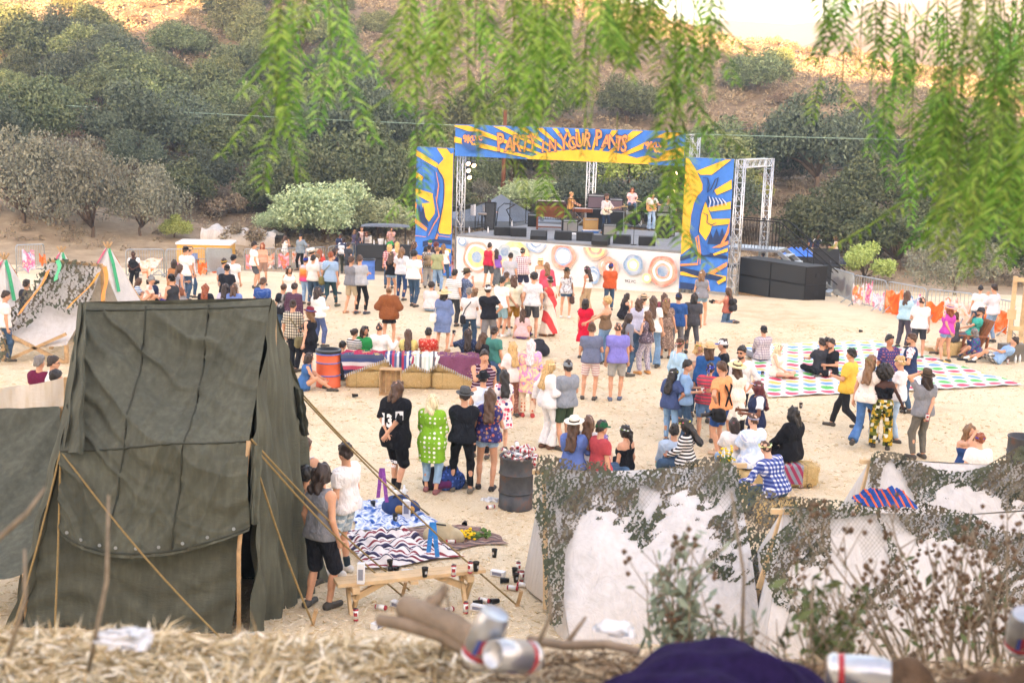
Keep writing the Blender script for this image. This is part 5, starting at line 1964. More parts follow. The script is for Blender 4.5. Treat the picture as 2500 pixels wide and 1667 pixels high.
hl,hm,hr_=AT(150,1305,Yf-.16),AT(330,1362,Yf-.22),AT(610,1296,Yf-.16)
def roof_front(u,v):
 top=lerp3(rl,rr_,u)
 eav=lerp3(el,er,u)
 hem=np.array(hl)[None]*((1-u)*(1-2*u))[:,None]+np.array(hm)[None]*(4*u*(1-u))[:,None]+np.array(hr_)[None]*(u*(2*u-1))[:,None]
 t1=np.clip(v/.6,0,1)
 t2=np.clip((v-.6)/.4,0,1)
 P=np.where((v<.6)[:,None],top*(1-t1[:,None])+eav*t1[:,None],eav*(1-t2[:,None])+hem*t2[:,None])
 sag=.20*np.sin(np.pi*np.clip(v/.62,0,1))*np.sin(np.pi*u)**.7
 P[:,2]-=.05*np.sin(np.pi*u)*(v<.02)
 d=folds(u,v,1,.12)*np.clip(v*7,0,1)
 P[:,1]+=sag*.75-d
 P[:,2]-=sag*.45
 P[:,2]+=d*.4
 return P[:,0],P[:,1],P[:,2]
sheet3('roof',roof_front,110,120,M_OLIVEC,at)
def seam(u0,u1,v0,v1,w=.012,n=40):
 t_=np.linspace(0,1,n)
 x,y,z=roof_front(u0+(u1-u0)*t_,v0+(v1-v0)*t_)
 MB().tube([(a,b-.006,c)for a,b,c in zip(x,y,z)],w,4).build('seam',M_SEAM,at,True)
M_SEAM=mat('#3f4138',.9)
for a in((.335,.335,.02,.98),(.67,.67,.02,.98),(0,1,.6,.6),(0,1,.985,.985),(0,1,.035,.035)):
 seam(*a)
gm=MB()
for i in range(9):
 x,y,z=roof_front(np.array([.06+.11*i]),np.array([.965]))
 gm.lathe([(.010,-.004),(.020,-.004),(.020,.004),(.010,.004)],(x[0],y[0]-.012,z[0]),8,M=Matrix.Rotation(R(90),3,'X'))
gm.build('grommets',M_GALV,at,kind='stuff')
def wall_front(u,v):
 P=lerp3(el,er,u)*(1-v[:,None])+lerp3(bl_,br_,u)*v[:,None]
 d=.025*np.sin(u*26+2*np.sin(v*6))*v+.02*np.sin(v*40+3*np.sin(u*7))*(v>.55)+folds(u,v,4,.03)
 return P[:,0],P[:,1]+.10-d,P[:,2]
sheet3('wall',wall_front,80,70,M_OLIVEC,at)
def gable(rt,ef,eb,bf,bb,sgn,seed):
 def fn(u,v):
  top=np.where((u<.5)[:,None],lerp3(ef,rt,np.clip(u*2,0,1)),lerp3(rt,eb,np.clip(u*2-1,0,1)))
  P=top*(1-v[:,None])+lerp3(bf,bb,u)*v[:,None]
  d=(.075*np.sin(u*27+seed+.8*np.sin(v*4))+.035*np.sin(u*61+v*3))*np.clip(v*1.8,.15,1)+.02*np.sin(v*22+4*np.sin(u*9))
  return P[:,0]+sgn*(d+.10*v),P[:,1],P[:,2]
 return fn
sheet3('side_wall',gable(rr_,er+Vector((.03,.05,0)),ebr,br_+Vector((.12,.06,0)),bbr,1,0),90,60,M_OLIVEC,at)
sheet3('side_wall',gable(rl,el,ebl,bl_,bbl,-1,3),50,40,M_OLIVEC,at)
def roof_back(u,v):
 P=lerp3(rl,rr_,u)*(1-v[:,None])+lerp3(ebl,ebr+Vector((.03,.1,-.1)),u)*v[:,None]
 d=folds(u,v,7,.04)
 return P[:,0],P[:,1]+d-.15*np.sin(np.pi*v)*np.sin(np.pi*u),P[:,2]
sheet3('roof',roof_back,40,40,M_OLIVEC,at)
sheet3('wall',lambda u,v:tuple((lerp3(ebl,ebr,u)*(1-v[:,None])+lerp3(bbl,bbr,u)*v[:,None]).T),20,20,M_OLIVEC,at)
def flap(a,b,c,d,seed,amp=.05):
 def fn(u,v):
  P=lerp3(a,b,u)*(1-v[:,None])+lerp3(c,d,u)*v[:,None]
  w=amp*(np.sin(u*14+seed+2*v)+.6*np.sin(v*19+u*8+seed))
  return P[:,0]+w*.6,P[:,1]-w-.08*np.sin(np.pi*u),P[:,2]+.4*w*v
 return fn
sheet3('flap',flap(AT(196,735,14.6),AT(212,738,14.5),AT(140,1090,13.7),AT(207,1108,13.35),2),24,40,M_OLIVEC,at)
sheet3('flap',flap(AT(715,940,15.7),AT(738,950,15.6),AT(735,1058,15.5),AT(752,1062,15.4),5,.04),16,16,M_OLIVEC,at)
sheet3('flap',flap(AT(612,1080,13.4),AT(640,1085,13.6),AT(612,1275,13.3),AT(634,1275,13.5),1,.03),12,24,M_OLIVEC,at)
MB().tube([AT(583,1563,13.35),AT(583,1345,13.35),er],.025,8).build('pole',M_WOOD,at,True)
for q_ in(rl,rr_):
 MB().tube([(q_.x,Yr+.12,tz(q_.x,Yr)),q_+Vector((0,.12,-.1))],.035,8).build('pole',M_WOOD,at,True)
for a,b in((el,AT(133,1556,12.95)),(el,AT(560,1578,12.75)),(er,GP(766,1528)),(er,GP(985,1457)),(er+Vector((.03,0,.02)),GP(1000,1440)),(AT(148,1100,Yf),AT(20,1570,12.9)),(ebr,GP(1266,1480)),(ebr+Vector((0,.05,.02)),GP(1050,1258))):
 a,b=Vector(a),Vector(b)
 pts=[a.lerp(b,t)-Vector((0,0,.10*math.sin(math.pi*t)))for t in np.linspace(0,1,9)]
 MB().tube(pts,.0125,5).build('rope',M_ROPE,at,True)
for p in(GP(766,1528),GP(985,1457),GP(1266,1480)):
 MB().beam(p+Vector((.03,-.02,.22)),p+Vector((-.03,.02,-.05)),.045).build('stake',M_WOOD,at)
for p,c,w,lb in((AT(*px('M',590,235),16.2),'#8d4aa8',.05,'purple ribbon tied to the long tent rope by the jersey man'),(AT(*px('M',905,570),15.6),'#2d86d6',.06,'bright blue ribbon tied to the tent rope over the tan bag'),(AT(*px('M',175,1230),14.4),'#f05aa8',.03,'hot pink ribbon on the rope at the tent corner')):
 mb=MB()
 for dx,L in((-.03,.42),(.05,.48)):
  q=[Vector(p)+Vector((dx*(.3+s*1.2),-.01*s,-L*s))for s in(0,.25,.5,.75,1)]
  for i in range(4):
   mb.add([q[i]+Vector((-w/2,0,0)),q[i]+Vector((w/2,.01,0)),q[i+1]+Vector((w/2,.02,0)),q[i+1]+Vector((-w/2,0,0))],[(0,1,2,3)])
 tag(mb.build('ribbon',mat(c,.6)),lb,'ribbon')
t=thing('canvas_shelter','second olive canvas roof at the left edge beside the army tent','tent')
ta,tb_,tc,td=AT(-90,1000,16.2),AT(150,992,16.2),AT(-120,1440,13.6),AT(60,1400,13.6)
def fn(u,v):
 P=lerp3(ta,tb_,u)*(1-v[:,None])+lerp3(tc,td,u)*v[:,None]
 d=.05*np.sin(v*17+u*8)*np.sin(u*6+v*5)+folds(1-u,v,2,.04)
 return P[:,0],P[:,1]-d+.25*np.sin(np.pi*v),P[:,2]-.15*np.sin(np.pi*v)
sheet3('roof',fn,50,60,M_OLIVEC,t)
for q_ in(tb_,td):
 MB().tube([q_,(q_.x,q_.y,tz(q_.x,q_.y))],.03,6).build('pole',M_WOOD,t)
t=thing('canvas_screen','stained beige canvas screen behind the olive shelter at the left edge','canvas')
ca,cb=AT(-60,946,17.6),AT(160,921,17.6)
def fn(u,v):
 P=lerp3(ca,cb,u)
 d=.05*np.sin(u*15+v*6)+.03*np.sin(v*11+u*19)
 return P[:,0],P[:,1]+d,P[:,2]*(1-v)+0*v-.05*np.sin(np.pi*u)*(1-v)
sheet3('cloth',fn,40,30,M_BEIGE,t)
for q_ in(ca,cb):
 MB().tube([(q_.x,q_.y,0),q_],.03,6).build('pole',M_WOOD,t)
M_CAMO=[mat(c,.85,0,.2,.2,8)for c in('#474d3d','#565a48','#5a5244','#6e6858','#3b3e32')]
M_CORD=mat('#8a8a7e',.9)
def inpoly(x,y,poly):
 c=np.zeros(len(x),bool)
 n=len(poly)
 for i in range(n):
  (x1,y1),(x2,y2)=poly[i-1],poly[i]
  if y1==y2:
   continue
  k=((y1>y)!=(y2>y))&(x<(x2-x1)*(y-y1)/(y2-y1)+x1)
  c^=k
 return c
def net(label,crop,poly,holes,plane,off,step,size,dens,seed,parent=None):
 """scraps scattered over a sloping plane (point, normal), bounded by a photo outline"""
 g=np.random.default_rng(seed)
 xs_=[p[0]for p in poly]
 ys_=[p[1]for p in poly]
 ax_,ay_=np.arange(min(xs_),max(xs_),step),np.arange(min(ys_),max(ys_),step)
 gx,gy=np.meshgrid(ax_,ay_)
 X,Y=gx.ravel(),gy.ravel()
 X=X+step*.35*g.normal(size=X.size)
 Y=Y+step*.35*g.normal(size=X.size)
 p0,nrm=plane
 d0,d1,d2=(np.array(ray(*px(crop,a,b_)))for a,b_ in((0,0),(1000,0),(0,1000)))
 D=d0+(d1-d0)*(X/1000)[:,None]+(d2-d0)*(Y/1000)[:,None]
 n3=np.array(nrm)
 tt=(np.array(p0)-np.array(CAM))@n3/(D@n3)
 P=np.array(CAM)+D*tt[:,None]
 cl=np.sin(X*.017+seed)*np.sin(Y*.021+2*seed)+.7*np.sin(X*.041+Y*.03+seed)*np.sin(Y*.05-X*.02)
 wr=np.sin(X*.03+2*np.sin(Y*.02))*np.sin(Y*.045+X*.02+seed)
 P=P+n3*(off+.035*(1+wr)+size*.5*g.random(X.size))[:,None]
 f=6.283/(size*640 if size<.05 else size*560)
 ux=X+7*np.sin(Y*.09+seed)+5*np.sin(X*.05+Y*.13)
 uy=Y+7*np.sin(X*.08)+5*np.sin(Y*.06-X*.11)
 hole=np.sin(ux*f+np.floor(uy*f/6.283)*1.9)*np.sin(uy*f*.8)*.9+.35*np.sin(ux*f*.53+uy*f*.31)
 k=inpoly(X,Y,poly)
 for hh in holes:
  k&=~inpoly(X,Y,hh)
 k&=hole<.40+.26*cl-dens
 i_=np.arange(X.size).reshape(gx.shape)
 Q=np.stack([i_[:-1,:-1].ravel(),i_[:-1,1:].ravel(),i_[1:,1:].ravel(),i_[1:,:-1].ravel()],-1)
 Q=Q[k[Q].all(1)]
 used_=np.unique(Q)
 rm_=np.full(X.size,-1)
 rm_[used_]=np.arange(len(used_))
 patch=(np.sin(X*.010+seed*2)+np.sin(Y*.013+X*.006+seed))*1.1+.5*np.sin(X*.05+Y*.04)
 m1=np.clip(np.floor(patch[Q[:,0]]+2+g.normal(size=len(Q))*.35),0,4).astype(int)
 me=np_mesh('garnish',P[used_],rm_[Q],M_CAMO,False,m1)
 t=thing('camouflage_net',label,'camouflage net')if parent is None else parent
 link('garnish',me,t,kind='stuff')
 mb=MB()
 st_=step*6.0
 for sgn in(1,-1):
  for c in np.arange(min(xs_)-1200,max(xs_)+1200,st_):
   seg=[]
   for yv in np.arange(min(ys_),max(ys_),st_*.6):
    xv=c+sgn*(yv-min(ys_))*.8+8*math.sin(yv*.02)
    ok=bool(inpoly(np.array([xv]),np.array([yv]),poly)[0])
    if ok:
     d=ray(*px(crop,xv,yv))
     seg.append(CAM+d*((p0-CAM).dot(nrm)/d.dot(nrm))+Vector(n3)*(off*.6))
    if(not ok or yv+st_*.6>=max(ys_))and len(seg)>1:
     mb.tube(seg,.0018,3,cap=False)
     seg=[]
    elif not ok:
     seg=[]
 if mb.v:
  mb.build('cord_mesh',M_CORD,t,kind='stuff')
 return t
def plane3(a,b,c):
 n=(b-a).cross(c-a).normalized()
 if n.dot(CAM-a)<0:
  n=-n
 return a,n
def aframe(label,r1,r2,f1,f2,b1,b2,seed):
 """white ridge tent: ridge r1-r2, front foot f1-f2, back foot b1-b2"""
 t=thing('canvas_tent',label,'tent')
 def slope(p1,p2,q1,q2,sd):
  def fn(u,v):
   P=lerp3(p1,p2,u)*(1-v[:,None])+lerp3(q1,q2,u)*v[:,None]
   d=.035*np.sin(u*15+sd+v*3)*np.sin(np.pi*v)**.6+.014*np.sin(u*43+4*v)*v+.02*np.sin(u*9-v*8+sd)
   n_=np.array((Vector(p2)-Vector(p1)).cross(Vector(q1)-Vector(p1)).normalized())
   P=P+n_*(d-.14*np.sin(np.pi*v)*np.sin(np.pi*u))[:,None]
   P[:,2]-=.09*np.sin(np.pi*u)*(1-v)
   return P[:,0],P[:,1],P[:,2]
  return fn
 sheet3('roof',slope(r1,r2,f1,f2,seed),50,30,M_WHITEC,t)
 sheet3('roof',slope(r2,r1,b2,b1,seed+1),40,20,M_WHITEC,t)
 for r,f,b in((r1,f1,b1),(r2,f2,b2)):
  mid=Vector(f).lerp(b,.5)
  sheet3('end_flap',lambda u,v,r=r,f=f,b=b:tuple((lerp3(f,b,u)*v[:,None]+np.array(r)[None]*(1-v[:,None])+np.array([(-.06 if f is f1 else.06),0,0])[None]*(v*np.sin(u*9))[:,None]).T),20,16,M_WHITEC,t)
  MB().beam((mid.x,mid.y,mid.z),(r.x,r.y,r.z-.03),.06).build('pole',M_PINE,t)
 d=(Vector(r2)-Vector(r1)).normalized()
 for a_,sg in((r1,-1),(r2,1)):
  MB().beam(Vector(a_)+d*(sg*.16)+Vector((0,0,-.06)),Vector(a_)-d*(sg*.12)+Vector((0,0,-.06)),.06).build('ridge_pole',M_PINE,t)
 return t
def gz_(p):
 return Vector((p.x,p.y,tz(p.x,p.y)+.01))
r1,r2=on_z(1330,1140,1.8),on_z(1796,1126,1.8)
f1,f2=GP(1392,1574),GP(1865,1571)
b1=GP(1281,1414)
b2=gz_(b1+(f2-f1)+Vector((.05,.3,0)))
T1=(r1,r2,f1,f2)
aframe('white ridge tent partly under camouflage netting, nearest the black rubbish barrel',r1,r2,f1,f2,b1,b2,0)
net('camouflage net draped over the white tent beside the black barrel','N',[(130,100),(260,110),(300,125),(400,160),(560,135),(600,190),(760,210),(1000,180),(1150,130),(1300,100),(1400,140),(1480,260),(1700,350),(1740,700),(1700,1060),(1640,1030),(1550,990),(1400,935),(1250,900),(1100,870),(980,850),(850,760),(700,670),(560,570),(430,480),(390,590),(320,720),(310,900),(300,1210),(210,1215),(180,1050),(170,800),(120,520),(95,400)],[[(800,300),(900,320),(940,400),(850,520),(790,430)],[(1000,590),(1060,670),(1230,680),(1240,740),(1060,730)],[(1200,500),(1330,490),(1425,380),(1400,310),(1300,430)],[(255,420),(290,500),(270,620),(258,560)]],plane3(r1,r2,f1),.03,4.6,.040,-.22,11)
r1,r2=on_z(1915,1236,1.8),on_z(2620,1240,1.85)
f1,f2=gz_(Vector((r1.x-.35,13.15,0))),gz_(Vector((r2.x+.2,13.3,0)))
b1,b2=gz_(Vector((r1.x-.2,15.9,0))),gz_(Vector((r2.x+.2,16.0,0)))
T2=(r1,r2)
aframe('white ridge tent under netting behind the dry bush at the right',r1,r2,f1,f2,b1,b2,2)
net('camouflage net over the white tent behind the dry bush','O',[(130,430),(250,420),(480,440),(640,455),(960,450),(1060,470),(1300,520),(1560,640),(1950,640),(1950,1100),(1300,1120),(1050,1150),(800,1150),(500,1110),(300,1210),(100,1090),(20,900),(0,760),(60,690),(200,570),(130,480)],[[(440,570),(720,530),(790,700),(800,900),(740,960),(520,1100),(340,1060),(340,930),(450,820)],[(745,505),(850,540),(960,680),(1005,880),(900,830),(800,650)]],plane3(r1,r2,f1),.03,4.4,.036,-.22,21)
r1,r2=on_z(2128,1116,1.8),on_z(2640,1118,1.8)
f1,f2=gz_(Vector((r1.x-.2,15.7,0))),gz_(Vector((r2.x+.2,15.9,0)))
b1,b2=gz_(Vector((r1.x-.2,18.2,0))),gz_(Vector((r2.x+.2,18.2,0)))
aframe('white ridge tent farther back at the right edge, netting hung along its top',r1,r2,f1,f2,b1,b2,4)
net('camouflage net along the ridge of the farther right tent','O',[(690,150),(740,130),(870,140),(960,190),(1100,245),(1250,262),(1400,225),(1500,165),(1600,100),(1950,110),(1950,640),(1560,640),(1300,520),(960,450),(890,290),(810,190),(760,250),(735,400),(670,400),(675,250)],[[(1300,400),(1400,400),(1480,520),(1420,560),(1330,500)]],plane3(r1,r2,f1),.03,4.4,.036,-.28,31)
d_=on_z(*px('O',800,440),1.9)
P,Q=crumple(50,30,.66,.34,.20,9)
o=link('serape_blanket',np_mesh('serape_blanket',P+np.array(d_)+np.array([0,.1,-.05]),Q,cloth('vstripe:#28509a:#d9663e:13:.7')))
tag(o,'blue and orange striped blanket heaped on the tent ridge','blanket')
r1,r2=AT(118,636,31.8),AT(250,648,31.6)
f1,f2=AT(8,826,30.0),AT(162,842,30.0)
t=thing('lean_to_tent','white lean-to tent on timber legs at the far left, draped with netting and ribbons','tent')
def fn(u,v):
 P=lerp3(r1,r2,u)*(1-v[:,None])+lerp3(f1,f2,u)*v[:,None]
 return P[:,0],P[:,1]+.12*np.sin(np.pi*v),P[:,2]-.10*np.sin(np.pi*v)-.12*np.sin(np.pi*u)*v
sheet3('roof',fn,30,30,M_WHITEC,t)
for p in(r1,r2,f1,f2):
 MB().beam((p.x,p.y,tz(p.x,p.y)),p,.09).build('leg',M_WOOD,t)
MB().beam((f1.x,f1.y,0),(f2.x,f2.y,.75),.08).beam((f1.x,f1.y,.75),(f2.x,f2.y,0),.08).build('cross_brace',M_WOOD,t)
MB().beam(r1,r2,.08).build('ridge_pole',M_WOOD,t)
sheet3('wall',lambda u,v:tuple((lerp3(r1,r2,u)*(1-v[:,None])+lerp3((r1.x-.3,33.2,0),(r2.x+.3,33.2,0),u)*v[:,None]).T),12,12,M_WHITEC,t)
net('ragged camouflage net on the lean-to at the far left','B',[(420,310),(640,320),(905,350),(880,450),(850,560),(830,690),(700,740),(640,820),(560,790),(430,740),(380,800),(250,930),(80,990),(60,1020),(130,1230),(0,1240),(-60,1100),(-60,880),(150,690),(330,470)],[[(540,590),(610,580),(600,680),(550,650)]],plane3(r1,r2,f1),.04,6.5,.070,.0,41)
for a,b,c,lb in(((430,400),(190,790),'#e58a2c','orange ribbon down the left side of the netted lean-to'),((880,420),(620,740),'#e59a2c','orange ribbon curving down the right of the lean-to'),((510,310),(515,490),'#35b070','green ribbon on the lean-to ridge'),((930,370),(935,670),'#e58a2c','orange and pink ribbon on the white tepee front')):
 pts=[]
 for s in np.linspace(0,1,9):
  q=px('B',a[0]+(b[0]-a[0])*s+18*math.sin(s*5),a[1]+(b[1]-a[1])*s)
  pts.append(AT(*q,31.5-1.7*s-.12))
 mb=MB()
 for i in range(8):
  w=Vector((.05,.0,.03))
  mb.add([pts[i]-w,pts[i]+w,pts[i+1]+w,pts[i+1]-w],[(0,1,2,3)])
 tag(mb.build('ribbon',mat(c,.6)),lb,'ribbon')
for(sx,sy,Y,w,lb)in((263,606,35,1.35,'white canvas tepee with green and orange ribbons right of the lean-to'),(11,634,33.5,1.2,'white canvas tepee with blue ribbons at the left edge'),(150,616,37,1.1,'white tepee top poking up behind the netted lean-to')):
 top=AT(sx,sy,Y)
 gz0=tz(top.x,Y)
 h=top.z-gz0
 t=thing('tepee_tent',lb,'tent',(top.x,Y,gz0),.4)
 MB().lathe([(w,0),(w*.52,h*.5),(.07,h),(.05,h)],n=4).build('canvas_cover',M_WHITEC,t)
 for k in range(4):
  a=k*1.5708
  v=Vector((math.cos(a),math.sin(a),0))
  MB().tube([v*(w+.02),Vector((0,0,h))-v*.12+Vector((0,0,.18))],.03,5).build('pole',M_WOOD,t)
 for k,c in enumerate(('#2f9a6a','#e58a2c','#2f62b5','#c94a6a')):
  a=k*1.5708-1.2
  v=Vector((math.cos(a),math.sin(a),0))
  pts=[Vector((0,0,h)),v*w*.2+Vector((0,0,h*.82)),v*w*.42+Vector((0,0,h*.5))]
  mb=MB()
  s=Vector((-v.y,v.x,0))*.05
  for i in range(2):
   mb.add([pts[i]-s+v*.05,pts[i]+s+v*.05,pts[i+1]+s+v*.06,pts[i+1]-s+v*.06],[(0,1,2,3)])
  mb.build('ribbon',mat(c,.6),t)
# ------------------------------------------------------------ crowd barriers and the dyed cloths on them
I4=Matrix.Identity(4)
BARL=[('B',150,432,400,412,'far left end, half behind the netted lean-to'),('B',1125,476,1462,466,'with the guard leaning on it'),('B',1482,468,1832,442,'behind the tall man in white'),('B',1842,440,2066,408,'below the yellow trailer'),('C',-12,402,262,388,'with pale dyed cloth left of the woman in white'),('C',272,396,545,384,'behind the woman in the white jumpsuit'),('C',552,388,712,374,'behind the cowboy hat'),('C',735,374,975,334,'ending at the left speaker boxes'),('H',742,192,912,268,'nearest the flight cases'),('H',918,276,1172,332,'second from the flight cases'),('H',1184,336,1488,402,'behind the woman in pale blue'),('H',1500,406,1858,452,'behind the pink hat'),('H',1875,458,2190,530,'behind the wooden lounge chair')]
BW=[]
for c,x0_,y0_,x1_,y1_,lb in BARL:
 a,b=GP(*px(c,x0_,y0_)),GP(*px(c,x1_,y1_))
 if b.x<a.x:
  a,b=b,a
 rail('crowd_barrier','grey steel crowd barrier '+lb,a,b,1.12,'grey crowd barriers along the field edge',M_GALV,.13,.024,I4,True)
 BW.append((a,b))
DYE=['dye:#f0703a:#f6cdb4:#e9e4e4:#f08a50:2.2','dye:#e8e4ea:#e7a0b6:#f0784a:#f3d9b0:2.6','dye:#3f86c8:#e6e9f0:#d85a9a:#f0e4b0:2.4','dye:#e65a2a:#f07a3a:#f7b890:2.2','dye:#d0489a:#f0e6ea:#e8703a:#efe3a0:2.6']
def hang(i,f0,f1,z0,z1,dye,lb,tri=False):
 a,b=BW[i]
 p,q=a.lerp(b,f0),a.lerp(b,f1)
 n=Vector((b.y-a.y,-(b.x-a.x),0)).normalized()*.06
 if n.y>0:
  n=-n
 def fn(u,v):
  P=lerp3(p+n,q+n,u)
  zz=z1-(z1-z0)*v*((1-np.abs(2*u-1))if tri else 1)+.06*np.sin(u*11+i)-(.12*np.sin(np.pi*u))
  w=.03*np.sin(u*23+3*v)+.02*np.sin(u*47)
  return P[:,0]+n.x*w*8,P[:,1]+n.y*w*8,P[:,2]+zz
 P,Q=grid_mesh(fn,26,10)
 o=link('dyed_cloth',np_mesh('dyed_cloth',P,Q,cloth(DYE[dye])))
 tag(o,lb,'cloth')
for a in((0,.15,.6,.2,.95,2,'blue and white dyed cloth on the far left barrier'),(0,.75,1.0,.4,.75,3,'orange dyed rag beside the netted lean-to'),(1,.1,.95,.1,.85,0,'orange dyed triangle on the barrier the guard leans on',True),(2,.75,1.0,.15,.6,3,'orange dyed cloth behind the tall man in white'),(2,.2,.7,.2,.6,2,'blue white dyed cloth under the tall man barrier'),(3,.1,.9,.15,.8,3,'bright orange cloth below the yellow trailer'),(4,.03,.45,.15,.9,1,'pink and cream dyed cloth left of the woman in white'),(4,.5,.97,.2,.85,0,'orange and white dyed cloth by the fence walkers'),(5,.05,.4,.2,.9,1,'pale pink dyed cloth behind the white jumpsuit'),(5,.5,.98,.4,1.0,0,'orange dyed cloth below the denim jacket'),(6,.1,.9,.3,.8,4,'dyed cloth behind the cowboy hat'),(8,.05,.3,.3,.75,2,'blue dyed cloth nearest the flight cases'),(8,.35,.95,.4,.9,4,'pink white orange flag cloth on the first right barrier'),(9,.02,.35,.2,.85,4,'cream and pink dyed cloth on the second right barrier'),(9,.42,.62,.3,1.0,2,'narrow blue and white dyed cloth on the second right barrier'),(9,.66,1.0,.15,.7,2,'blue and pink knot of dyed cloth by the barrier joint'),(10,.0,.45,.1,.9,3,'large orange dyed cloth behind the woman in pale blue'),(10,.5,.9,.3,.85,2,'blue dyed cloth behind the white polo man'),(11,.0,.4,.15,.75,3,'orange dyed cloth left of the pink hat'),(11,.42,.7,.3,.95,4,'magenta dyed cloth beside the pink hat'),(11,.72,1.0,.2,.85,0,'orange and white dyed cloth right of the pink hat'),(12,.1,.9,.1,.8,3,'orange dyed cloth behind the lounge chair')):
 hang(*a)
# ------------------------------------------------------------ trailers and the golf cart
p=GP(*px('B',1660,285))
def at_px(c,x,y,Y):
 return AT(*px(c,x,y),Y)
Yt=66
a,b=at_px('B',1575,300,Yt),at_px('B',2040,300,Yt)
zt=at_px('B',1800,165,Yt).z
g0=tz(a.x,Yt)-.2
tr=thing('trailer','yellow and blue box trailer with white roof beyond the left barriers','trailer',(a.x,Yt,g0),.08)
W_=b.x-a.x
H_=zt-g0
MB().box((W_/2,1,H_*.55),(W_,2,H_*.8)).build('body',mat('#d9a441',.5),tr)
MB().box((W_/2,1,H_*.98),(W_+.12,2.1,.1)).build('roof',M_WHITE,tr)
MB().box((W_*.6,-.012,H_*.45),(W_*.78,.02,H_*.26)).build('blue_panel',mat('#5a78b8',.5),tr)
MB().box((W_*.55,-.02,H_*.6),(.9,.03,H_*.5)).build('door',mat('#c99838',.5),tr)
for x in(W_*.3,W_*.7):
 MB().lathe([(.001,-.1),(.33,-.1),(.35,0),(.33,.1),(.001,.1)],(x,.1,.33),16,M=Matrix.Rotation(R(90),3,'X')).build('wheel',M_BLACK,tr)
Yt=72
a,b=at_px('B',1785,140,Yt),AT(672,590,Yt)
zt=at_px('B',1950,25,Yt).z
g0=tz(a.x,Yt)-.3
tr=thing('covered_vehicle','large vehicle wrapped in white sheeting behind the trailers','vehicle',(a.x,Yt,g0),-.05)
W_,H_=b.x-a.x,zt-g0
def fn(u,v):
 th=np.pi*v
 prof=H_*(1-.28*u)*(.96+.04*np.sin(u*9))
 x=W_*u
 y=1.3-1.3*np.sign(np.cos(th))*np.abs(np.cos(th))**.35
 z=prof*np.sin(th)**.35+.09*np.sin(u*31+v*9)*np.sin(th)+.06*np.sin(u*17+v*23)
 return x,y+.05*np.sin(u*27),np.maximum(z,0)
P,Q=grid_mesh(fn,60,30)
link('sheeting',np_mesh('sheeting',P,Q,M_WHITEC),tr)
for x in(W_*.2,W_*.8):
 MB().lathe([(.001,-.1),(.4,-.1),(.42,0),(.4,.1),(.001,.1)],(x,.2,.4),16,M=Matrix.Rotation(R(90),3,'X')).build('wheel',M_BLACK,tr)
Yc=max(LS[0].y,GP(*px('C',1480,418)).y)+2.4
c0=AT(877,640,Yc)
gc=thing('golf_cart','dark golf cart with grey canopy parked behind the left speaker boxes','golf cart',(c0.x+1.35,Yc,tz(c0.x,Yc)),.1)
zc=AT(930,545,Yc).z-tz(c0.x,Yc)
MB().prism([(-1.1,.35),(1.25,.35),(1.3,.6),(.9,.95),(.55,.95),(.5,.6),(-.2,.6),(-.25,.9),(-1.1,.9)],-.6,.6).build('body',M_CASE,gc)
def fn(u,v):
 return-1.25+2.7*u,-.72+1.44*v,zc-.15+.14*(np.sin(np.pi*u)**.4)*(np.sin(np.pi*v)**.4)
P,Q=grid_mesh(fn,16,10)
link('canopy',np_mesh('canopy',P,Q,mat('#5c6168',.6)),gc)
for x in(-1.1,1.2):
 for y in(-.6,.6):
  MB().tube([(x,y,.8),(x*.98,y,zc-.12)],.025,6).build('post',M_BLACK,gc)
MB().box((-.5,0,.98),(.5,1.1,.16)).box((-.72,0,1.25),(.12,1.1,.5)).build('seat',mat('#d8d4cc',.7),gc)
MB().lathe([(.16,-.012),(.19,0),(.16,.012)],(.55,.28,1.15),14,M=Matrix.Rotation(R(-50),3,'Y')).build('steering_wheel',M_BLACK,gc)
for x in(-.75,.9):
 for y in(-.55,.55):
  MB().lathe([(.001,-.1),(.24,-.1),(.26,0),(.24,.1),(.001,.1)],(x,y,.26),14,M=Matrix.Rotation(R(90),3,'X')).build('wheel',M_BLACK,gc)
ltop=LS[3]
def on_left(x,off=.4):
 q=GP(*px('C',x,410))
 m=Matrix.Rotation(LS[1],3,'Z')@Vector((0,off,0))
 return Vector((q.x+m.x,q.y+m.y,ltop+.012))
t=thing('cooler','white ice bucket on the left speaker boxes','bucket',on_left(1195))
MB().lathe([(.12,0),(.17,.3),(.15,.3),(.11,.02)],n=14).build('bucket',M_WHITE,t)
for x,lb in((1238,'white bottle right of the ice bucket'),(1440,'white bottle at the right end of the left speaker boxes'),(1135,'dark bottle left of the ice bucket')):
 bottle(on_left(x),lb,'bottles on the left speaker boxes')
P,Q=crumple(20,16,.34,.3,.2,2)
tag(link('bag',np_mesh('bag',P+np.array(on_left(1280)),Q,mat('#2fa85a',.6))),'green bag lying on the left speaker boxes','bag')
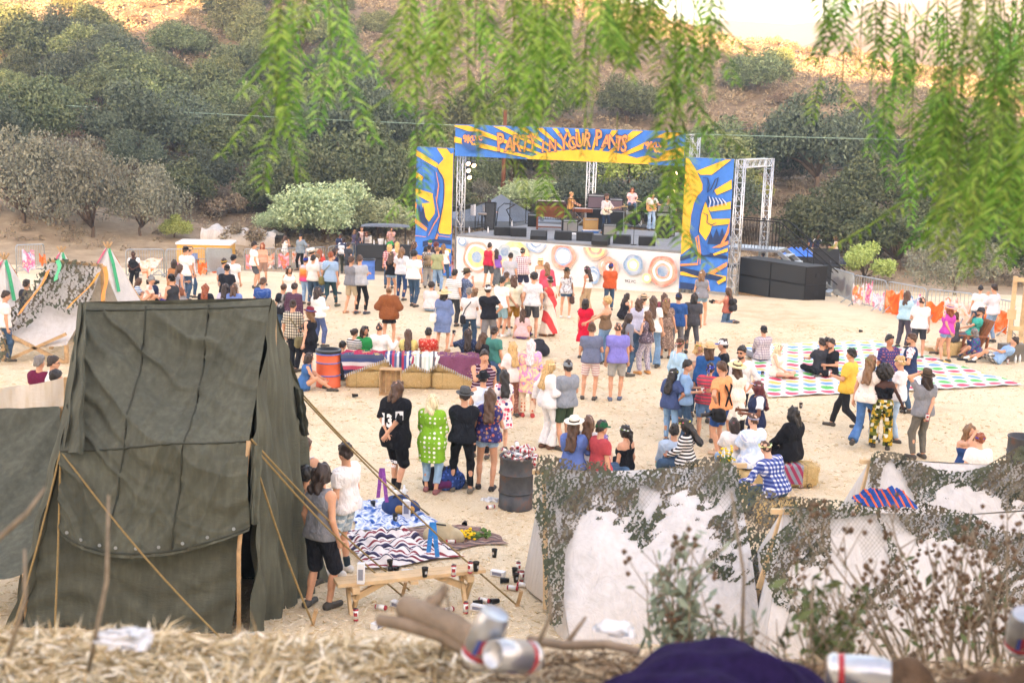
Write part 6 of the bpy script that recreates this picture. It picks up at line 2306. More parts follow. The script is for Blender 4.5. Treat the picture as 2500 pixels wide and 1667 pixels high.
# ------------------------------------------------------------ straw bales, blankets, crate
def bale_mat():
 n=NT('straw_bale')
 a=n.noise(30,4,.7,n.mapping((1,3,6)))
 b=n.noise(34,4,.7,n.mapping((6,1,2),(0,.5,.3)))
 s=n.math('MAXIMUM',a,b)
 n.col(n.ramp(s,[(.38,'#8f7346'),(.48,'#c4a56c'),(.58,'#dfc48f'),(.7,'#f0deb4')]))
 n.bump(s,.9,.03)
 return n.set(.95,0,.1)
M_BALE=bale_mat()
def bale_mesh(w,d,h,seed):
 g=np.random.default_rng(seed)
 bm=bmesh.new()
 bmesh.ops.create_cube(bm,size=1)
 bmesh.ops.subdivide_edges(bm,edges=bm.edges[:],cuts=9,use_grid_fill=True)
 for v in bm.verts:
  p=v.co
  r_=(abs(p.x*2)**8+abs(p.y*2)**8+abs(p.z*2)**8)**(1/8)
  p=p/max(r_,1e-6)*max(abs(p.x*2),abs(p.y*2),abs(p.z*2))
  n_=g.normal()*.012
  v.co=(p.x*w*(1+n_),p.y*d*(1+n_*2),(p.z+.5)*h+g.normal()*.008)
 me=bpy.data.meshes.new('bale')
 bm.to_mesh(me)
 bm.free()
 me.materials.append(M_BALE)
 me.polygons.foreach_set('use_smooth',[True]*len(me.polygons))
 return me
def straws(w,d,h,n,seed):
 g=np.random.default_rng(seed)
 f=g.integers(0,3,n)
 x=np.where(f==1,np.sign(g.random(n)-.5)*w/2,g.uniform(-.5,.5,n)*w)
 y=np.where(f==0,-d/2,np.where(f==1,g.uniform(-.5,.5,n)*d,g.uniform(-.5,.5,n)*d))
 z=np.where(f==2,h,g.uniform(0,1,n)*h)
 P=np.stack([x,y,z],-1)
 a=g.normal(size=(n,3))
 a/=np.linalg.norm(a,axis=1)[:,None]
 L=g.uniform(.04,.10,n)[:,None]
 b=np.cross(a,[0,0.3,1])*.004
 V=np.stack([P-a*L-b,P-a*L+b,P+a*L+b,P+a*L-b],1).reshape(-1,3)
 return np_mesh('straws',V,np.arange(4*n).reshape(n,4),M_STRAWB,False)
M_STRAWB=mat('#d9bb7d',.9,0,.15,.3,5)
BALE=[bale_mesh(.98,.46,.40,i)for i in range(3)]
BSTR=straws(.98,.46,.40,420,1)
def bale(label,p,rz,i=0,group='straw bales on the field',sc=(1,1,1)):
 t=link('straw_bale',BALE[i%3],None,p)
 t.rotation_euler=(0,0,rz)
 t.scale=sc
 tag(t,label,'straw bale',group)
 link('loose_straw',BSTR,t,kind='stuff')
 for x in(-.25,.25):
  MB().tube([(x,-.236,.0),(x,-.238,.4),(x,.238,.402),(x,.236,0)],.004,4).build('twine',M_ROPE,t)
 return t
A_,B_=GP(*px('I',150,500)),GP(*px('I',1215,520))
bd=(B_-A_)
bang=math.atan2(bd.y,bd.x)
bL=bd.xy.length/3
bnm=['left','middle','right']
RB=Matrix.Rotation(bang,3,'Z')
def bp(u,v,z=0):
 q=A_+RB@Vector((u,v,0))
 return Vector((q.x,q.y,tz(q.x,q.y)+z))
for j in range(2):
 for i in range(3):
  bale('%s straw bale in the %s row of the blanket covered wall'%(bnm[i],['bottom','top'][j]),bp(bL*(i+.5)+(.05 if j else 0),.24+.02*j,j*.40),bang+rng.uniform(-.04,.04),i+j,sc=(bL/1.0,1,1))
for i in range(3):
 bale('%s straw bale of the seat row behind the blanket wall'%bnm[i],bp(bL*(i+.5),.95,0),bang,i,sc=(bL/1.0,1,1))
def wall_blanket(label,u0,u1,hangL,m,fr=M_WHITE,seed=0):
 t=thing('blanket',label,'blanket',A_,bang)
 g0=tz(A_.x,A_.y)-A_.z
 def hg(u):
  return np.interp(u,np.linspace(0,1,len(hangL)),hangL)
 def fn(u,v):
  tot=.5+hg(u)
  s=v*tot
  x=u0+(u1-u0)*u+.04*np.sin(v*7+seed)
  on=s<.5
  y=np.where(on,.5-s,-.02-.03*np.sin(u*17+seed)*np.clip((s-.5)*3,0,1))
  z=np.where(on,.815+.012*np.sin(u*20+seed)+.02*np.sin(u*9)*np.sin(s*12),.82-(s-.5))
  rd=np.clip(1-abs(s-.5)/.06,0,1)
  return x,y-.015,z-.015*rd
 P,Q=grid_mesh(fn,40,36)
 link('weave',np_mesh('weave',P,Q,m),t)
 fb=MB()
 for i in range(int((u1-u0)/.05)):
  uu=(i+.5)/int((u1-u0)/.05)
  x,y,z=fn(np.array([uu]),np.array([1.0]))
  fb.tube([(x[0],y[0],z[0]+.01),(x[0]+.01,y[0]-.01,z[0]-.03),(x[0],y[0]-.005,z[0]-.07)],[.006,.010,.006],4)
 fb.build('fringe',fr,t)
def serape(name,cols,fr,ax=0):
 n=NT(name)
 o=n.obj()
 t=n.math('FRACT',n.math('MULTIPLY',n.math('ADD',n.xyz(o)[ax],n.math('MULTIPLY',n.noise(3,2),.02)),fr))
 n.col(n.ramp(t,[(i/len(cols),c)for i,c in enumerate(cols)],True))
 n.bump(n.noise(60,2),.4,.01)
 return n.set(.95,0,.1)
SER1=serape('serape_red_blue',['#b23a56','#e6e1dc','#3a4560','#56617a','#2d3450','#b04a60','#c9c2c6','#3d4a78','#4c5670','#a83050'],1.1,2)
SER2=serape('serape_blue',['#4a5f98','#d8dbe4','#3a4f86','#b24460','#5a6a92','#c8ccd6','#38466e','#ae3c58'],2.2,0)
SER3=serape('serape_white',['#dfe4e2','#b8ccc8','#e8e8e6','#6a6f76','#dfe4e2','#cbd8d4'],3.2,0)
wall_blanket('red and navy striped fringed blanket at the left end of the bale wall',-.08,.92,[.50,.36,.22,.10],SER1,seed=1)
wall_blanket('blue and red striped blanket over the middle of the bale wall',.86,1.55,[.04,.30,.36,.20],SER2,seed=2)
wall_blanket('white and grey patterned blanket right of the middle of the bale wall',1.5,2.15,[.12,.28,.36,.2],SER3,seed=3)
wall_blanket('plum coloured fringed blanket at the right end of the bale wall',2.1,3.15,[.14,.30,.46,.62],cloth('#7c4a68'),seed=4)
ct=thing('wooden_crate','slatted wooden crate standing on end against the bale wall','crate',GP(*px('I',520,558)),bang-.05)
cw,ch_,cdp=.46,.62,.26
for i in range(4):
 MB().box((-cw/2+cw*(i+.5)/4,cdp/2,ch_/2),(cw/4-.014,.014,ch_)).build('slat',M_WOOD,ct)
for z in(.012,ch_-.012):
 MB().box((0,0,z),(cw,cdp,.022)).build('end_board',M_WOOD,ct)
for x in(-cw/2-.008,cw/2+.008):
 for y in(-.07,.07):
  MB().box((x,y,ch_/2),(.014,.10,ch_)).build('side_board',M_WOOD,ct)
def barrel(label,p,m,band,r=.29,h=.88,liner=True):
 t=thing('barrel',label,'barrel',p,0)
 pr=[(.001,.012),(r-.01,.012),(r,0),(r,.03),(r-.008,.05),(r-.008,.27)]
 for z in(.29,.59):
  pr+=[(r-.008,z-.02),(r+.006,z),(r-.008,z+.02)]
 pr+=[(r-.008,h-.05),(r+.004,h-.03),(r+.006,h),(r-.012,h),(r-.02,h-.25),(.001,h-.25)]
 MB().lathe(pr,n=36).build('drum',m,t,smooth=True)
 for z in(.29,.59):
  MB().lathe([(r+.001,z-.014),(r+.0095,z),(r+.001,z+.014)],n=36).build('band',band,t,smooth=True)
 if liner:
  MB().lathe([(r+.012,h-.06),(r+.016,h+.005),(r-.03,h+.012),(r-.06,h-.2)],n=36).build('bin_liner',mat('#202428',.3,0,.5),t,smooth=True)
  MB().lathe([(r+.006,h-.10),(r+.012,h-.085),(r+.006,h-.07)],n=36).build('band',band,t,smooth=True)
 return t
barrel('orange barrel with blue bands and bin liner beside the bale wall',GP(*px('C',735,1432)),mat('#e0663f',.5,0,.35,.12,3),mat('#5a78c0',.5),.29,.88)
n=NT('rusty_drum')
f=n.noise(3.5,5,.7)
n.col(n.ramp(f,[(.35,'#3a3d42'),(.52,'#4b4d50'),(.62,'#5e4a42'),(.75,'#6e4b3a')]))
M_DRUM=n.set(.55,.3,.4)
PB=GP(*px('I',1562,1492))
barrel('dark rusty barrel overflowing with empty cans beside the netted tent',PB,M_DRUM,M_DRUM,.285,.88,False)
barrel('blue barrel with black bin liner beside the left speaker boxes',GP(*px('C',1088,482)),mat('#4a74c0',.5),mat('#4a74c0',.5))
barrel('dark barrel of rubbish at the right edge behind the netting',on_z(*px('H',2290,1330),.86)-Vector((0,0,.86)),M_DRUM,M_DRUM,.285,.88,False)
M_CANW=mat('#e2e0dd',.35,.2,.5,.04)
M_CANR=mat('#a8343c',.4,.2,.5)
M_ALU=mat('#c6c8ca',.3,.85,.5)
def can_mesh(red=True):
 mb=MB()
 r,h=.033,.155
 mb.lathe([(.001,.004),(.026,0),(r,.012),(r,h*.18)],n=14,mi=1 if red else 0)
 mb.lathe([(r,h*.18),(r,h*.86)],n=14,mi=0)
 mb.lathe([(r,h*.86),(r,h-.014),(.028,h-.002)],n=14,mi=1 if red else 2)
 mb.lathe([(.028,h-.002),(.028,h),(.025,h-.004),(.001,h-.004)],n=14,mi=2)
 for k in range(-2,2):
  a,b=k*.35,(k+1)*.35
  R_=r+.0006
  mb.add([(R_*math.sin(a),-R_*math.cos(a),h*.42),(R_*math.sin(b),-R_*math.cos(b),h*.42),(R_*math.sin(b),-R_*math.cos(b),h*.72),(R_*math.sin(a),-R_*math.cos(a),h*.72)],[(0,1,2,3)],1)
 me=bpy.data.meshes.new('can')
 me.from_pydata(mb.v,[],mb.f)
 for m in(M_CANW,M_CANR,M_ALU):
  me.materials.append(m)
 me.polygons.foreach_set('material_index',mb.mi)
 me.polygons.foreach_set('use_smooth',[len(f)==4 for f in mb.f])
 return me
CAN=can_mesh()
def cup_mesh():
 mb=MB()
 mb.lathe([(.001,.003),(.030,0),(.043,.118),(.046,.12),(.043,.123),(.040,.12),(.028,.008),(.001,.008)],n=16,mi=0)
 for k in range(-1,1):
  a,b=k*.4,(k+1)*.4
  mb.add([(.0372*math.sin(a),-.0372*math.cos(a),.045),(.0372*math.sin(b),-.0372*math.cos(b),.045),(.0415*math.sin(b),-.0415*math.cos(b),.085),(.0415*math.sin(a),-.0415*math.cos(a),.085)],[(0,1,2,3)],1)
 me=bpy.data.meshes.new('cup')
 me.from_pydata(mb.v,[],mb.f)
 me.materials.append(mat('#1d1e20',.4,0,.4))
 me.materials.append(mat('#b9b9b9',.6))
 me.polygons.foreach_set('material_index',mb.mi)
 me.polygons.foreach_set('use_smooth',[len(f)==4 for f in mb.f])
 return me
CUP=cup_mesh()
BOX=MB().box((0,0,.0),(.20,.085,.07)).box((0,-.0435,0),(.14,.002,.04),mi=1).build('carton',[M_WHITE,mat('#7d8296')]).data
bpy.data.objects.remove(bpy.data.objects['carton'])
BOT=MB().lathe([(.001,0),(.034,0),(.035,.15),(.014,.22),(.014,.24),(.001,.24)],n=12).build('bottle',mat('#dfe6ea',.15,0,.5),smooth=True).data
bpy.data.objects.remove(bpy.data.objects['bottle']if 'bottle' in bpy.data.objects and bpy.data.objects['bottle'].data is BOT else[o for o in bpy.data.objects if o.data is BOT][0])
def litter(kind,p,label,up=True,rz=None,group=None,sc=1.0):
 me,cat={'can':(CAN,'can'),'cup':(CUP,'cup'),'carton':(BOX,'carton'),'bottle':(BOT,'bottle')}[kind]
 o=link(kind,me,None,p)
 o.rotation_mode='XYZ'
 rz=rng.uniform(-1,1)if rz is None else rz
 if kind=='carton':
  o.location=Vector(p)+Vector((0,0,.036*sc))
  o.rotation_euler=(0,0,rz)
 elif up:
  o.rotation_euler=(0,0,rz)
 else:
  o.location=Vector(p)+Vector((0,0,.034))
  o.rotation_euler=(R(90),0,rz*2)
 o.scale=(sc,)*3
 return tag(o,label,cat,group)
g_=random.Random(4)
for k in range(46):
 a=g_.uniform(0,6.283)
 q=.25*math.sqrt(g_.random())
 hh=.80+.24*(1-(q/.27)**2)*g_.uniform(.4,1)
 o=link('can' if k%4 else 'carton',CAN if k%4 else BOX,None,PB+Vector((q*math.cos(a),q*math.sin(a),hh)))
 o.rotation_euler=(g_.uniform(0,3),g_.uniform(0,3),g_.uniform(0,3))
 o.scale=(.62,)*3 if not k%4 else(1,1,1)
 tag(o,'crushed empty can in the heap overflowing the rusty barrel' if k%4 else 'small empty carton in the heap overflowing the rusty barrel','can' if k%4 else 'carton','cans heaped in the rusty barrel' if k%4 else 'cartons heaped in the rusty barrel')
def ground_blanket(name,label,c,quad,m,amp=.03,seed=0,lift=.012):
 q=[GP(*px(c,*p))for p in quad]
 cen=sum(q,Vector())/4
 ang=math.atan2(q[1].y-q[0].y,q[1].x-q[0].x)
 RM=Matrix.Rotation(-ang,3,'Z')
 t=link(name,None,None,(cen.x,cen.y,0))if False else None
 L=[RM@(p-cen)for p in q]
 def fn(u,v):
  a=lerp3(L[0],L[1],u)
  b=lerp3(L[3],L[2],u)
  P=a*(1-v[:,None])+b*v[:,None]
  x=P[:,0]+.05*np.sin(v*9+seed)
  y=P[:,1]+.05*np.sin(u*8+seed)
  z=amp*(np.abs(np.sin(u*11+2.2*np.sin(v*6+seed))*np.sin(v*13+2*np.sin(u*5+seed)))+.5*np.abs(np.sin(u*23+v*9)))
  e=np.clip(np.minimum(np.minimum(u,1-u),np.minimum(v,1-v))*12,0,1)
  return x,y,z*e
 P,Q=grid_mesh(fn,60,46)
 o=link(name,np_mesh(name,P,Q,m))
 o.location=(cen.x,cen.y,tz(cen.x,cen.y)+lift+.02)
 o.rotation_euler=(0,0,ang)
 return tag(o,label,'blanket')
ground_blanket('blue_blanket','blue and white tie dyed sheet spread under the backpack','M',[(330,445),(650,436),(965,598),(430,640)],cloth('dye:#2f5290:#8fa8d0:#e2e8f0:#3a68b0:#1f3c78:5'),.05,1)
ground_blanket('striped_blanket','crumpled white blanket with navy and red stripes','M',[(300,640),(740,640),(1130,795),(480,880)],serape('blanket_white_navy',['#e2ddda','#dcd6d2','#35324a','#e0dad6','#7d3340','#e4e0dc','#2c2a40','#4a4660','#e2ddda','#8a4048','#e0dcd8'],2.6,1),.09,2,.02)
ground_blanket('rag_rug','brown and grey woven rag rug under the yellow flowers','M',[(700,612),(1200,604),(1390,708),(930,765)],serape('rag_rug',['#8a6f66','#6a5a58','#9c8478','#544a4e','#a08a7c','#7a5f5c'],4.5,1),.03,3,.016)
def blob_bag(name,label,p,w,d,h,m,cat='bag',rz=0,seed=0,m2=None):
 t=thing(name,label,cat,p,rz)
 S=SDF()
 S.cap((-w*.25,0,h*.38),(w*.25,0,h*.38),h*.42,h*.36,k=.05)
 S.cap((-w*.2,0,h*.7),(w*.1,0,h*.75),h*.25,k=.06)
 S.cap((w*.3,0,h*.3),(w*.38,0,h*.3),h*.26,k=.06)
 S.noise=(.012,22,seed)
 S.cuts.append((np.array([0,0,.0]),np.array([0,0,-1.0])))
 v,q=S.mesh(.02)
 link('body',np_mesh('body',v,q,m),t)
 if m2:
  S=SDF()
  S.cap((-w*.05,-h*.3,h*.35),(w*.25,-h*.3,h*.35),h*.22,k=.05)
  S.noise=(.008,25,seed+1)
  v,q=S.mesh(.02)
  link('pocket',np_mesh('pocket',v,q,m2),t)
 MB().tube([(-w*.3,-.03,h*.6),(-w*.15,-.06,h*.98),(w*.05,-.06,h*.95),(w*.2,-.03,h*.6)],.014,5).build('strap',mat('#2c2c30',.8),t,smooth=True)
 return t
blob_bag('backpack','navy backpack with mustard pocket on the blue tie dyed sheet',GP(*px('M',705,525)),.62,.4,.34,mat('#28406e',.8),'backpack',.1,1,mat('#c2924c',.8))
blob_bag('shoulder_bag','tan cloth bag slumped on the rag rug',GP(*px('M',970,700)),.66,.4,.32,mat('#b8aa8a',.85),'bag',-.1,2)
blob_bag('backpack','black backpack lying behind the polka dot blouse woman',GP(*px('I',930,1345)),.5,.35,.42,mat('#201c26',.8),'backpack',0,3,mat('#5a2458',.8))
blob_bag('backpack','blue patterned backpack between the polka dot and fedora pair',GP(*px('I',1020,1345)),.34,.3,.44,cloth('floral:#27407a:#3b5aa8:#1c2848:#4a66b0:18'),'backpack',.3,4)
blob_bag('bag','grey bag at the heels of the fedora man',GP(*px('I',1130,1335)),.3,.2,.16,mat('#6a6a66',.8),'bag',0,5)
blob_bag('backpack','black backpack on the straw beside the pale haired dancer',GP(*px('F',1450,1432)),.46,.4,.5,mat('#2a2c36',.8),'backpack',.3,6)
P,Q=crumple(20,14,.34,.22,.07,12)
tag(link('paper',np_mesh('paper',P+np.array(GP(*px('I',1365,1440))),Q,M_WHITE)),'crumpled white paper bag beside the rusty barrel','paper bag')
def bouquet(label,p,lie=True,sc=1.0,n=34,rz=.3):
 t=thing('bouquet',label,'flowers',p,rz)
 t.scale=(sc,)*3
 r=random.Random(3)
 fl,stx=MB(),MB()
 for i in range(n):
  x,y,z=(r.uniform(-.16,.10),r.uniform(-.13,.13),r.uniform(.05,.17))if lie else(r.uniform(-.14,.14),r.uniform(-.12,.12),r.uniform(.30,.55))
  fl.lathe([(.001,-.012),(.022,-.008),(.028,.004),(.014,.016),(.001,.014)],(x,y,z),8)
  stx.tube([(x,y,z-.01),(.32+r.uniform(-.1,.1),y*.4+.04,.04)if lie else(x*.1,y*.1,.02)],.004,4)
 fl.build('blossoms',mat('#eec21e',.7,0,.2,.15,20),t)
 stx.build('stems',mat('#5d7a3a',.8),t)
 V,Q=leaf_quads(np.array([(r.uniform(.02,.34),r.uniform(-.1,.14),r.uniform(.03,.15))if lie else(r.uniform(-.12,.12),r.uniform(-.1,.1),r.uniform(.12,.35))for _ in range(60)]),.05,np.random.default_rng(2))
 link('leaves',np_mesh('leaves',V,Q,mat('#5f7f42',.8),False),t)
 return t
bouquet('bunch of yellow flowers lying on the rag rug',GP(*px('M',1125,690)))
bA,bB,bC,bD_=[on_z(*px('M',*p),.46)for p in((284,958),(1190,868),(1240,912),(322,1008))]
bt=thing('bench','long pale timber bench with cans and cups on it','bench',((bA+bB+bC+bD_)/4).xy.to_3d(),math.atan2(bC.y-bD_.y,bC.x-bD_.x))
bt.location.z=tz(bt.location.x,bt.location.y)
bLn=(bC-bD_).xy.length
for y in(-.068,.068):
 MB().box((0,y,.44),(bLn,.128,.045)).build('plank',M_PINE,bt)
for x in(-bLn/2+.22,bLn/2-.22):
 MB().box((x,0,.375),(.09,.38,.08)).build('cleat',M_PINE,bt)
 MB().beam((x-.05,-.15,0),(x-.05,.09,.36),.04,.075).build('leg',M_PINE,bt)
 MB().beam((x+.05,.15,0),(x+.05,-.09,.36),.04,.075).build('leg',M_PINE,bt)
 sg=-1 if x>0 else 1
 MB().beam((x,0,.20),(x+sg*.42,0,.40),.045,.08).build('brace',M_PINE,bt)
MB().box((0,0,.40),(.10,.36,.04)).build('cleat',M_PINE,bt)
BT=bt.location.z+.4635
for k,c,x,y,lb in(('carton','M',460,948,''),('cup','M',857,908,'black cup standing on the middle of the bench'),('can','M',1035,906,'tall can on the bench, left of the other can'),('can','M',1138,886,'tall can on the bench next to the cup at its right end'),('cup','M',1174,872,'black cup at the right end of the bench')):
 if k=='carton':
  o=MB().box((0,0,.13),(.09,.07,.26)).box((0,-.0365,.12),(.06,.002,.14),mi=1).build('carton',[M_WHITE,mat('#8a8f9c')],None,loc=on_z(*px(c,x,y),BT))
  tag(o,'tall white drink carton at the left end of the bench','carton')
 else:
  litter(k,on_z(*px(c,x,y),BT),lb)
LIT=[('can',620,1122,0,'can lying on the straw left of the white carton under the bench'),('carton',690,1100,0,'white carton lying behind the bench middle'),('can',428,1185,1,'can standing by the left bench leg'),('carton',570,1225,0,'white carton lying in front of the bench left end'),('carton',860,1195,0,'white carton lying in front of the bench middle'),('can',1035,1125,0,'can lying under the bench right of the middle'),('can',1110,1140,1,'can standing under the bench near its right leg'),('carton',1190,1120,0,'white carton by the right bench leg'),('cup',1155,1090,0,'black cup lying by the right bench leg'),('can',1260,1080,0,'can lying end to end with a cup right of the bench'),('cup',1315,1075,0,'cup lying end to end with a can right of the bench'),('carton',1310,905,0,'white carton nearest the bench in the litter by the white tent'),('cup',1414,910,1,'black cup standing rearmost in the litter by the white tent'),('cup',1380,950,0,'black cup tipped over at the left of the tent litter'),('cup',1422,945,1,'black cup standing in front in the tent litter'),('can',1436,885,1,'can standing rearmost in the tent litter'),('can',1458,940,1,'can standing against the white tent edge'),('can',1430,972,0,'can lying in front in the tent litter'),('can',1436,1000,0,'foremost can lying in the tent litter'),('cup',1108,586,0,'black cup lying behind the rag rug'),('cup',1288,790,1,'black cup tilted on the straw right of the rag rug'),('bottle',463,525,1,'white bottle on the blue sheet behind the man in white'),('cup',535,500,1,'black cup on the blue sheet by the white wrapper'),('cup',672,580,1,'black cup on the blue sheet in front of the backpack'),('carton',495,800,0,'white carton on the striped blanket'),('cup',640,872,1,'rear black cup of the pair behind the bench'),('cup',645,910,1,'front black cup of the pair behind the bench'),('cup',680,905,1,'black cup right of the pair behind the bench'),('bottle',712,895,0,'clear bottle lying behind the bench'),('bottle',757,893,0,'bluish bottle lying behind the bench'),('bottle',728,440,1,'bottle with red label standing behind the backpack'),('can',985,720,0,'can lying in front of the tan bag'),('cup',655,650,0,'black cup lying on the striped blanket')]
for k,x,y,up,lb in LIT:
 litter(k,GP(*px('M',x,y))+Vector((0,0,.04 if y<880 and x<1050 else.01)),lb,bool(up))
o=MB().box((0,0,.17),(.12,.09,.34)).box((0,-.0465,.2),(.08,.002,.14),mi=1).build('carton',[M_WHITE,mat('#7d8296')],None,loc=GP(*px('M',742,562)))
tag(o,'tall white carton standing against the navy backpack','carton')
for k,c,x,y,up,lb in(('cup','I',250,576,0,'black cup lying alone on the straw below the crate'),('can','I',1388,1505,0,'dark can lying at the foot of the rusty barrel'),('can','K',1345,1390,0,'crushed can lying left of two others by the straw bale'),('can','K',1432,1372,0,'can lying in the middle of three by the straw bale'),('cup','K',1520,1372,0,'dark cup lying right of two cans by the straw bale'),('cup','H',505,1100,1,'black cup standing alone on the straw by the play mat'),('cup','F',1555,1402,1,'black cup standing on the straw beside the black backpack'),('cup','H',200,845,1,'black cup beside the blond woman on the play mat'),('bottle','H',2215,745,1,'bottle standing left of the dark one by the reclining man'),('bottle','H',2250,740,1,'bottle standing rightmost beside the reclining man'),('can','H',2155,750,1,'can standing by the elbow of the reclining man'),('cup','H',1000,495,0,'pale wrapper like cup lying on the open straw')):
 litter(k,GP(*px(c,x,y))+Vector((0,0,.01)),lb,bool(up))
mq=[GP(*px('H',*p))for p in((60,605),(1110,566),(2280,922),(245,1022))]
cen=sum(mq,Vector())/4
mang=math.atan2(mq[2].y-mq[3].y,mq[2].x-mq[3].x)
n=NT('spotted_mat')
o_=n.xyz()
px_,py_=.50,.40
row=n.math('FLOOR',n.math('DIVIDE',o_[1],py_))
xx=n.math('ADD',n.math('DIVIDE',o_[0],px_),n.math('MULTIPLY',row,.5))
fx=n.math('SUBTRACT',n.math('FRACT',xx),.5)
fy=n.math('SUBTRACT',n.math('FRACT',n.math('DIVIDE',o_[1],py_)),.5)
dd=n.math('SQRT',n.math('ADD',n.math('POWER',n.math('MULTIPLY',fx,px_),2),n.math('POWER',n.math('MULTIPLY',fy,py_),2)))
inside=n.math('LESS_THAN',dd,.165)
cidx=n.math('FRACT',n.math('MULTIPLY',row,.25))
dotc=n.ramp(cidx,[(0,'#c23a55'),(.2,'#49b04c'),(.45,'#5f95dc'),(.7,'#eab85a')],True)
n.col(n.mix(inside,'#cfcdc9',dotc))
n.bump(n.noise(2.5,4),.5,.06)
M_MAT=n.set(.6,0,.3)
RM=Matrix.Rotation(-mang,3,'Z')
Lq=[RM@(p-cen)for p in mq]
def fn(u,v):
 P=lerp3(Lq[0],Lq[1],u)*(1-v[:,None])+lerp3(Lq[3],Lq[2],u)*v[:,None]
 z=.025*np.abs(np.sin(u*21+2*np.sin(v*7))*np.sin(v*15+2*np.sin(u*9)))+.02*np.abs(np.sin(u*47+v*12))
 return P[:,0],P[:,1],z
P,Q=grid_mesh(fn,90,60)
Wp=np.array([(RM.inverted()@Vector(p))for p in P])
P[:,2]+=terr(Wp[:,0]+cen.x,Wp[:,1]+cen.y)+.02
o=link('play_mat',np_mesh('play_mat',P,Q,M_MAT),None,(cen.x,cen.y,0))
o.rotation_euler=(0,0,mang)
tag(o,'huge white mat printed with rows of coloured spots','mat')
q=on_z(*px('K',1395,1185),.42)
bb=gz_(Vector((q.x,q.y+.2,0)))
bale('straw bale with striped blanket under the man in the black jacket',bb,.15,1)
t=link('serape_blanket',np_mesh('serape_blanket',*grid_mesh(lambda u,v:(-.34+.5*u,np.where(v<.5,.25-v,-.27-.02*np.sin(u*9)),np.where(v<.5,.425+.01*np.sin(u*12),.43-(v-.5)*.7)),20,20),cloth('vstripe:#9a3a58:#8a8f9c:9:.5')),None,bb)
t.rotation_euler=(0,0,.15)
tag(t,'pink and grey striped blanket hanging off the right straw bale','blanket')
p=GP(*px('H',1830,668))
lc=thing('lounge_chair','reddish wooden slatted lounge chair holding the man in teal','chair',p,.15)
M_RED=mat('#9a5f3e',.7,0,.3,.2,5)
for y in(-.33,.33):
 MB().beam((-.42,y,0),(-.28,y,.62),.05,.09).build('leg',M_RED,lc)
 MB().beam((-.5,y,.62),(.42,y,.56),.10,.03).build('armrest',M_RED,lc)
 MB().beam((-.45,y*.85,.36),(.55,y*.85,.05),.03,.10).build('side_rail',M_RED,lc)
 MB().beam((.40,y*.9,0),(.45,y*.9,.56),.05,.08).build('leg',M_RED,lc)
for i in range(5):
 t_=i/4
 MB().box((-.42+.7*t_,0,.40-.20*t_),(.11,.58,.02),M=None).build('slat',M_RED,lc)
for i in range(5):
 y=-.24+.12*i
 MB().beam((.25,y,.22),(.62,y,1.02),.10,.02).build('back_slat',M_RED,lc)
tf=thing('timber_scaffold','unfinished pale timber frame of posts and rails at the right edge','frame',GP(*px('H',2165,595)),-.2)
Yp=tf.location.y
zt=AT(*px('H',2160,45),Yp).z-tf.location.z
for i,(x,y)in enumerate(((0,0),(.45,-.1),(.5,.9),(1.4,-.1))):
 MB().box((x,y,zt/2),(.12,.10,zt)).build('post',M_PINE,tf)
for z,x0q,x1q in((zt-.08,0,1.5),(zt*.52,.4,1.5),(.55,0,1.5)):
 MB().beam((x0q-.05,-.17,z),(x1q,-.17,z),.04,.13).build('rail',M_PINE,tf)
MB().beam((.1,-.24,.1),(1.3,-.24,.85),.04,.12).build('brace',M_PINE,tf)
MB().box((-.02,-.07,zt*.45),(.26,.02,.3)).build('notice',M_PINE,tf)
t=thing('suitcase','old grey case standing behind the reclining man','suitcase',GP(*px('H',2195,735))+Vector((0,.15,0)),.2)
MB().box((0,0,.26),(.75,.25,.52)).build('shell',mat('#6f6a62',.7,0,.3,.25,4),t)
MB().tube([(-.08,0,.52),(-.07,0,.56),(.07,0,.56),(.08,0,.52)],.012,5).build('handle',M_BLACK,t)
for i,(x,y)in enumerate(((1545,640),(1600,655))):
 pl_=GP(*px('H',x,y))
 o=MB().box((0,0,.06),(.4,.3,.12),rz=.2+i).build('timber_block',M_PINE,None,loc=pl_)
 tag(o,['pale timber block on the ground left of the denim shorts','pale timber block nearer the denim shorts'][i],'timber block')
# ------------------------------------------------------------ the crowd
HATADD=dict(fedora=.09,sun=.075,straw=.08,cowboy=.09,cap=.025,backcap=.025,trucker=.025,beanie=.04,flatcap=.02,bandana=.02,wreath=.0,headband=0)
def P(c,x,y,label,face,top,bot,feet=None,s=None,**kw):
 """a person whose head top shows at crop pixel x,y (and feet at row feet)"""
 pose=kw.get('pose','stand')
 fem=kw.get('sex','m')=='f'
 ha=HATADD[kw['hat'].split('|')[0]]if kw.get('hat')else(.10 if kw.get('hair','').startswith('afro')else.02)
 st=s or(1.66 if fem else 1.78)
 hh={'stand':st,'walk':st*.985,'step':st,'sit':.90*st/1.75,'cross':.93*st/1.75,'bale':1.35*st/1.75,'kneel':1.2*st/1.75,'recline':.66,'squat':1.1}[pose]
 lean=kw.get('lean',0)
 if pose in('stand','walk','bale','cross')and lean:
  hh-=.72*(1-math.cos(R(lean)))
 if 'at' in kw:
  loc=kw.pop('at')
 elif feet is not None:
  loc=GP(*px(c,x+kw.pop('dx',0),feet))
  if s is None:
   z=AT(*px(c,x,y),loc.y).z-loc.z-ha
   st=min(max(z/(.985 if pose=='walk' else 1),1.5),1.93)
 else:
  loc=GP(*px(c,x,y),hh+ha)
  loc=Vector((loc.x,loc.y,tz(loc.x,loc.y)))
 kw.pop('dx',0)
 return person(label,loc,face,st,top=top,bot=bot,**kw)
DJ,LJ,BJ='denim:#3d556f','denim:#86a3c4','#1e1e22'
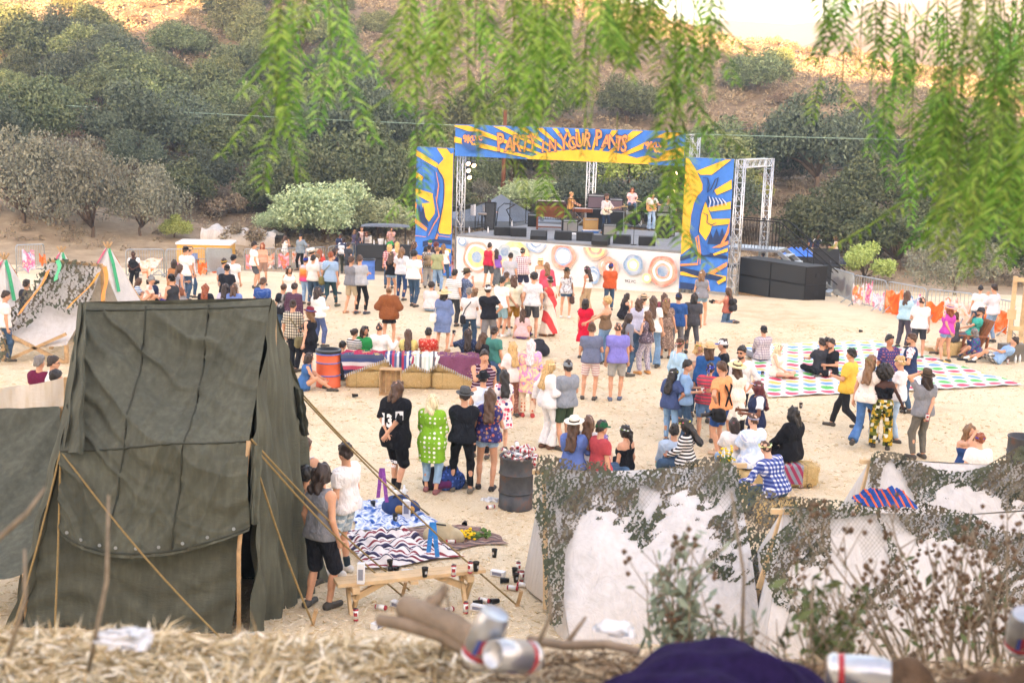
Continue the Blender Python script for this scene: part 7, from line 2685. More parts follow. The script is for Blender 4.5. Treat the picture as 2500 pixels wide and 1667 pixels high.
# --- by the netted lean-to and the left barriers
P('B',1195,225,'security guard in black vest and white shirt leaning on the left barrier',180,'tee|#e8e8e8&vest|#23252b','trousers|#23242a',s=1.45,skin='k',hair='buzz.black',arms=('belly','belly'))
P('B',30,578,'man in white T-shirt with dark hair at the far left edge',60,'tee|#e6e4e2','jeans|'+DJ,hair='short.dark',s=1.76)
P('B',235,480,'dark haired man in dark jacket looking over the netted lean-to',40,'jacket|#2e3038','jeans|'+DJ,s=1.74)
P('B',1195,470,'seated woman in blue and white striped top with sunglasses on her head',70,'tee|stripe:#5a82b0:#e0e4ea:16:.5','jeans|'+DJ,sex='f',hair='long.brown',pose='sit',arms=('lap','knee'),acc=('upshades',))
P('B',1305,458,'seated man in peach patterned shirt and grey cap',80,'shirt|patch:#e6cfc0:#d9a08c:#a8c4c0:#e8ddd4:9','shorts|#b89a78',hat='cap|#8a8f90',hair='short.grey',pose='sit',arms=('lap','knee'))
P('B',1385,455,'seated man in navy T-shirt facing the patterned shirt',-130,'tee|#2b3556','shorts|#23262e',pose='sit',arms=('knee','prop'),hair='short.dark')
P('B',1450,640,'person in a blue knitted hat just showing over the army tent ridge',10,'tee|#4a5068','jeans|'+DJ,pose='cross',hat='beanie|#3a3f9a')
P('B',1535,432,'man in dark grey tank top and backwards black cap behind the army tent',-70,'tank|#3b3d42','shorts|#33363c',hat='backcap|#1c1d20',hair='short.black',s=1.76,arms=('hold','down'),skin='m')
P('B',1600,340,'woman in grey dress with long brown hair and a brown shoulder bag',50,'dress|#9a9ba4',None,sex='f',hair='long.brown',s=1.68,arms=('hold','down'))
P('B',1545,298,'dark haired woman in tan top behind the woman in grey',10,'tank|#b07a50','jeans|'+DJ,sex='f',hair='bob.dark',skin='t',s=1.66)
P('B',1645,183,'very tall man in white shirt and black cap holding a bottle at his side',40,'shirt|#e9e7e4','jeans|'+DJ,feet=680,hat='cap|#1d1d20',hair='short.brown',arms=('hold','down'),dx=15)
P('B',1692,188,'person in tan cap just behind the tall man in white',60,'tee|#dedbd6','jeans|'+DJ,hat='cap|#c9a67c',s=1.75)
P('B',1830,518,'woman with long red hair and black top left of the other seated hair',5,'tee|#22232b','jeans|'+DJ,sex='f',hair='wavy.red',s=1.6,arms=('down','hold'))
P('B',2015,345,'man in black T-shirt and black cap, his back turned, left of the white tee',5,'tee|#24262e','jeans|'+DJ,hat='cap|#1c1d22',s=1.75,arms=('belly','belly'))
P('B',2068,256,'man in white T-shirt and dark cap with white shorts by the left barriers',10,'tee|#ebe9e6','shorts|#d9d5cc',hat='backcap|#23262b',hair='short.dark')
P('B',1998,300,'man with yellow flower crown behind the black T-shirt man',20,'tee|#8a8f98','shorts|#55585e',hat='wreath|#e8c52a|#d9b020',s=1.72)
P('B',2000,512,'woman with long dark hair and lavender shirt behind the army tent',10,'tee|#b9b6cc','jeans|'+DJ,sex='f',hair='long.dark')
P('B',2090,516,'brown haired woman in cornflower blue shirt behind the army tent',5,'shirt|#6a80b8','jeans|'+LJ,sex='f',hair='shag.brown',s=1.68)
P('C',145,465,'broad man in blue dotted T-shirt with camera strap over the tent ridge',10,'tee|dots:#2f5296:#8fa6d0:26','jeans|'+DJ,hair='short.brown',s=1.76)
P('C',75,143,'man in white T-shirt and black cap outside the left barrier',60,'tee|#e8e6e4','shorts|#55585e',hat='cap|#22252b',s=1.7)
P('C',148,148,'woman with reddish hair and bare shoulders outside the left barrier',170,'tube|#d9a58c','shorts|#a08070',sex='f',hair='long.red',s=1.6)
P('C',350,85,'woman in white jumpsuit with long brown hair by the barrier',60,'tank|#eceae6','trousers|#eceae6',feet=386,sex='f',hair='long.brown',arms=('hold','chin'))
P('C',488,40,'man in open denim jacket and yellow shirt with black cap by the barrier',-150,'tee|#d9c040&jacket|#7f8d98','jeans|'+BJ,feet=402,hat='beanie|#25262a',arms=('out','down'))
P('C',385,360,'smiling woman with flower crown and white lace top facing the viewer',175,'tank|#e6e2da','skirt|#63b8a0',sex='f',hair='wavy.brown',hat='wreath|#c79ab0|#e8e0d0',s=1.65)
P('C',530,280,'man in pastel tie dye tank with backwards blue cap',25,'tank|band:#d8468a:#f0602c:#f6a04c:#b9cbe8:#9fc8e6:.85:1.5','jeans|'+LJ,feet=705,hat='backcap|#2a48a8',hair='short.brown',fat=1.05)
P('C',588,188,'man in white cowboy hat and white shirt near the left barriers',40,'shirt|#ebe9e5','jeans|'+DJ,hat='cowboy|#ece6da|#55504a',s=1.8)
P('C',640,258,'blond man in pale grey T-shirt and jeans left of the plaid shirt',25,'tee|#b9bcc4','jeans|'+DJ,feet=660,hair='short.light')
P('C',655,208,'woman in red top with long reddish hair by the barrier',10,'tee|#c8453c','jeans|'+DJ,sex='f',hair='long.red',s=1.66)
P('C',600,262,'dark haired person half hidden behind the pale grey T-shirt',10,'tee|#d9d7d2','jeans|'+DJ,hair='short.black',s=1.7)
P('C',748,232,'ginger man in blue plaid shirt walking with an olive bag',15,'shirt|plaid:#9fc3e0:#e6eef4:#5a86b8:13','slim|#2f4a55',feet=735,hair='short.red',pose='walk',arms=('down','down'),acc=('glasses',),shoes='#55584a')
P('C',788,195,'woman with very long dark hair in a short navy dress',80,'minidress|#27304e',None,feet=608,sex='f',hair='vlong.dark',shoes='#333a4a')
P('C',912,160,'man in charcoal T-shirt in front of the left speaker boxes',40,'tee|#3c4048','jeans|#3a3f4a',feet=470,hair='short.dark')
P('C',868,40,'guard in navy vest with white striped backpack by the golf cart',10,'tee|#e6e6e6&vest|#2a3350','trousers|#3a4038',feet=430,skin='k',hair='buzz.black')
P('C',835,68,'second guard in navy vest half hidden behind the first',30,'tee|#9aa0b0&vest|#2c3552','trousers|#33383a',skin='d',hair='buzz.black',s=1.76)
P('C',935,275,'man in grey polo and khaki shorts with folded arms',35,'tee|#7d7f86','shorts|#b5a68c',feet=785,arms=('crossed','crossed'),hair='short.brown',shoes='#b98a68')
P('C',1022,262,'man in light grey T-shirt and black jeans standing with folded arms',25,'tee|#a9adb4','slim|'+BJ,feet=790,arms=('crossed','crossed'),hair='short.brown',shoes='#3c434c',acc=('belt',))
P('C',1272,545,'woman in draped brown suede jacket over a black mini dress',5,'cape|#8a5230','short|#1f2024',feet=1072,sex='f',hair='bun.light',shoes=None,arms=('pocket','pocket'))
P('C',970,35,'woman with short brown hair at the end of the left speaker boxes',60,'tee|#55506a','jeans|'+DJ,sex='f',hair='bob.light',s=1.66)
P('C',1032,10,'curly haired woman in front of the golf cart facing the crowd',150,'tee|#d9b8b0','jeans|'+DJ,sex='f',hair='curly.brown',s=1.7)
P('C',1075,55,'woman with reddish bob behind the left speaker boxes',160,'tee|#e0d6d2','jeans|'+DJ,sex='f',hair='bob.red',s=1.6)
P('C',1002,60,'woman with long dark hair leaning on the left speaker boxes',40,'tee|#4a4458','jeans|'+DJ,sex='f',hair='long.black',s=1.62)
P('C',1295,12,'person in pink plaid shirt sitting at the golf cart wheel',175,'shirt|plaid:#b06a60:#e6cfc8:14','jeans|'+DJ,hair='shag.brown',s=1.7,arms=('chin','hold'))
P('C',1290,240,'woman in black tank and denim shorts with flower crown, holding a green cloth',20,'tank|#1f2026','mini|'+LJ,feet=640,sex='f',hair='wavy.brown',hat='wreath|#c9a0a0|#e8d080',skin='m',shoes='#8a6a50')
P('C',1280,165,'blond woman in plaid shirt with yellow flower crown near the speakers',0,'shirt|plaid:#a04a5a:#d8c0c0:12','jeans|'+DJ,sex='f',hair='bob.blond',hat='wreath|#e6cf4a|#f0e090',s=1.68)
P('C',1352,148,'blond woman with wreath behind the man with pastel scarf',-10,'tee|#e9e4dc','jeans|'+DJ,sex='f',hair='long.blond',hat='wreath|#e8d24a|#d9b83a',s=1.7)
P('C',1385,190,'man in pale T-shirt with pastel scarf round his neck and blue jeans',15,'tee|#cdd0d8','slim|#2e466e',feet=668,hair='shag.light',arms=('hold','down'))
P('C',1490,222,'large man in white T-shirt with black curly hair and jeans',20,'tee|#eceae8','jeans|'+DJ,feet=725,hair='curly.black',fat=1.15,arms=('belly','down'))
P('C',1492,140,'man with wavy brown hair beside the left tower banner',70,'tee|#8a8784','jeans|'+DJ,hair='shag.brown',s=1.78)
P('C',1618,172,'man in grey checked shirt wearing a tan backpack',0,'shirt|plaid:#8f8c88:#d9d6d2:#5f5c5a:12','baggy|#a9a6a2',feet=560,hat='cap|#33333a')
P('C',1640,125,'bearded man in green cap facing the crowd by the banner',170,'tee|#33363c','jeans|'+DJ,hat='cap|#2f7a4a',acc=('beard',),s=1.76)
P('C',1692,150,'person with purple black hair near the left tower banner',-20,'tee|#3a3440','jeans|'+DJ,hair='curly.wine',s=1.72)
P('C',1702,188,'man in sage green shirt and faded jeans near the stage corner',20,'tee|#9aa078','jeans|'+LJ,feet=592,hair='short.light')
P('C',1812,135,'woman with long blond hair, black bra top and pink swirl skirt',25,'band|#1d1d22','midi|dye:#d8589a:#f0c8d8:#e87a3a:#7a3a8a:7',feet=480,sex='f',hair='vlong.blond',shoes='#8a6a5a')
P('C',1770,160,'woman in white top behind the long blond hair',10,'tee|#e9e6e2','jeans|'+DJ,sex='f',hair='long.light',s=1.64)
# --- in front of the stage skirt
P('F',882,148,'man in red tank top and grey shorts at the stage skirt',25,'tank|#c22f48','shorts|#55585e',feet=655,hair='short.dark',skin='m',shoes='#b98a6c')
P('F',975,240,'woman in purple T-shirt with her arm round the man in red',10,'tee|#8a62b8','maxi|dye:#4a5058:#6a7278:#3a4048:4',feet=640,sex='f',hair='long.dark',arms=('raise','down'))
P('F',1130,262,'man in flat cap and pale grey T-shirt at the stage skirt',5,'tee|#b4b6be','trousers|#b3a384',s=1.74,hat='flatcap|#2a2d30',fat=1.1)
P('F',1285,215,'man in red checked shirt with a blossom crown gesturing at the stage',15,'shirt|plaid:#e4dcdc:#8a6a78:#c0a8b0:14','shorts|#353850',hair='short.dark',hat='wreath|#bcd6dc|#8fb4c0|#e6eef0',s=1.82,arms=('down','fwd'))
P('F',1485,292,'woman in white sunhat with bare back at the stage skirt',-10,'tube|#d8cfcc','midi|#d9d2ce',sex='f',hair='bob.blond',hat='sun|#efe3cc|#e6c860',s=1.66)
P('F',1562,362,'woman in coral pink jacket with wavy blond hair',5,'jacket|#d2566a','jeans|'+DJ,sex='f',hair='wavy.light',s=1.68)
P('F',1752,405,'woman in dark green hat and fringed vest with denim shorts',5,'tank|dye:#23232b:#e0e0e6:#3a3a44:5','mini|denim:#3f5f80',feet=1000,sex='f',hair='shag.light',hat='fedora|#2f3a34|#1d2420',shoes='#d9d6d0')
P('F',1990,415,'woman with flower headband and bare back in tan trousers',-60,'tube|#f0eeea','baggy|#b29a7c',feet=935,sex='f',hair='vlong.dark',hat='wreath|#c0508a|#e6a0c0|ribbon',skin='t')
P('F',2240,375,'man in rust orange shirt and royal blue cap before the stage',0,'shirt|#c25a34','jeans|'+DJ,feet=915,hat='cap|#2c3c98',fat=1.12,arms=('belly','down'))
P('G',1445,230,'girl in grey tank and denim shorts with a white bow in her hair',15,'tank|#84868e','mini|denim:#7fa0b8',feet=765,sex='f',hair='shag.light',hat='headband|#f0f0f0',arms=('down','hold'),shoes=None)
P('G',1722,398,'kneeling photographer in rust top with a black backpack',-50,'tank|#b06858','jeans|denim:#4f6a86',sex='f',hair='long.brown',pose='kneel',arms=('fwd','fwd'))
# --- middle of the field
P('C',1858,390,'man in white and grey striped T-shirt with dark trousers',15,'tee|stripe:#e6e4e2:#9aa2ac:16:.62','trousers|#3a3c40',feet=900,hair='short.black',dx=-15)
P('C',1962,365,'man in olive fedora and paisley shirt with his hand at his chin',70,'shirt|floral:#5a6a8a:#8f9cb4:#3f4c6a:26','jeans|'+DJ,s=1.78,hat='fedora|#5b5442|#2c2820',arms=('down','chin'))
P('F',235,608,'person with curly dark hair and pale shirt sitting on the straw',10,'tee|#d9cfcf','jeans|'+LJ,hair='curly.dark',pose='sit',arms=('lap','knee'),fat=1.1)
P('C',1748,550,'woman in straw hat and denim blue tunic carrying a white tote',15,'tunic|#6f82ac','short|#6f82ac',feet=1128,sex='f',hair='bob.black',hat='sun|#e0c79a|#cdb07e',shoes='#a07a5c',arms=('belly','belly'))
P('F',668,655,'grey haired man in white T-shirt with a black strap across his back',5,'tee|#eeecea','jeans|'+DJ,feet=1335,hair='short.grey',arms=('belly','belly'),shoes='#4a4640')
P('F',905,618,'man in black T-shirt, white cap and grey trousers',5,'tee|#23252c','trousers|#85858a',feet=1372,hat='cap|#e6e8ea',arms=('belly','hip'),dx=-20)
P('F',1045,530,'man in white T-shirt with rainbow garland and pale blue shorts',35,'tee|#efeeec','shorts|#8fb2bc',feet=1210,hair='short.black',arms=('fwd','down'),shoes='#e4e2dc',dx=-25)
P('F',1118,505,'man in cream dyed T-shirt and mustard shorts with white socks',-10,'tee|dye:#e6e2d8:#f0ecd0:#dcd4b0:3','shorts|#c08f38',feet=1195,hair='shag.brown',arms=('back','down'),acc=('socks|#eceae6',),shoes='#d9d5cc',dx=40)
P('F',1365,465,'man in marbled grey T-shirt and dark rolled shorts',0,'tee|dye:#c2c6cc:#d6d8dc:#a8aeb6:6','shorts|#4a4c50',feet=1222,hair='curly.black',shoes=None,fat=1.08)
P('F',1535,530,'woman with pixie hair in long red and cream dress',-40,'maxidress|vstripe:#d64a4a:#ded2c4:2.2:.45',None,feet=1200,sex='f',hair='short.dark',hat='wreath|#d080a8|#f0c0d0',skin='t',shoes='#8a6248',arms=('hold','hold'),dx=30)
P('F',735,640,'child sized person with light hair among the standing legs',60,'tee|#e0dcd6','jeans|'+LJ,sex='f',hair='shag.light',pose='squat',s=1.6)
P('F',1085,478,'brown haired man behind the rainbow garland',30,'tee|#7a8068','shorts|#6a6a5a',hair='short.brown',s=1.74)
P('F',775,768,'seated person in black hat behind the black T-shirt man',70,'tee|#d8d4ce','jeans|'+LJ,hat='cap|#1d1d20',pose='sit')
P('F',1270,905,'woman in purple skirt sitting behind the marbled shirt',10,'tee|#d8b8b8','jeans|#8a6ab0',sex='f',hair='long.brown',pose='sit')
# --- couples right of centre
P('G',365,500,'woman with black bob in a bright red dress',20,'sdress|#d21f3c',None,s=1.64,sex='f',hair='bob.black')
P('G',562,480,'blond curly woman in brown tube top and wide jeans reaching left',-60,'tube|#7d6650','flare|denim:#6f90b4',feet=1130,sex='f',hair='curly.blond',arms=((-.5,.35,1.12),'hold'),dx=-40,skin='m',acc=('nostrap',))
P('G',712,455,'woman in black tank with long dark hair sitting and eating',70,'tank|#24242b','jeans|'+BJ,sex='f',hair='long.dark',pose='sit',arms=('knee','chin'))
P('G',912,440,'man in tan straw hat behind the lavender shirt',10,'tee|#d9cabc','jeans|'+DJ,hat='straw|#c9b090',s=1.74)
P('G',872,495,'person in pale lavender shirt and jeans with brown hair',20,'long|#c3c6dc','jeans|'+DJ,hair='shag.brown',s=1.73,arms=('crossed','crossed'))
P('G',978,470,'woman in white T-shirt with long brown hair and faded jeans',15,'tee|#eceae6','flare|denim:#7090b0',feet=1158,sex='f',hair='vlong.brown')
P('G',915,610,'woman in patterned trousers with white cloth tied at her waist',-35,'tank|floral:#5a5260:#a89aa8:#7a6a70:24','trousers|floral:#b9b2bc:#7a7488:#8f86a0:30',feet=1225,sex='f',hair='vlong.ombre',shoes='#b9854e',arms=('hold','down'),skin='l')
P('G',705,635,'woman with long dark hair in grey top with a brown handbag',60,'long|#7c7f8c','jeans|'+DJ,feet=1240,sex='f',hair='vlong.dark',dx=20)
P('G',338,730,'man in slate T-shirt and pink striped shorts',8,'tee|#6d7690','shorts|stripe:#ded6d2:#c07a80:17:.7',feet=1475,hair='short.brown',arms=('hold','hold'),dx=50)
P('G',638,722,'man in violet T-shirt and grey shorts with blue slip-ons',5,'tee|#8682d0','shorts|#a9a8a4',feet=1482,hair='buzz.brown',arms=('down','down'),shoes='#5a6478',fat=1.05)
P('G',1148,498,'woman in long floral dress with a bright flower crown',20,'longdress|floral:#8a7468:#b8a090:#6a5850:26',None,feet=1080,sex='f',hair='wavy.light',hat='wreath|#d84a9a|#e8c040|#8a4ab8',dx=-40)
P('G',1105,445,'woman with brown hair in maroon blouse behind the flower crown',10,'tee|#8a4a55','jeans|'+DJ,sex='f',hair='long.brown',s=1.66)
P('G',1228,448,'man in navy cap and blue shirt holding a can',5,'shirt|#2d5490','trousers|#77767a',feet=1055,hat='cap|#22386a',arms=('hold','down'),dx=-20)
P('G',1352,428,'man with dark hair in charcoal shirt and slim grey trousers',5,'shirt|#4b4c52','slim|#55575e',feet=1035,hair='bob.black',s=1.74)
# --- group at the play mat edge, right of centre
P('K',378,28,'man in pale blue shirt wearing a flower crown with ribbons',55,'long|#a9cce4','jeans|'+DJ,s=1.8,hair='short.brown',hat='wreath|#c05a50|#e6b0a0|ribbon',skin='m')
P('K',540,52,'blond woman with yellow flower crown facing the viewer, hand at her cheek',165,'tee|#d8c4ae','jeans|'+DJ,sex='f',hair='wavy.blond',hat='wreath|#e0b83a|#8aa040',s=1.64,arms=('down','chin'))
P('K',640,28,'person in straw hat and embroidered denim shirt',10,'long|#2d5c98','jeans|'+DJ,hat='straw|#d9b88a|#c9a878',s=1.76,hair='shag.brown')
P('K',790,25,'man in black T-shirt with blue and white trucker cap',-85,'tee|#23252b','jeans|'+DJ,hat='trucker|#e8e8ea|#2b50b0',hair='short.dark',s=1.78)
P('K',950,88,'man in sunglasses and white shirt with black hair, facing left',-140,'roll|#e6e4e4','trousers|#23252b',s=1.85,hair='short.black',acc=('shades','beard'),skin='m',fat=1.08,arms=('pocket','down'))
P('K',858,195,'woman in cream dress and sunhat with a yellow flower',-20,'sdress|#ebe6d8',None,feet=960,sex='f',hair='shag.brown',hat='sun|#e6d3a4|#23211f|flower',skin='m',s=1.64)
P('K',722,228,'man with mohawk in orange T-shirt and camera harness',-40,'tee|#f0a26c','shorts|#2f5390',feet=1082,hair='mohawk.brown',acc=('harness',),arms=('hip','hold'),skin='m',fat=1.08,shoes='#c2a68c')
P('K',590,245,'man in red striped T-shirt with a blue bandana',10,'tee|stripe:#d24a5a:#6f5a60:15:.62','shorts|denim:#6d92bf',feet=965,hat='bandana|floral:#2d3c98:#c9d0ea:#2d3c98:34',arms=('crossed','crossed'),fat=1.15,skin='m')
P('K',440,213,'short haired woman in denim shirt talking to the striped shirt',85,'roll|#85aad2','jeans|'+DJ,s=1.7,sex='f',hair='short.black',skin='m',arms=('hold','hold'))
P('K',298,295,'woman in navy T-shirt with long black hair, hand on her hip',30,'loose|#45557f','slim|denim:#7fa3c8',feet=978,sex='f',hair='vlong.black',hat='wreath|#e8d840|#f0e8e8',arms=('down','hip'),skin='t',dx=-30)
P('K',1090,408,'woman with dark red curls in a navy vest, looking left',-95,'tee|#e8e8ea&vest|#2b3450','trousers|#262c3c',s=1.7,sex='f',hair='vlong.wine',skin='d',hat='wreath|#d090a8|#e8c8c8|#a0b8d8',arms=('hold','hold'))
# --- on the play mat
P('H',215,445,'man in checked shirt and dark cap sitting at the left of the play mat',-15,'long|plaid:#cfc6c9:#9a8f9c:#b0a6b0:15','jeans|#8a8c94',pose='cross',hat='cap|#2b2d34',arms=('lap','lap'),s=1.8)
P('H',330,585,'blond woman in cream dress sitting on the play mat',130,'tank|#ece6d6','skirt|#ece6d6',sex='f',hair='long.pale',pose='cross',hat='wreath|#f0eee6',arms=('prop','lap'),skin='l',shoes='#9a7a62')
P('H',680,545,'man in dark grey T-shirt sitting on the play mat, his back turned',-20,'tee|#3b3d44','jeans|#23252a',pose='cross',hair='short.dark',arms=('knee','prop'),acc=('belt',),fat=1.05)
P('H',757,550,'smiling bearded man in black T-shirt hugging his friend on the mat',-120,'tee|#222328','jeans|#23252a',pose='cross',hair='short.dark',acc=('beard',),arms=('hold','hug'))
P('H',700,535,'dark haired person hidden between the two hugging friends',170,'tee|#30323a','jeans|#23252a',pose='sit',hair='short.black')
P('H',870,620,'man in yellow T-shirt and black jeans walking left with a can',-60,'loose|#ecc14e','jeans|#2c2c30',feet=1268,hair='short.black',pose='walk',arms=('hold','down'),dx=-20,skin='m')
P('H',1052,652,'woman in white tank and flared jeans striding past the mat',35,'tank|#ebe2da','flare|denim:#4b72a4',feet=1405,sex='f',hair='vlong.light',pose='walk',hat='wreath|#8a8a3a|#c0a050|#b86a5a',acc=('belt',),dx=-50,arms=('down','down'))
P('H',1232,510,'man in purple plaid shirt with sunglasses on his head, facing the viewer',170,'shirt|plaid:#4f4a86:#a8687a:#34386a:15','jeans|'+DJ,s=1.76,hair='short.black',acc=('upshades',),skin='t')
P('H',1395,503,'bearded man in navy waistcoat over a floral shirt, looking left',-75,'tee|floral:#eceaec:#c04a5a:#5a6a9a:24&vest|#2c3a5c','jeans|'+DJ,s=1.8,hair='short.brown',acc=('beard','glasses'),arms=('hold','hold'))
P('H',1192,730,'woman with large afro and patterned yellow trousers, her back turned',10,'band|#191a20','baggy|patch:#4f5a22:#c9a02a:#e2e0d2:#6c7430:#23260f:#d2b040:15',s=1.68,sex='f',hair='afro.black',skin='k',arms=('down','open'),acc=('nostrap',))
P('H',1312,690,'blond man with flower crown in white T-shirt and pale jeans',-60,'tee|#e9e7ea','slim|denim:#a6bfd8',s=1.78,hair='short.blond',hat='wreath|#f0ead0|#e8c8b8',arms=('hold','pocket'))
P('H',1475,758,'man in grey T-shirt holding his brown hat on with one hand',-20,'tee|#84868c','jeans|#6a665e',feet=1500,hair='shag.dark',hat='fedora|#55493c|#2c251e',arms=('head','back'),dx=-30)
# --- by the right barriers
P('H',1345,158,'woman in pale blue jumper and dark trousers leaning forward',50,'long|#a9cbd8','trousers|#55505c',feet=622,sex='f',hair='long.brown',lean=8,dx=-30,arms=('belly','belly'))
P('H',1475,205,'man in white polo shirt and dark grey shorts',15,'tee|#eceae8','shorts|#3f4248',s=1.78,hair='buzz.dark',arms=('belly','down'),fat=1.05)
P('H',1652,250,'woman in pink hat, magenta tank and denim shorts',-15,'tank|#c84cae','mini|denim:#7fa3c4',feet=732,sex='f',hair='shag.red',hat='sun|#f0a894|#5a70b0',arms=('back','down'),shoes='#55584e')
P('H',1940,115,'woman in white T-shirt and jeans with a brown bag strap',10,'tee|#eceaea','jeans|'+DJ,sex='f',hair='bun.black',s=1.64,arms=('down','belly'))
P('H',2062,110,'man in pale lilac shirt and jeans with his hand at his chin',-40,'long|#dcd8e4','jeans|'+LJ,s=1.8,hair='short.dark',arms=('chin','belly'),fat=1.1)
P('H',1745,340,'woman in charcoal dress sitting beside the lounge chair',-50,'tee|#4c4e54','skirt|#4c4e54',sex='f',hair='topbun.brown',pose='bale',s=1.6,arms=('lap','lap'),skin='m')
P('H',1990,310,'bearded man in teal T-shirt and cap lounging in the wooden chair',-75,'tee|#3fb5a4','shorts|#5d6a7c',pose='bale',lean=-18,hat='cap|#3c4048',acc=('beard','shades'),arms=('lap','chin'),skin='m',at=GP(*px('H',1850,660))+Vector((.05,.05,0)))
P('H',1940,468,'grey haired woman in a colourful patterned jumper',-70,'long|floral:#3b5a8a:#b0385a:#3a8a6a:#6a4a9a:22','jeans|'+DJ,sex='f',hair='bob.grey',pose='sit',acc=('glasses',),arms=('lap','chin'))
P('H',2130,550,'man in light blue T-shirt and plaid shorts reclining on a blanket',-80,'tee|#8fb2dc','shorts|plaid:#5a5c60:#e4e2e0:#9a9a98:11',pose='recline',hair='short.dark',arms=('lap','prop'),acc=('socks|#eceae8',),shoes='#2b2d30',at=GP(*px('H',2060,745)))
# --- the bale wall
P('I',100,120,'person with dark messy bun behind the orange barrel',20,'tee|#3a3c46','jeans|'+DJ,sex='f',hair='bun.black',pose='sit',s=1.75)
def seatrow(u,label,face,top,bot,s=1.75,**kw):
 p=bp(u,1.02)
 P('I',0,0,label,face,top,bot,s=s,pose='bale',at=p,**kw)
seatrow(.12,'woman in black and white stripes with a headband at the bale wall',30,'tee|stripe:#1f1f24:#e6e4e0:20:.5','jeans|'+DJ,1.60,sex='f',hair='bun.dark',hat='headband|#5a3040',arms=('lap','lap'))
seatrow(.36,'smiling woman in green top looking back over the bale wall',10,'long|#1f8a4a','jeans|'+DJ,1.70,sex='f',hair='long.dark',twist=-20,head=110,skin='t',arms=('lap','lap'),acc=('upshades',))
seatrow(.72,'balding man in white shirt sitting at the bale wall',5,'long|#eceae8','jeans|'+DJ,1.80,hair='buzz.dark',arms=('hug','hug'))
seatrow(1.42,'woman in yellow top with long brown hair sitting at the bale wall',0,'tee|#e4d488','jeans|'+DJ,1.62,sex='f',hair='vlong.brown',arms=('lap','lap'))
seatrow(1.90,'man in red flowered shirt sitting at the bale wall',5,'shirt|floral:#c23a30:#e0a090:#d86a50:22','jeans|'+DJ,1.66,hair='short.black',skin='m',arms=('lap','lap'))
seatrow(2.86,'woman in navy print shirt raising a small black cup',0,'shirt|floral:#2a3450:#5a6a8a:#3a4868:28','jeans|'+DJ,1.68,sex='f',hair='vlong.dark',arms=((-.38,.12,1.52),'lap'))
P('I',1268,100,'woman in black T-shirt with brown fringe sitting at the end of the bale wall',55,'tee|#1f1f24','jeans|'+DJ,sex='f',hair='long.brown',s=1.68,pose='bale',at=bp(3.2,.5))
P('I',1325,73,'man in teal shirt sitting at the end of the bale wall',40,'tee|#4a8a80','jeans|'+DJ,hair='short.dark',pose='bale',s=1.72,at=bp(3.5,1.1))
# --- nearer group by the rusty barrel
P('I',1295,183,'muscular man in maroon striped tank facing the viewer, hand at his mouth',175,'tank|stripe:#4a2038:#c9b8c4:17:.75','jeans|'+DJ,s=1.8,hair='short.dark',arms=('down','chin'),fat=1.12,skin='m')
P('I',1310,335,'man in black hat and white and blue vest behind the denim shorts',0,'tank|dye:#eceaea:#dfe6f0:#8aa8d8:3','slim|#1f2024',feet=1085,hat='fedora|#1f2226|#15171a',dx=-30,arms=('hold','hold'))
P('I',1440,340,'woman in white dress with pink flowers and long black hair',-15,'dress|floral:#efeaea:#d8355a:#e8708a:#3a3a80:#e8a0b0:13',None,feet=1030,sex='f',hair='vlong.black',arms=('hold','down'),skin='l')
P('I',1500,105,'blond woman in blush blouse with a black bag',-30,'loose|#e6d6d2','trousers|floral:#8a5a4a:#b08a7a:#6a4038:30',feet=738,sex='f',hair='vlong.blond',acc=('upshades',),arms=('hold','down'),dx=30)
P('I',1668,88,'person with pale pink hair in tie dye shirt and orange print trousers',-8,'tunic|dye:#ecdcea:#c78ad0:#e8dca0:#e07ab0:#8fb8e0:5','trousers|dots:#d8c0a8:#b85a34:13',feet=742,sex='f',hair='vlong.pink',shoes='#b0423c',arms=('down','down'))
P('J',275,163,'woman in long white outfit with a pink flower crown',60,'jacket|#eeecec','flare|#ecebec',feet=1108,sex='f',hair='vlong.blond',hat='wreath|#e0a0a8|#e8d8a0',skin='l',shoes='#6a4a3a',arms=((-.36,-.12,.92),'hold'),dx=-40)
P('J',462,163,'man in grey cap and grey T-shirt talking to the woman in white',-35,'tee|#8d949e','shorts|#3c4e3c',s=1.76,hat='cap|#8a9298',hair='short.dark',arms=('hold','hold'),fat=1.05)
P('I',608,415,'long haired man in black sports jersey and shorts with hands behind his back',35,'jersey|#17181d','long|#17181d',feet=1372,hair='shag.brown',acc=('shades','socks|#1c1c20'),arms=('back','back'),shoes='#e4e2dc',dx=-50)
P('I',888,540,'blond woman in bright green polka dot blouse and rolled jeans',10,'tunic|dots:#7fb52f:#f2f6ea:12','crop|denim:#8fb0cf',feet=1372,sex='f',hair='shag.pale',shoes='#8a5a5a',dx=-30,arms=('belly','belly'),acc=('shades',))
P('I',1120,462,'man in grey fedora, black sweater and black jeans with folded arms',0,'long|#1e2128','slim|#1b1c20',feet=1368,hat='fedora|#55585a|#2c2e30',arms=('crossed','crossed'),shoes='#6a6458',dx=-10)
P('I',1318,492,'woman in embroidered navy vest and denim shorts with brown hair',5,'vest|floral:#35356a:#b08a70:#5a5a98:#c06a5a:16','mini|denim:#9db9d6',feet=1350,sex='f',hair='vlong.brown',shoes='#2f2a28',arms=('down','hold'),skin='m')
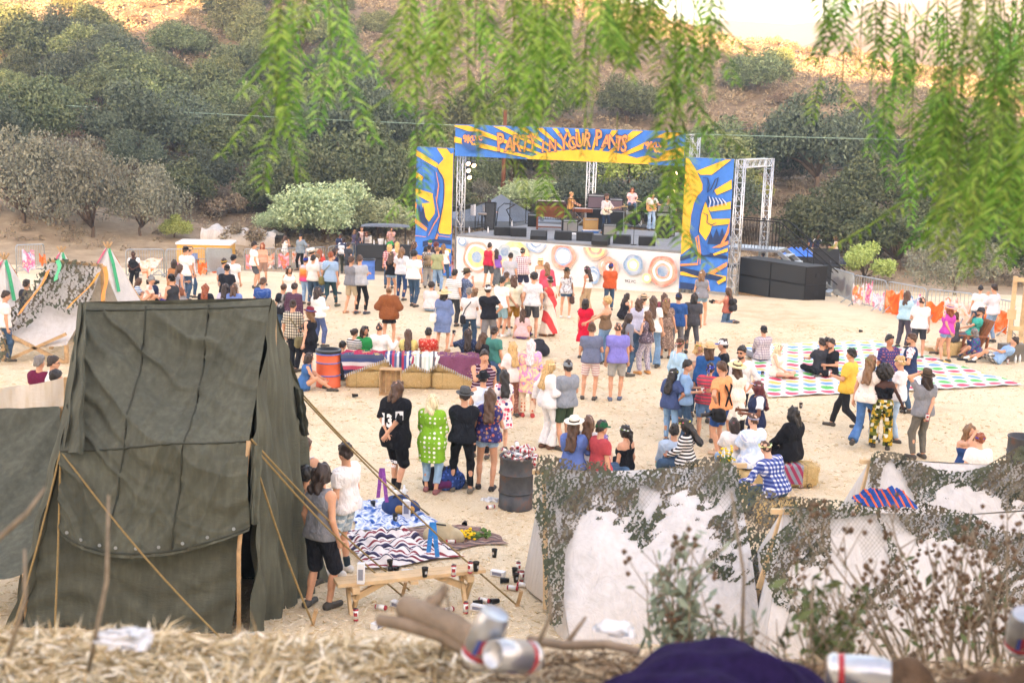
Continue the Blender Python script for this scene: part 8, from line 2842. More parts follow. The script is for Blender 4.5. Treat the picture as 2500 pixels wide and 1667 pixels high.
# --- left, by the army tent
P('C',385,660,'man in cream and black checked shirt with an olive shoulder bag',25,'shirt|plaid:#d8d0bc:#3c3a3c:#8a8478:15','trousers|#23252c',feet=1300,hair='short.dark',arms=('down','hold'),dx=40)
P('C',572,703,'woman in black romper and maroon hat beside the checked shirt',-60,'romper|#1e1f26',None,feet=1350,sex='f',hair='shag.light',hat='fedora|#7a2a3c|#3a68a0',arms=('down','hold'),shoes='#222226',skin='l')
P('C',335,515,'woman in black top with white print behind the checked shirt',10,'tee|dye:#22232a:#22232a:#e6e4e2:3','jeans|'+DJ,sex='f',hair='bun.brown',s=1.66)
P('C',425,505,'man with hair tied back in plum plaid shirt',20,'long|plaid:#5a3a50:#7a5a70:#43303e:14','jeans|'+DJ,hair='bun.dark',s=1.75)
P('C',588,540,'dark haired person in white shirt and blue trousers',40,'long|#e9e8e6','jeans|denim:#4f5f8a',feet=1080,hair='shag.dark',arms=('hold','hold'),dx=60)
P('C',508,1135,'woman in denim blue dress sitting by the orange barrel',80,'tank|#3f6aa0','skirt|#3f6aa0',sex='f',hair='bob.dark',pose='sit',arms=('knee','knee'))
P('B',350,1155,'grey haired man in maroon T-shirt left of the army tent',20,'tee|#6a2040','jeans|'+DJ,hair='short.grey',s=1.74)
P('B',450,1158,'man in sunglasses and white T-shirt left of the army tent',65,'tee|#ebe9e7','jeans|'+DJ,hair='short.dark',acc=('shades',),s=1.76)
P('B',512,1290,'dark haired head just showing left of the army tent',40,'tee|#55585e','jeans|'+DJ,hair='curly.black',s=1.55)
P('M',368,70,'man in white T-shirt and pale shorts with sunglasses on his head',-65,'tee|#ebe8e8','shorts|plaid:#b8c4cc:#d8dcdc:#9ab0c0:9',s=1.86,hair='short.dark',acc=('upshades','socks|#26343c'),shoes='#c9c6c0')
P('M',205,200,'man in grey sleeveless top and black shorts beside the army tent',30,'tank|#82858c','long|#20222a',feet=1105,hair='shag.dark',shoes='#4a4844',skin='m',dx=5,fat=.98)
P('M',150,300,'dark curly haired woman in black half hidden by the army tent',15,'tank|#2b3038','jeans|'+BJ,sex='f',hair='curly.black',s=1.66,skin='m',at=GP(*px('M',118,970)))
P('M',128,45,'bare shouldered woman glimpsed behind the army tent edge',10,'band|#d8d4d4','jeans|'+LJ,sex='f',hair='bun.brown',s=1.66,skin='m')
# --- sitters behind the white tents
P('J',535,730,'woman in white hat and cornflower shirt sitting behind the netted tent',20,'long|#5f78b8','jeans|'+DJ,sex='f',hair='vlong.brown',hat='straw|#efe9d8|#2a2826',pose='bale',s=1.78,arms=('lap','lap'))
P('J',690,750,'person with long dark ombre hair and white shirt behind the netted tent',15,'long|#e8e6e8','jeans|'+DJ,sex='f',hair='vlong.ombre',pose='bale',s=1.78,arms=('lap','lap'))
P('J',822,812,'man in dark green cap behind the netted tent',60,'tee|#b84a50','jeans|'+DJ,hat='cap|#1f5a3c',hair='short.dark',pose='bale',s=1.75)
P('J',832,950,'woman with purple hair and white straps behind the netted tent',30,'tank|#ece8e6','jeans|'+DJ,sex='f',hair='vlong.purple',hat='wreath|#c8c0d8|#8a84b0',pose='cross',s=1.75,skin='l')
P('J',1085,868,'woman with black ponytail and strapless black top, looking left',-50,'tube|#1b1b20','jeans|'+BJ,sex='f',hair='pony.black',hat='wreath|#8aa84a|#f0f0f0',pose='cross',s=1.75,skin='m',acc=('glasses','nostrap'))
P('J',1598,855,'man in pale blue shirt with a black cup behind the netted tent',10,'long|#a9bdd2','shorts|#7a9a90',hair='short.black',pose='cross',s=1.82,arms=('hold','lap'),skin='m',fat=1.05)
P('J',1745,788,'woman in black and white striped top with a flower crown',-65,'long|stripe:#17181d:#eae8e6:17:.5','jeans|'+DJ,sex='f',hair='vlong.black',hat='wreath|#c8d840|#d86a7a|#e6d050',pose='bale',s=1.66,nod=20,arms=('lap','lap'),skin='t')
P('K',872,748,'woman in white peasant blouse with a headband sitting at the right bales',-5,'loose|#ecebea','jeans|'+LJ,sex='f',hair='bob.dark',hat='headband|#b04a5a',pose='bale',s=1.62,arms=('lap','lap'),skin='m')
P('K',1050,710,'man in blue and white tie dye shirt with a headband',-30,'loose|dye:#e6ecf4:#b8cdea:#f0f2f6:#5f86cc:3.2','jeans|'+LJ,hair='buzz.brown',hat='headband|#9aa0b8',pose='bale',s=1.8,arms=('lap','lap'),skin='l')
P('K',1322,668,'dark bearded man in black jacket sitting on a straw bale',-45,'jacket|#191a1f','jeans|#1f2026',hair='shag.black',acc=('beard',),pose='bale',s=1.82,arms=('lap','lap'),at=bb+Vector((.02,.05,0)))
P('K',1290,968,'man in blue and white plaid shirt with a leafy crown leaning over the net',-25,'long|plaid:#2d3f86:#e6e6ee:#6a7ab0:15','jeans|'+DJ,hair='buzz.brown',hat='wreath|#c8cf8a|#dfe0b0|#8fa05a',pose='bale',s=1.78,lean=16,side=-12,arms=((-.5,.3,1.2),'lap'),skin='l')
P('H',1860,1218,'woman in strapless blue top shielding her eyes with her hand',170,'tube|#2c4a7c','jeans|'+DJ,sex='f',hair='long.light',pose='bale',s=1.72,arms=('down','face'),skin='m',acc=('nostrap',))
P('H',1942,1298,'woman with auburn bun tied in blue ribbon, her back turned',10,'tee|#e8e6e4','jeans|'+DJ,sex='f',hair='bun.red',hat='headband|#3a4ac0',pose='bale',s=1.68,skin='l')
# --- crew by the stairs
P('E',1508,1050,'stagehand in red cap behind the right speaker boxes',-60,'tee|#23252c','jeans|'+BJ,hat='backcap|#c02a3a',hair='short.dark',s=1.70)
P('E',1915,945,'man in navy T-shirt standing behind the blue tarp',5,'tee|#33405c','jeans|'+DJ,hair='short.black',s=1.76)
P('E',1948,950,'guard in white sleeves and navy vest behind the navy T-shirt',180,'tee|#e6e6e8&vest|#2b3450','trousers|#262a34',skin='d',hair='buzz.black',s=1.78)
P('E',2080,950,'woman with braids and yellow flower crown by the flight case',-70,'tank|#e6d8cc','flare|denim:#6f92b8',feet=1228,sex='f',hair='long.brown',hat='wreath|#e8c52a|#f0d860',skin='m',arms=('hold','hold'))
# --- the band
def band(c,x,y,label,face,top,bot,s=1.78,**kw):
 hh=(1.35*s/1.75 if kw.get('pose')=='bale' else s)+(HATADD[kw['hat'].split('|')[0]]if kw.get('hat')else.02)
 q=on_z(*px(c,x,y),DECK+hh)
 return P(c,x,0,label,face,top,bot,at=Vector((q.x,q.y,DECK)),s=s,**kw)
band('E',262,632,'bearded guitarist in white shirt playing a cream electric guitar',150,'roll|#e6dcd8','slim|denim:#2c3a50',s=1.78,hair='curly.brown',acc=('beard','glasses'),arms=('fret','pick'),shoes='#a07a58')
band('E',628,612,'bass player in white T-shirt and pale jeans',165,'tee|#ece6e4','flare|denim:#9db8d4',s=1.82,hair='bob.dark',arms=('fret','pick'),nod=18)
band('E',470,583,'drummer in pink shirt behind the drum kit',180,'shirt|#dcb8bc','jeans|'+DJ,s=1.8,pose='bale',hair='shag.red',arms=('drum','drum'))
band('D',1478,668,'keyboard player in tan shirt and hat',110,'tee|#c49258','jeans|#2b2c30',s=1.78,pose='bale',hat='beanie|#d0a878',acc=('shades',),arms=('drum','drum'))
band('E',760,640,'musician in white hat mostly hidden by leaves at stage right',-150,'long|#9aa6a8','jeans|'+DJ,s=1.78,hat='fedora|#e6e0d4|#2a2826',arms=('fret','pick'))
q=AT(*px('D',755,738),60.5)
P('D',0,0,'stagehand with dark hair standing on the side stairs behind the column speaker',60,'tee|#23252a','jeans|'+BJ,s=1.74,hair='short.dark',arms=('down','fwd'),at=q-Vector((0,0,1.76)))
# ------------------------------------------------------------ what they hold and carry
def guitar(who,label,body,neckc,bass=False):
 ob,J,T,Hm,k=PEOPLE[who]
 c=Vector(T(.05,.17,.12))
 d=(Vector(J['wr',-1])-c).normalized()
 n=Vector((0,1,.15))
 n=(n-d*n.dot(d)).normalized()
 s=n.cross(d)
 M=Matrix(((d.x,n.x,s.x),(d.y,n.y,s.y),(d.z,n.z,s.z)))
 t=thing('guitar',label,'guitar')
 t.matrix_world=ob.matrix_basis@Matrix.Translation(c)@M.to_4x4()
 out=[(-.24,-.13),(-.10,-.17),(.02,-.12),(.12,-.15),(.22,-.14),(.18,-.06),(.14,0),(.20,.06),(.26,.15),(.14,.14),(.02,.11),(-.10,.17),(-.24,.13),(-.27,0)]
 MB().prism(out,-.02,.025).build('body',body,t)
 L=.86 if bass else.70
 MB().beam((.1,.03,0),(L,.03,0),.03,.045).build('neck',neckc,t)
 MB().prism([(L,-.03),(L+.17,-.05),(L+.19,.03),(L,.03)],.02,.04).build('headstock',neckc,t)
 MB().box((-.08,.03,0),(.10,.02,.09)).box((.03,.03,0),(.03,.02,.08)).build('pickup',M_BLACK,t)
 a=Vector(T(.08,.12,.1))
 MB().tube([M.inverted()@(Vector(T(-.14,.10,.48))-c),M.inverted()@(Vector(T(-.05,.14,.3))-c),(.15,.0,.08)],.014,4).build('strap',M_BLACK,t)
guitar('bearded guitarist in white shirt playing a cream electric guitar','cream electric guitar played by the bearded guitarist',mat('#eee3c8',.3,0,.5),M_WOOD)
guitar('bass player in white T-shirt and pale jeans','natural wood bass guitar played by the man in white T-shirt',mat('#d79a58',.3,0,.5,.2),M_WOOD,True)
def hand(who,sd):
 ob,J,T,Hm,k=PEOPLE[who]
 p=Vector(J['wr',sd]+J['hd',sd]*.075)
 return ob.matrix_basis@p
for who,sd,kind,lb in(('very tall man in white shirt and black cap holding a bottle at his side',1,'bottle','bottle hanging from the hand of the tall man in white'),('man in navy cap and blue shirt holding a can',-1,'can','can held by the man in navy cap and blue shirt'),('man in yellow T-shirt and black jeans walking left with a can',-1,'can','can held out by the man in yellow'),('man in grey T-shirt holding his brown hat on with one hand',1,'can','can held behind the back of the man with the brown hat'),('short haired woman in denim shirt talking to the striped shirt',1,'can','can held by the short haired woman in denim'),('woman in navy print shirt raising a small black cup',-1,'cup','small black cup raised above the bale wall'),('man in pale blue shirt with a black cup behind the netted tent',-1,'cup','black cup held by the seated man in pale blue'),('woman in black romper and maroon hat beside the checked shirt',1,'cup','small cup held by the woman in maroon hat'),('woman with large afro and patterned yellow trousers, her back turned',1,'cup','cup held low by the woman with the afro'),('man in dark grey tank top and backwards black cap behind the army tent',-1,'can','can held by the man in dark grey tank top')):
 p=hand(who,sd)
 litter(kind,p+Vector((0,0,-.05 if kind!='bottle' else-.22)),lb)
def bag_on(who,name,label,caps,m,straps,m2=None):
 """a bag modelled on its wearer: caps and straps in body coordinates"""
 ob,J,T,Hm,k=PEOPLE[who]
 S=SDF()
 for a,b,r in caps:
  S.cap(T(*a),T(*b),r*k,k=.04)
 S.noise=(.006,30,1.0)
 v,q=S.mesh(.02)
 o=link(name,np_mesh(name,v,q,m))
 o.matrix_world=ob.matrix_basis
 tag(o,label,'backpack' if name=='backpack' else 'bag')
 mb=MB()
 for st_ in straps:
  mb.tube([T(*p)for p in st_],.015*k,5)
 if mb.v:
  mb.build('strap',m2 or m,o,smooth=True)
def packback(who,label,m,sc=1.0):
 bag_on(who,'backpack',label,[((-.07,-.21,.12),(.07,-.21,.12),.11*sc),((-.07,-.20,.34),(.07,-.20,.34),.10*sc),((0,-.29,.14),(0,-.29,.2),.07*sc)],m,[[(s*.10,-.15,.40),(s*.11,-.08,.51),(s*.11,.06,.49),(s*.10,.13,.36),(s*.13,.05,.15),(s*.10,-.14,.08)]for s in(-1,1)])
packback('guard in navy vest with white striped backpack by the golf cart','navy backpack with white trim worn by the guard',mat('#c9ccd2',.8))
packback('man in grey checked shirt wearing a tan backpack','tan canvas backpack worn by the man in checks',mat('#8a7a62',.85))
packback('woman with long blond hair, black bra top and pink swirl skirt','small black backpack on the woman with long blond hair',mat('#23242b',.7),.8)
packback('kneeling photographer in rust top with a black backpack','black backpack worn by the kneeling photographer',mat('#26282c',.7),1.1)
def shoulder(who,label,sd,m,w=.13,z=-.02,strap=True,y=-.1):
 bag_on(who,'shoulder_bag',label,[((sd*.20,y-w*.5,z),(sd*.20,y+w*.7,z),.085),((sd*.20,y-w*.5,z-.10),(sd*.20,y+w*.7,z-.10),.09)],m,[[(sd*.2,y,z+.05),(sd*.12,-.14,.25),(-sd*.03,-.14,.42),(-sd*.09,-.06,.53),(-sd*.05,.13,.40),(sd*.14,.14,.15),(sd*.2,y+.05,z+.05)]]if strap else[[(sd*.2,y,z+.05),(sd*.19,-.08,.3),(sd*.15,-.03,.53),(sd*.17,.10,.36),(sd*.2,y+.05,z+.05)]])
shoulder('ginger man in blue plaid shirt walking with an olive bag','olive messenger bag on the ginger man',-1,mat('#6a6438',.85),.16)
shoulder('man in cream and black checked shirt with an olive shoulder bag','olive grey shoulder bag of the checked shirt man',1,mat('#77704f',.85),.14,-.12)
shoulder('woman in straw hat and denim blue tunic carrying a white tote','white cloth tote bag on the back of the woman in blue',-1,mat('#e4e0d6',.85),.18,.08,False,-.16)
shoulder('grey haired man in white T-shirt with a black strap across his back','black bag at the hip of the grey haired man',-1,mat('#23242a',.8),.1)
shoulder('woman with long dark hair in grey top with a brown handbag','brown leather handbag beside the violet T-shirt',1,mat('#8a4a2e',.5),.13,-.06,False)
shoulder('woman in dark green hat and fringed vest with denim shorts','dark brown bag hanging from the woman in the green hat',1,mat('#4a342e',.7),.12,-.22,False)
shoulder('woman in grey dress with long brown hair and a brown shoulder bag','brown leather bag of the woman in grey',1,mat('#7a4a34',.5),.12,0,False)
shoulder('blond woman in blush blouse with a black bag','black bag at the hip of the woman in the blush blouse',1,mat('#26262b',.6),.14,0)
shoulder('person with pale pink hair in tie dye shirt and orange print trousers','teal and black cloth bag of the pink haired person',1,cloth('dye:#1f2226:#2a3034:#1f9aa0:#2aa8a0:4'),.1,-.2,False)
shoulder('man with mohawk in orange T-shirt and camera harness','black camera pouch on the harness of the mohawk man',-1,mat('#17181a',.7),.1,-.08,False)
def camera_thing(p,label,rz=0,long=False):
 t=thing('camera',label,'camera',p,rz)
 MB().box((0,0,0),(.14,.07,.10)).box((0,0,.06),(.06,.06,.03)).build('body',M_BLACK,t)
 MB().lathe([(.035,0),(.038,.1),(.045,.22 if long else.12),(.001,.22 if long else.12)],(0,.03,0),12,M=Matrix.Rotation(R(-90),3,'X')).build('lens',mat('#26272a',.35,0,.5),t,smooth=True)
camera_thing(hand('kneeling photographer in rust top with a black backpack',-1),'black camera held by the kneeling photographer',.6)
ob,J,T,Hm,k=PEOPLE['man with mohawk in orange T-shirt and camera harness']
camera_thing(ob.matrix_basis@Vector(T(.12,.12,.05)),'black camera hanging at the waist of the mohawk man',1)
camera_thing(ob.matrix_basis@Vector(T(-.26,.0,-.12)),'long lens camera hanging at the thigh of the mohawk man',2,True)
pB=GP(*px('B',1350,690))
pB=AT(*px('B',1352,530),43)
t=thing('video_camera','small black video camera on a pole beside the seated group','video camera',(pB.x,43,tz(pB.x,43)))
hB=pB.z-t.location.z
MB().tube([(0,0,0),(0,0,hB)],.02,6).build('pole',M_BLACK,t)
MB().box((0,0,hB+.1),(.35,.15,.16)).box((.2,0,hB+.1),(.12,.1,.1)).build('body',M_BLACK,t)
def print_on(who,txt,x,z,size,mi,y=-.16,face_back=True,rot=0,yaw=0,name='print'):
 ob,J,T,Hm,k=PEOPLE[who]
 V,F=letters(txt,size,size*.05)
 w=max(v[0]for v in V)
 mb=MB()
 cy,sy=math.cos(R(yaw)),math.sin(R(yaw))
 P=[]
 for a,b in V:
  u=a-w/2
  P.append(T(x+u*cy,y-(u*sy)-.35*u*u,z+b))
 mb.add(P,F)
 mb.build(name,mi,ob)
M_PRINT=mat('#e6e6e6',.8)
jm='long haired man in black sports jersey and shorts with hands behind his back'
print_on(jm,'13',-.03,.14,.26,M_PRINT,-.185)
ob,J,T,Hm,k=PEOPLE[jm]
sp=Vector((J['sh',1]*.45+J['el',1]*.55))
pm=MB().box(sp+Vector((.055,-.085,0)),(.015,.13,.15),rz=R(-35)).build('sleeve_patch',M_PRINT,ob)
V,F=letters('A.',.13,.008)
mm=Matrix.Translation(sp+Vector((.062,-.095,-.045)))@Matrix.Rotation(R(-35)+R(90),4,'Z')@Matrix.Rotation(R(90),4,'X')
MB().add([mm@Vector((a-.06,b,.012))for a,b in V],F).build('lettering',M_BLACK,ob)
print_on(jm,'BUTCHER',.10,-.40,.055,M_PRINT,-.175)
print_on(jm,'AT BAY',.10,-.47,.055,M_PRINT,-.175)
for sd in(-1,1):
 pass
bouquet('bunch of yellow flowers standing at the corner of the netted tent',on_z(*px('K',800,1130),1.45)-Vector((0,0,.25)),False,.8,26)
for who,lb in(('woman in white hat and cornflower shirt sitting behind the netted tent','straw bale under the woman in the white hat'),('person with long dark ombre hair and white shirt behind the netted tent','straw bale under the ombre haired person'),('man in dark green cap behind the netted tent','straw bale under the man in the green cap'),('woman in black and white striped top with a flower crown','straw bale under the woman in stripes'),('woman in white peasant blouse with a headband sitting at the right bales','straw bale under the woman in the white blouse'),('man in blue and white tie dye shirt with a headband','straw bale under the man in blue tie dye'),('man in blue and white plaid shirt with a leafy crown leaning over the net','straw bale under the man in blue plaid'),('woman in strapless blue top shielding her eyes with her hand','straw bale under the woman shielding her eyes'),('woman with auburn bun tied in blue ribbon, her back turned','straw bale under the woman with the auburn bun'),('woman in charcoal dress sitting beside the lounge chair','straw bale seat beside the lounge chair')):
 ob=PEOPLE[who][0]
 bale(lb,ob.location+Vector((0,.0,0)),ob.rotation_euler.z,1,sc=(.6,.9,1.03))
# ------------------------------------------------------------ the near bank: straw, litter, cloth, plants
def blades(name,label,region,N,L,W,m,seed,lift=.05,up=.35):
 g=np.random.default_rng(seed)
 x0,x1,y0,y1=region
 y=g.uniform(y0,y1,N)
 x=(g.uniform(x0,x1,N)-CX)/FS*y
 z=terr(x,y)+lift*g.random(N)**2+.004
 z+=.05*np.maximum(0,wob(x,y,.12,seed))*(lift/.06)
 a=g.normal(size=(N,3))
 a[:,2]=np.abs(a[:,2])*up
 a/=np.linalg.norm(a,axis=1)[:,None]
 s=(L*g.uniform(.4,1.5,N))[:,None]
 b=np.cross(a,g.normal(size=(N,3)))
 b/=np.linalg.norm(b,axis=1)[:,None]
 w=(W*g.uniform(.6,1.6,N))[:,None]
 P=np.stack([x,y,z],-1)
 c=a+g.normal(size=(N,3))*.25
 V=np.stack([P-b*w,P+b*w,P+a*s*.55+b*w,P+a*s*.55-b*w,P+a*s*.55+c*s*.5],1).reshape(-1,3)
 k=np.arange(N)[:,None]*5
 Q=np.concatenate([k+np.array([[0,1,2,3]]),k+np.array([[3,2,4,4]])])
 me=bpy.data.meshes.new(name)
 F=[tuple(q)for q in(k+np.array([[0,1,2,3]])).tolist()]+[tuple(q)for q in(k+np.array([[3,2,4]])).tolist()]
 me.from_pydata(V.tolist(),[],F)
 me.materials.append(m)
 o=link(name,me,kind='stuff')
 o['label']=label
 return o
def straw_blade(name,cols):
 n=NT(name)
 gi=n.n('NewGeometry')
 k=len(cols)-1
 n.col(n.ramp(gi.outputs['Random Per Island'],[(i/k,c)for i,c in enumerate(cols)]))
 return n.set(.8,0,.2)
M_SB=straw_blade('dry_straw',['#84704f','#b09a72','#d2c09a','#e6d9bc','#f2ead8'])
M_SBF=straw_blade('field_straw',['#b39c74','#cbb58c','#dcc9a6','#eadcc0','#f2e8d2'])
M_SB2=straw_blade('dead_litter',['#4a3a2c','#6b5642','#8a745a','#a89478','#c4b090'])
blades('loose_straw','loose pale straw heaped along the near bank at the left',(-500,1180,2.45,3.25),19000,.062,.0024,M_SB,1,.03,.16)
blades('leaf_litter','brown twigs and leaf litter on the near bank at the right',(950,3000,2.45,3.3),9000,.055,.0026,M_SB2,2,.025,.16)
blades('scattered_straw','loose straw scattered on the near part of the field',(-60,2560,13.4,21),26000,.075,.0040,M_SBF,3,.012,.15)
blades('trodden_straw','trodden loose straw over the middle of the field',(-60,2560,21,40),30000,.09,.006,M_SBF,4,.010,.10)
def near(sx,sy,Y):
 p=AT(sx,sy,Y)
 return p
def on_bank(sx,Y,dz=0):
 x=(sx-CX)/FS*Y
 return Vector((x,Y,tz(x,Y)+dz))
M_DRIFT=mat('#8a7a68',.9,0,.15,.3,12,.6,30)
for pts,r,lb in((((985,1478),(1040,1500),(1105,1530),(1180,1580)),(.030,.034,.036,.03),'thick grey driftwood branch lying across the near bank'),(((925,1512),(1000,1525),(1075,1545),(1150,1590)),(.016,.020,.022,.02),'thinner grey branch below the thick driftwood'),(((1290,1560),(1380,1575),(1480,1572),(1560,1590)),(.012,.013,.012,.01),'brown stick lying among the litter right of the cans')):
 mb=MB()
 P_=[near(a,b,2.95-.05*i)for i,(a,b)in enumerate(pts)]
 mb.tube(P_,list(r),8)
 mb.tube([P_[1],P_[1]+Vector((.05,.02,.07))],[r[1]*.6,r[1]*.3],6)
 tag(mb.build('branch',M_DRIFT,None,True),lb,'branch')
mb=MB()
mb.lathe([(.001,.004),(.026,0),(.033,.012),(.033,.022)],n=18,mi=2)
mb.lathe([(.033,.022),(.033,.034)],n=18,mi=1)
mb.lathe([(.033,.034),(.033,.108),(.028,.119),(.028,.122),(.025,.118),(.001,.118)],n=18,mi=0)
for k in range(-3,2):
 a,b=k*.28,(k+1)*.28
 q_=.0336
 mb.add([(q_*math.sin(a),-q_*math.cos(a),.05+.006*k),(q_*math.sin(b),-q_*math.cos(b),.056+.006*k),(q_*math.sin(b),-q_*math.cos(b),.085+.004*k),(q_*math.sin(a),-q_*math.cos(a),.079+.004*k)],[(0,1,2,3)],3 if k%2 else 1)
CAN2=mb.build('can',[mat('#b4b8be',.3,.75,.5),M_CANR,M_ALU,mat('#3a4f8f',.4)],smooth=True)
can2=CAN2.data
bpy.data.objects.remove(CAN2)
for sx,sy,Y,rot,lb in((1188,1545,2.55,(R(14),R(16),.4),'upright silver beer can with a red base in front of the driftwood'),(1245,1600,2.5,(R(70),R(-12),-.75),'silver can lying against the upright can on the bank'),(2110,1640,2.5,(R(88),R(8),1.35),'white can lying beside the purple cloth'),(2495,1535,3.0,(R(20),R(-10),.2),'can standing at the right edge of the bank')):
 p=AT(sx,sy,Y)
 o=link('can',can2,None,p)
 o.rotation_euler=rot
 o.scale=(1.1,)*3
 o.location=p-(o.rotation_euler.to_matrix()@Vector((0,0,.08)))
 tag(o,lb,'can')
pc=AT(1770,1594,2.66)
gb=tz(pc.x,2.62)
def fn(u,v):
 x=(u-.5)*1.05
 y=(v-.5)*.62
 r_=np.sqrt((x/.34)**2+(y/.30)**2)
 z=(pc.z-gb)*np.clip(1-r_**2.2,0,1)**.8
 z=z*(1+.05*np.sin(x*19+3*np.sin(y*9)))+.016*np.sin(x*27+y*19+2*np.sin(y*13))*np.sin(x*12-y*17)+.012-.10*(r_>1)
 return x+pc.x,y+2.62,z+gb
P,Q=grid_mesh(fn,70,46)
o=link('purple_cloth',np_mesh('purple_cloth',P,Q,mat('#271c42',.95,0,.1,.3,40,.8,220)))
tag(o,'dark purple cloth heaped on the near bank','cloth')
for sx,sy,Y,w,sd,lb in((300,1565,2.7,.085,4,'torn white plastic on the straw at the left'),(1500,1540,3.0,.05,5,'white paper scrap left of the purple cloth')):
 P,Q=crumple(24,16,w,w*.5,w*.4,sd)
 tag(link('wrapper',np_mesh('wrapper',P+np.array(AT(sx,sy,Y)),Q,M_WHITE)),lb,'wrapper')
S=SDF()
b0=on_bank(2420,2.75)
for i in range(6):
 S.cap(np.array(b0)+np.array([-.20+.09*i,.02*math.sin(i*3),-.03]),np.array(b0)+np.array([-.16+.10*i,.1,.05+.03*math.sin(i*2.1)]),.07,.05,k=.05)
S.noise=(.014,40,2.0)
v,q=S.mesh(.018)
tag(link('stump',np_mesh('stump',v,q,mat('#5c4a3a',.95,0,.1,.4,20,.8,40))),'weathered brown stump at the lower right corner','stump')
def stems_bush(name,label,base,n,spread,hmax,seed,mstem,mhead,mleaf,lean=-.25,headp=.75,leafn=10,hsize=.010):
 g=random.Random(seed)
 t=thing(name,label,'bush',base)
 sb,hb_=MB(),MB()
 LP=[]
 for i in range(n):
  a=g.uniform(0,6.283)
  r_=g.uniform(.2,1)*spread
  h=hmax*g.uniform(.45,1)
  tip=Vector((r_*math.cos(a)+lean*h,r_*math.sin(a)*.7,h))
  mid=tip*.5+Vector((g.uniform(-.05,.05),g.uniform(-.05,.05),.06*h))
  sb.tube([(g.uniform(-.06,.06),g.uniform(-.05,.05),-.05),mid,tip],[.006,.0042,.002],5)
  for k in range(g.randrange(2,5)):
   s=g.uniform(.4,.9)
   p=mid.lerp(tip,s)if s>.5 else Vector((0,0,0)).lerp(mid,.5+s)
   q=p+Vector((g.uniform(-.10,.10),g.uniform(-.08,.08),g.uniform(.05,.16)))
   sb.tube([p,q],[.0025,.0015],4)
   if leafn>8:
    LP.append(q)
   if g.random()<headp:
    for z in range(g.randrange(2,5)):
     c=q+Vector((g.uniform(-.015,.015),g.uniform(-.015,.015),g.uniform(-.05,.03)))
     hb_.lathe([(.001,-hsize),(hsize*.8,-hsize*.3),(hsize,hsize*.3),(.001,hsize)],c,5)
  for k in range(leafn):
   LP.append((Vector((0,0,0)).lerp(mid,g.random())if g.random()<.5 else mid.lerp(tip,g.random()))+Vector((g.uniform(-.03,.03),)*3))
 sb.build('stems',mstem,t,smooth=True,kind='stuff')
 if hb_.v:
  hb_.build('seed_heads',mhead,t,kind='stuff')
 if LP:
  V,Q=leaf_quads(np.array([tuple(p)for p in LP]),.026,np.random.default_rng(seed),aspect=.35)
  link('leaves',np_mesh('leaves',V,Q,mleaf,False),t,kind='stuff')
 return t
M_STEM=mat('#8f8270',.9,0,.1,.3,30)
M_HEAD=mat('#6b5746',.95,0,.1,.35,40)
M_SAGE=leaf_mat('sage_leaves',['#7f8f7c','#94a38c','#a9b6a0'],.8)
M_GRN=leaf_mat('green_leaves',['#4d5a3a','#627046','#7b8a5c'],.8)
stems_bush('dry_bush','tall dry bush with brown seed heads in front of the right tents',on_bank(2420,4.0,-.1),30,.46,.84,1,M_STEM,M_HEAD,M_GRN,-.22,.8,3)
stems_bush('dry_bush','dry twiggy bush left of the tallest seed heads at the right',on_bank(2180,3.9,-.12),15,.32,.62,2,M_STEM,M_HEAD,M_GRN,-.12,.6,4)
stems_bush('dry_bush','dry bush at the right edge with dense brown heads',on_bank(2560,4.1,-.1),24,.42,.88,3,M_STEM,M_HEAD,M_GRN,-.12,.85,3)
stems_bush('sage_bush','grey green sage plant in front of the white tent panel',on_bank(1700,3.7,-.02),22,.13,.56,4,M_STEM,M_HEAD,M_SAGE,-.04,.12,26)
stems_bush('sage_bush','smaller grey green sage right of the first',on_bank(1830,3.6,-.05),12,.11,.36,5,M_STEM,M_HEAD,M_SAGE,.02,.05,24)
stems_bush('green_weed','leafy green weed at the foot of the dry bush',on_bank(2080,3.5,-.06),16,.16,.42,6,M_STEM,M_HEAD,M_GRN,-.05,0,22)
for i,(sx,sy,ex,ey,Y,lb)in enumerate(((60,1340,20,1600,2.6,'bent pale stalk at the left edge'),(265,1210,215,1640,2.7,'thin dry stalk before the tent rope'),(110,1190,-20,1330,2.5,'slanting dry twig at the far left'),(1085,1420,1075,1600,2.9,'dry stalk beside the driftwood'),(1345,1430,1300,1600,2.8,'curved pale stalk in front of the netting'),(1785,1200,1810,1620,3.1,'tall thin stalk before the white tent'))):
 mb=MB()
 a,b=AT(ex,ey,Y),AT(sx,sy,Y)
 m_=a.lerp(b,.5)+Vector((.02,0,.01))
 mb.tube([a,m_,b],[.006,.005,.003],5)
 tag(mb.build('dry_stalk',M_STEM,None,True),lb,'stalk')
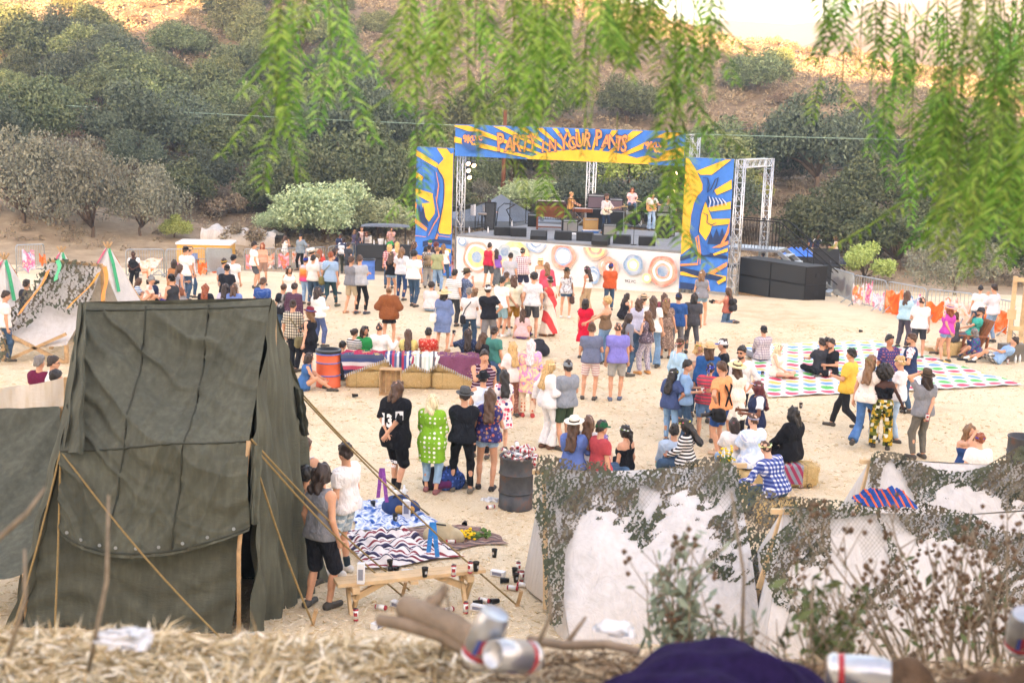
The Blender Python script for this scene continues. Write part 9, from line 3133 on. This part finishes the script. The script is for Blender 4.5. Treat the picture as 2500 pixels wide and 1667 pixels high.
# ------------------------------------------------------------ pepper tree hanging over the view
M_PEP=leaf_mat('pepper_leaves',['#35561c','#56822c','#80ae42','#b6d668'],.45,.5)
M_PST=mat('#5a6a34',.9)
def feather(g,L):
 """one hanging compound leaf: drooping leaflets in pairs along a curved rib"""
 n=int(L/.0165)
 t=np.linspace(.05,1,n)
 bend=g.normal(size=2)*.06
 C=np.stack([bend[0]*t**2,bend[1]*t**2,-L*t],-1)
 yaw=g.normal()*.75
 side=np.array([math.cos(yaw),math.sin(yaw),0])
 V=[]
 for sd in(-1,1):
  l=.054*(.5+.5*np.sin(np.pi*np.clip(t*.85+.12,0,1)))*g.uniform(.75,1.15,n)
  d=side[None]*sd*g.uniform(.8,1.0,n)[:,None]+np.array([0,0,-1])[None]*g.uniform(.30,.55,n)[:,None]+g.normal(size=(n,3))*.10
  d/=np.linalg.norm(d,axis=1)[:,None]
  w=np.cross(d,np.array([side[1],-side[0],.3]))
  w/=np.linalg.norm(w,axis=1)[:,None]
  w=w*.0042
  e=l[:,None]
  V.append(np.stack([C,C+d*e*.4+w,C+d*e+np.array([0,0,-.012]),C+d*e*.4-w],1).reshape(-1,3))
 return np.concatenate(V),C
pep=thing('pepper_tree','pepper tree with feathery green fronds hanging across the top of the view','tree',(0,0,0))
PTOP=[]
def strand(sx,sy1,Y,seed,dens=1.0,sy0=-60):
 g=np.random.default_rng(seed)
 a,b=AT(sx,sy0,Y),AT(sx+g.normal()*25,sy1,Y+g.normal()*.15)
 L=(a-b).length
 V=[]
 stem=[]
 n=max(1,int(L/.12*dens))
 for i in range(n):
  f=(i+g.random())/n
  p=np.array(a.lerp(b,f*(1-.20/max(L,.25))if L>.25 else f*.2))
  fl=min(g.uniform(.16,.27),L)
  v,c=feather(g,fl)
  tilt=g.normal(size=2)*.28
  v=v+np.stack([v[:,2]*tilt[0],v[:,2]*tilt[1],0*v[:,2]],-1)
  V.append(v+p)
  c=c+np.stack([c[:,2]*tilt[0],c[:,2]*tilt[1],0*c[:,2]],-1)+p
  stem.append(c)
 V=np.concatenate(V)
 Q=np.arange(len(V)).reshape(-1,4)
 sp=link('spray',np_mesh('spray',V,Q,M_PEP,False),pep,kind='stuff')
 mb=MB()
 mb.tube([a+Vector((0,0,.1)),a.lerp(b,.5),a.lerp(b,.8)],[.0025,.002,.001],4)
 for c in stem:
  mb.tube([Vector(c[0]),Vector(c[len(c)//2]),Vector(c[-1])],.0012,3,cap=False)
 mb.build('stem',M_PST,sp)
 PTOP.append(a)
for i,(sx,sy,d)in enumerate(((690,440,1.3),(722,300,1),(672,260,.8),(795,290,1.1),(832,230,.9),(845,120,.8),(985,230,1.2),(1012,500,.9),(1040,270,1),(1075,180,1),(1140,300,1.3),(1165,180,1),(1195,150,1.1),(1235,130,1),(1262,330,1.2),(1300,270,1.2),(1335,350,1),(1375,240,1.2),(1400,140,1.2),(1440,300,1.2),(1470,270,1.1),(1500,130,1.3),(1530,110,1.4),(1555,170,1.2),(1590,100,1.4),(1620,80,1.2),(1648,420,1.6),(1668,600,1.5),(1690,300,1.1),(1735,190,.9),(1755,120,.8),(1270,120,1.5),(1320,90,1.4),(1440,110,1.4),(1490,80,1.5),(1000,110,1.2),(1100,90,1.1),(1560,70,1.6),(1380,70,1.5),(760,60,.8))):
 strand(sx,sy*1.12+18,3.6+.9*((i*7)%10)/10,100+i,d)
for i,(sx,s0,s1,Y)in enumerate(((1262,380,470,5.2),(1330,370,450,5.4),(1505,330,410,5.5),(1005,430,520,4.8),(1650,420,560,4.4))):
 strand(sx,s1,Y,300+i,.9,s0)
for i in range(62):
 g=random.Random(500+i)
 sx=2275+290*(i/62)+g.uniform(-35,35)
 lo=np.interp(sx,[2210,2260,2310,2350,2400,2460,2560],[330,480,640,720,690,640,620])
 s0=g.uniform(-80,max(0,lo-250))
 strand(sx,min(s0+g.uniform(160,330),lo),g.uniform(3.3,5.2),600+i,1.05,s0)
for i,(sx,s0,s1)in enumerate(((2000,-60,90),(2020,-60,150),(2060,-60,110),(2105,-40,200),(2130,-60,230),(2160,-60,130),(2185,20,250),(2150,180,360),(2185,220,420),(2080,-60,70),(2210,-60,300),(2230,100,420),(2010,180,270),(2055,190,290),(2215,330,520))):
 strand(sx,s1,3.8+.1*i,800+i,1.0,s0)
tops=sorted(PTOP,key=lambda p:p.x)
for zz,yy,r0 in((.34,4.0,.05),(.5,4.4,.07)):
 mb=MB()
 zt=max(p.z for p in tops)
 mb.tube([(tops[0].x-.3+(tops[-1].x-tops[0].x+2.0)*s,yy,zt+zz*(.5+.5*s))for s in np.linspace(0,1,9)],[r0*(.35+.65*s)for s in np.linspace(0,1,9)],7)
 mb.build('branch',M_PST,pep,smooth=True)
bx=tops[-1].x+1.7
MB().tube([(bx+.5,2.2,4.2),(bx+.3,3.0,5.6),(bx,4.0,zt+.4),(bx+.1,4.2,zt+1.5)],[.22,.17,.13,.07],9).build('trunk',M_PST,pep,smooth=True)
# ------------------------------------------------------------ dusty evening air
hz_m=bpy.data.materials.new('haze_air')
hz_m.use_nodes=True
nt=hz_m.node_tree
nt.nodes.remove(nt.nodes['Principled BSDF'])
pv=nt.nodes.new('ShaderNodeVolumePrincipled')
pv.inputs['Color'].default_value=(.93,.93,.93,1)
pv.inputs['Density'].default_value=.00085
pv.inputs['Anisotropy'].default_value=.2
nt.links.new(pv.outputs[0],nt.nodes['Material Output'].inputs['Volume'])
MB().box((0,770,84),(5200,2000,252)).build('haze',hz_m,None,kind='stuff')['label']='dusty evening haze over the valley'
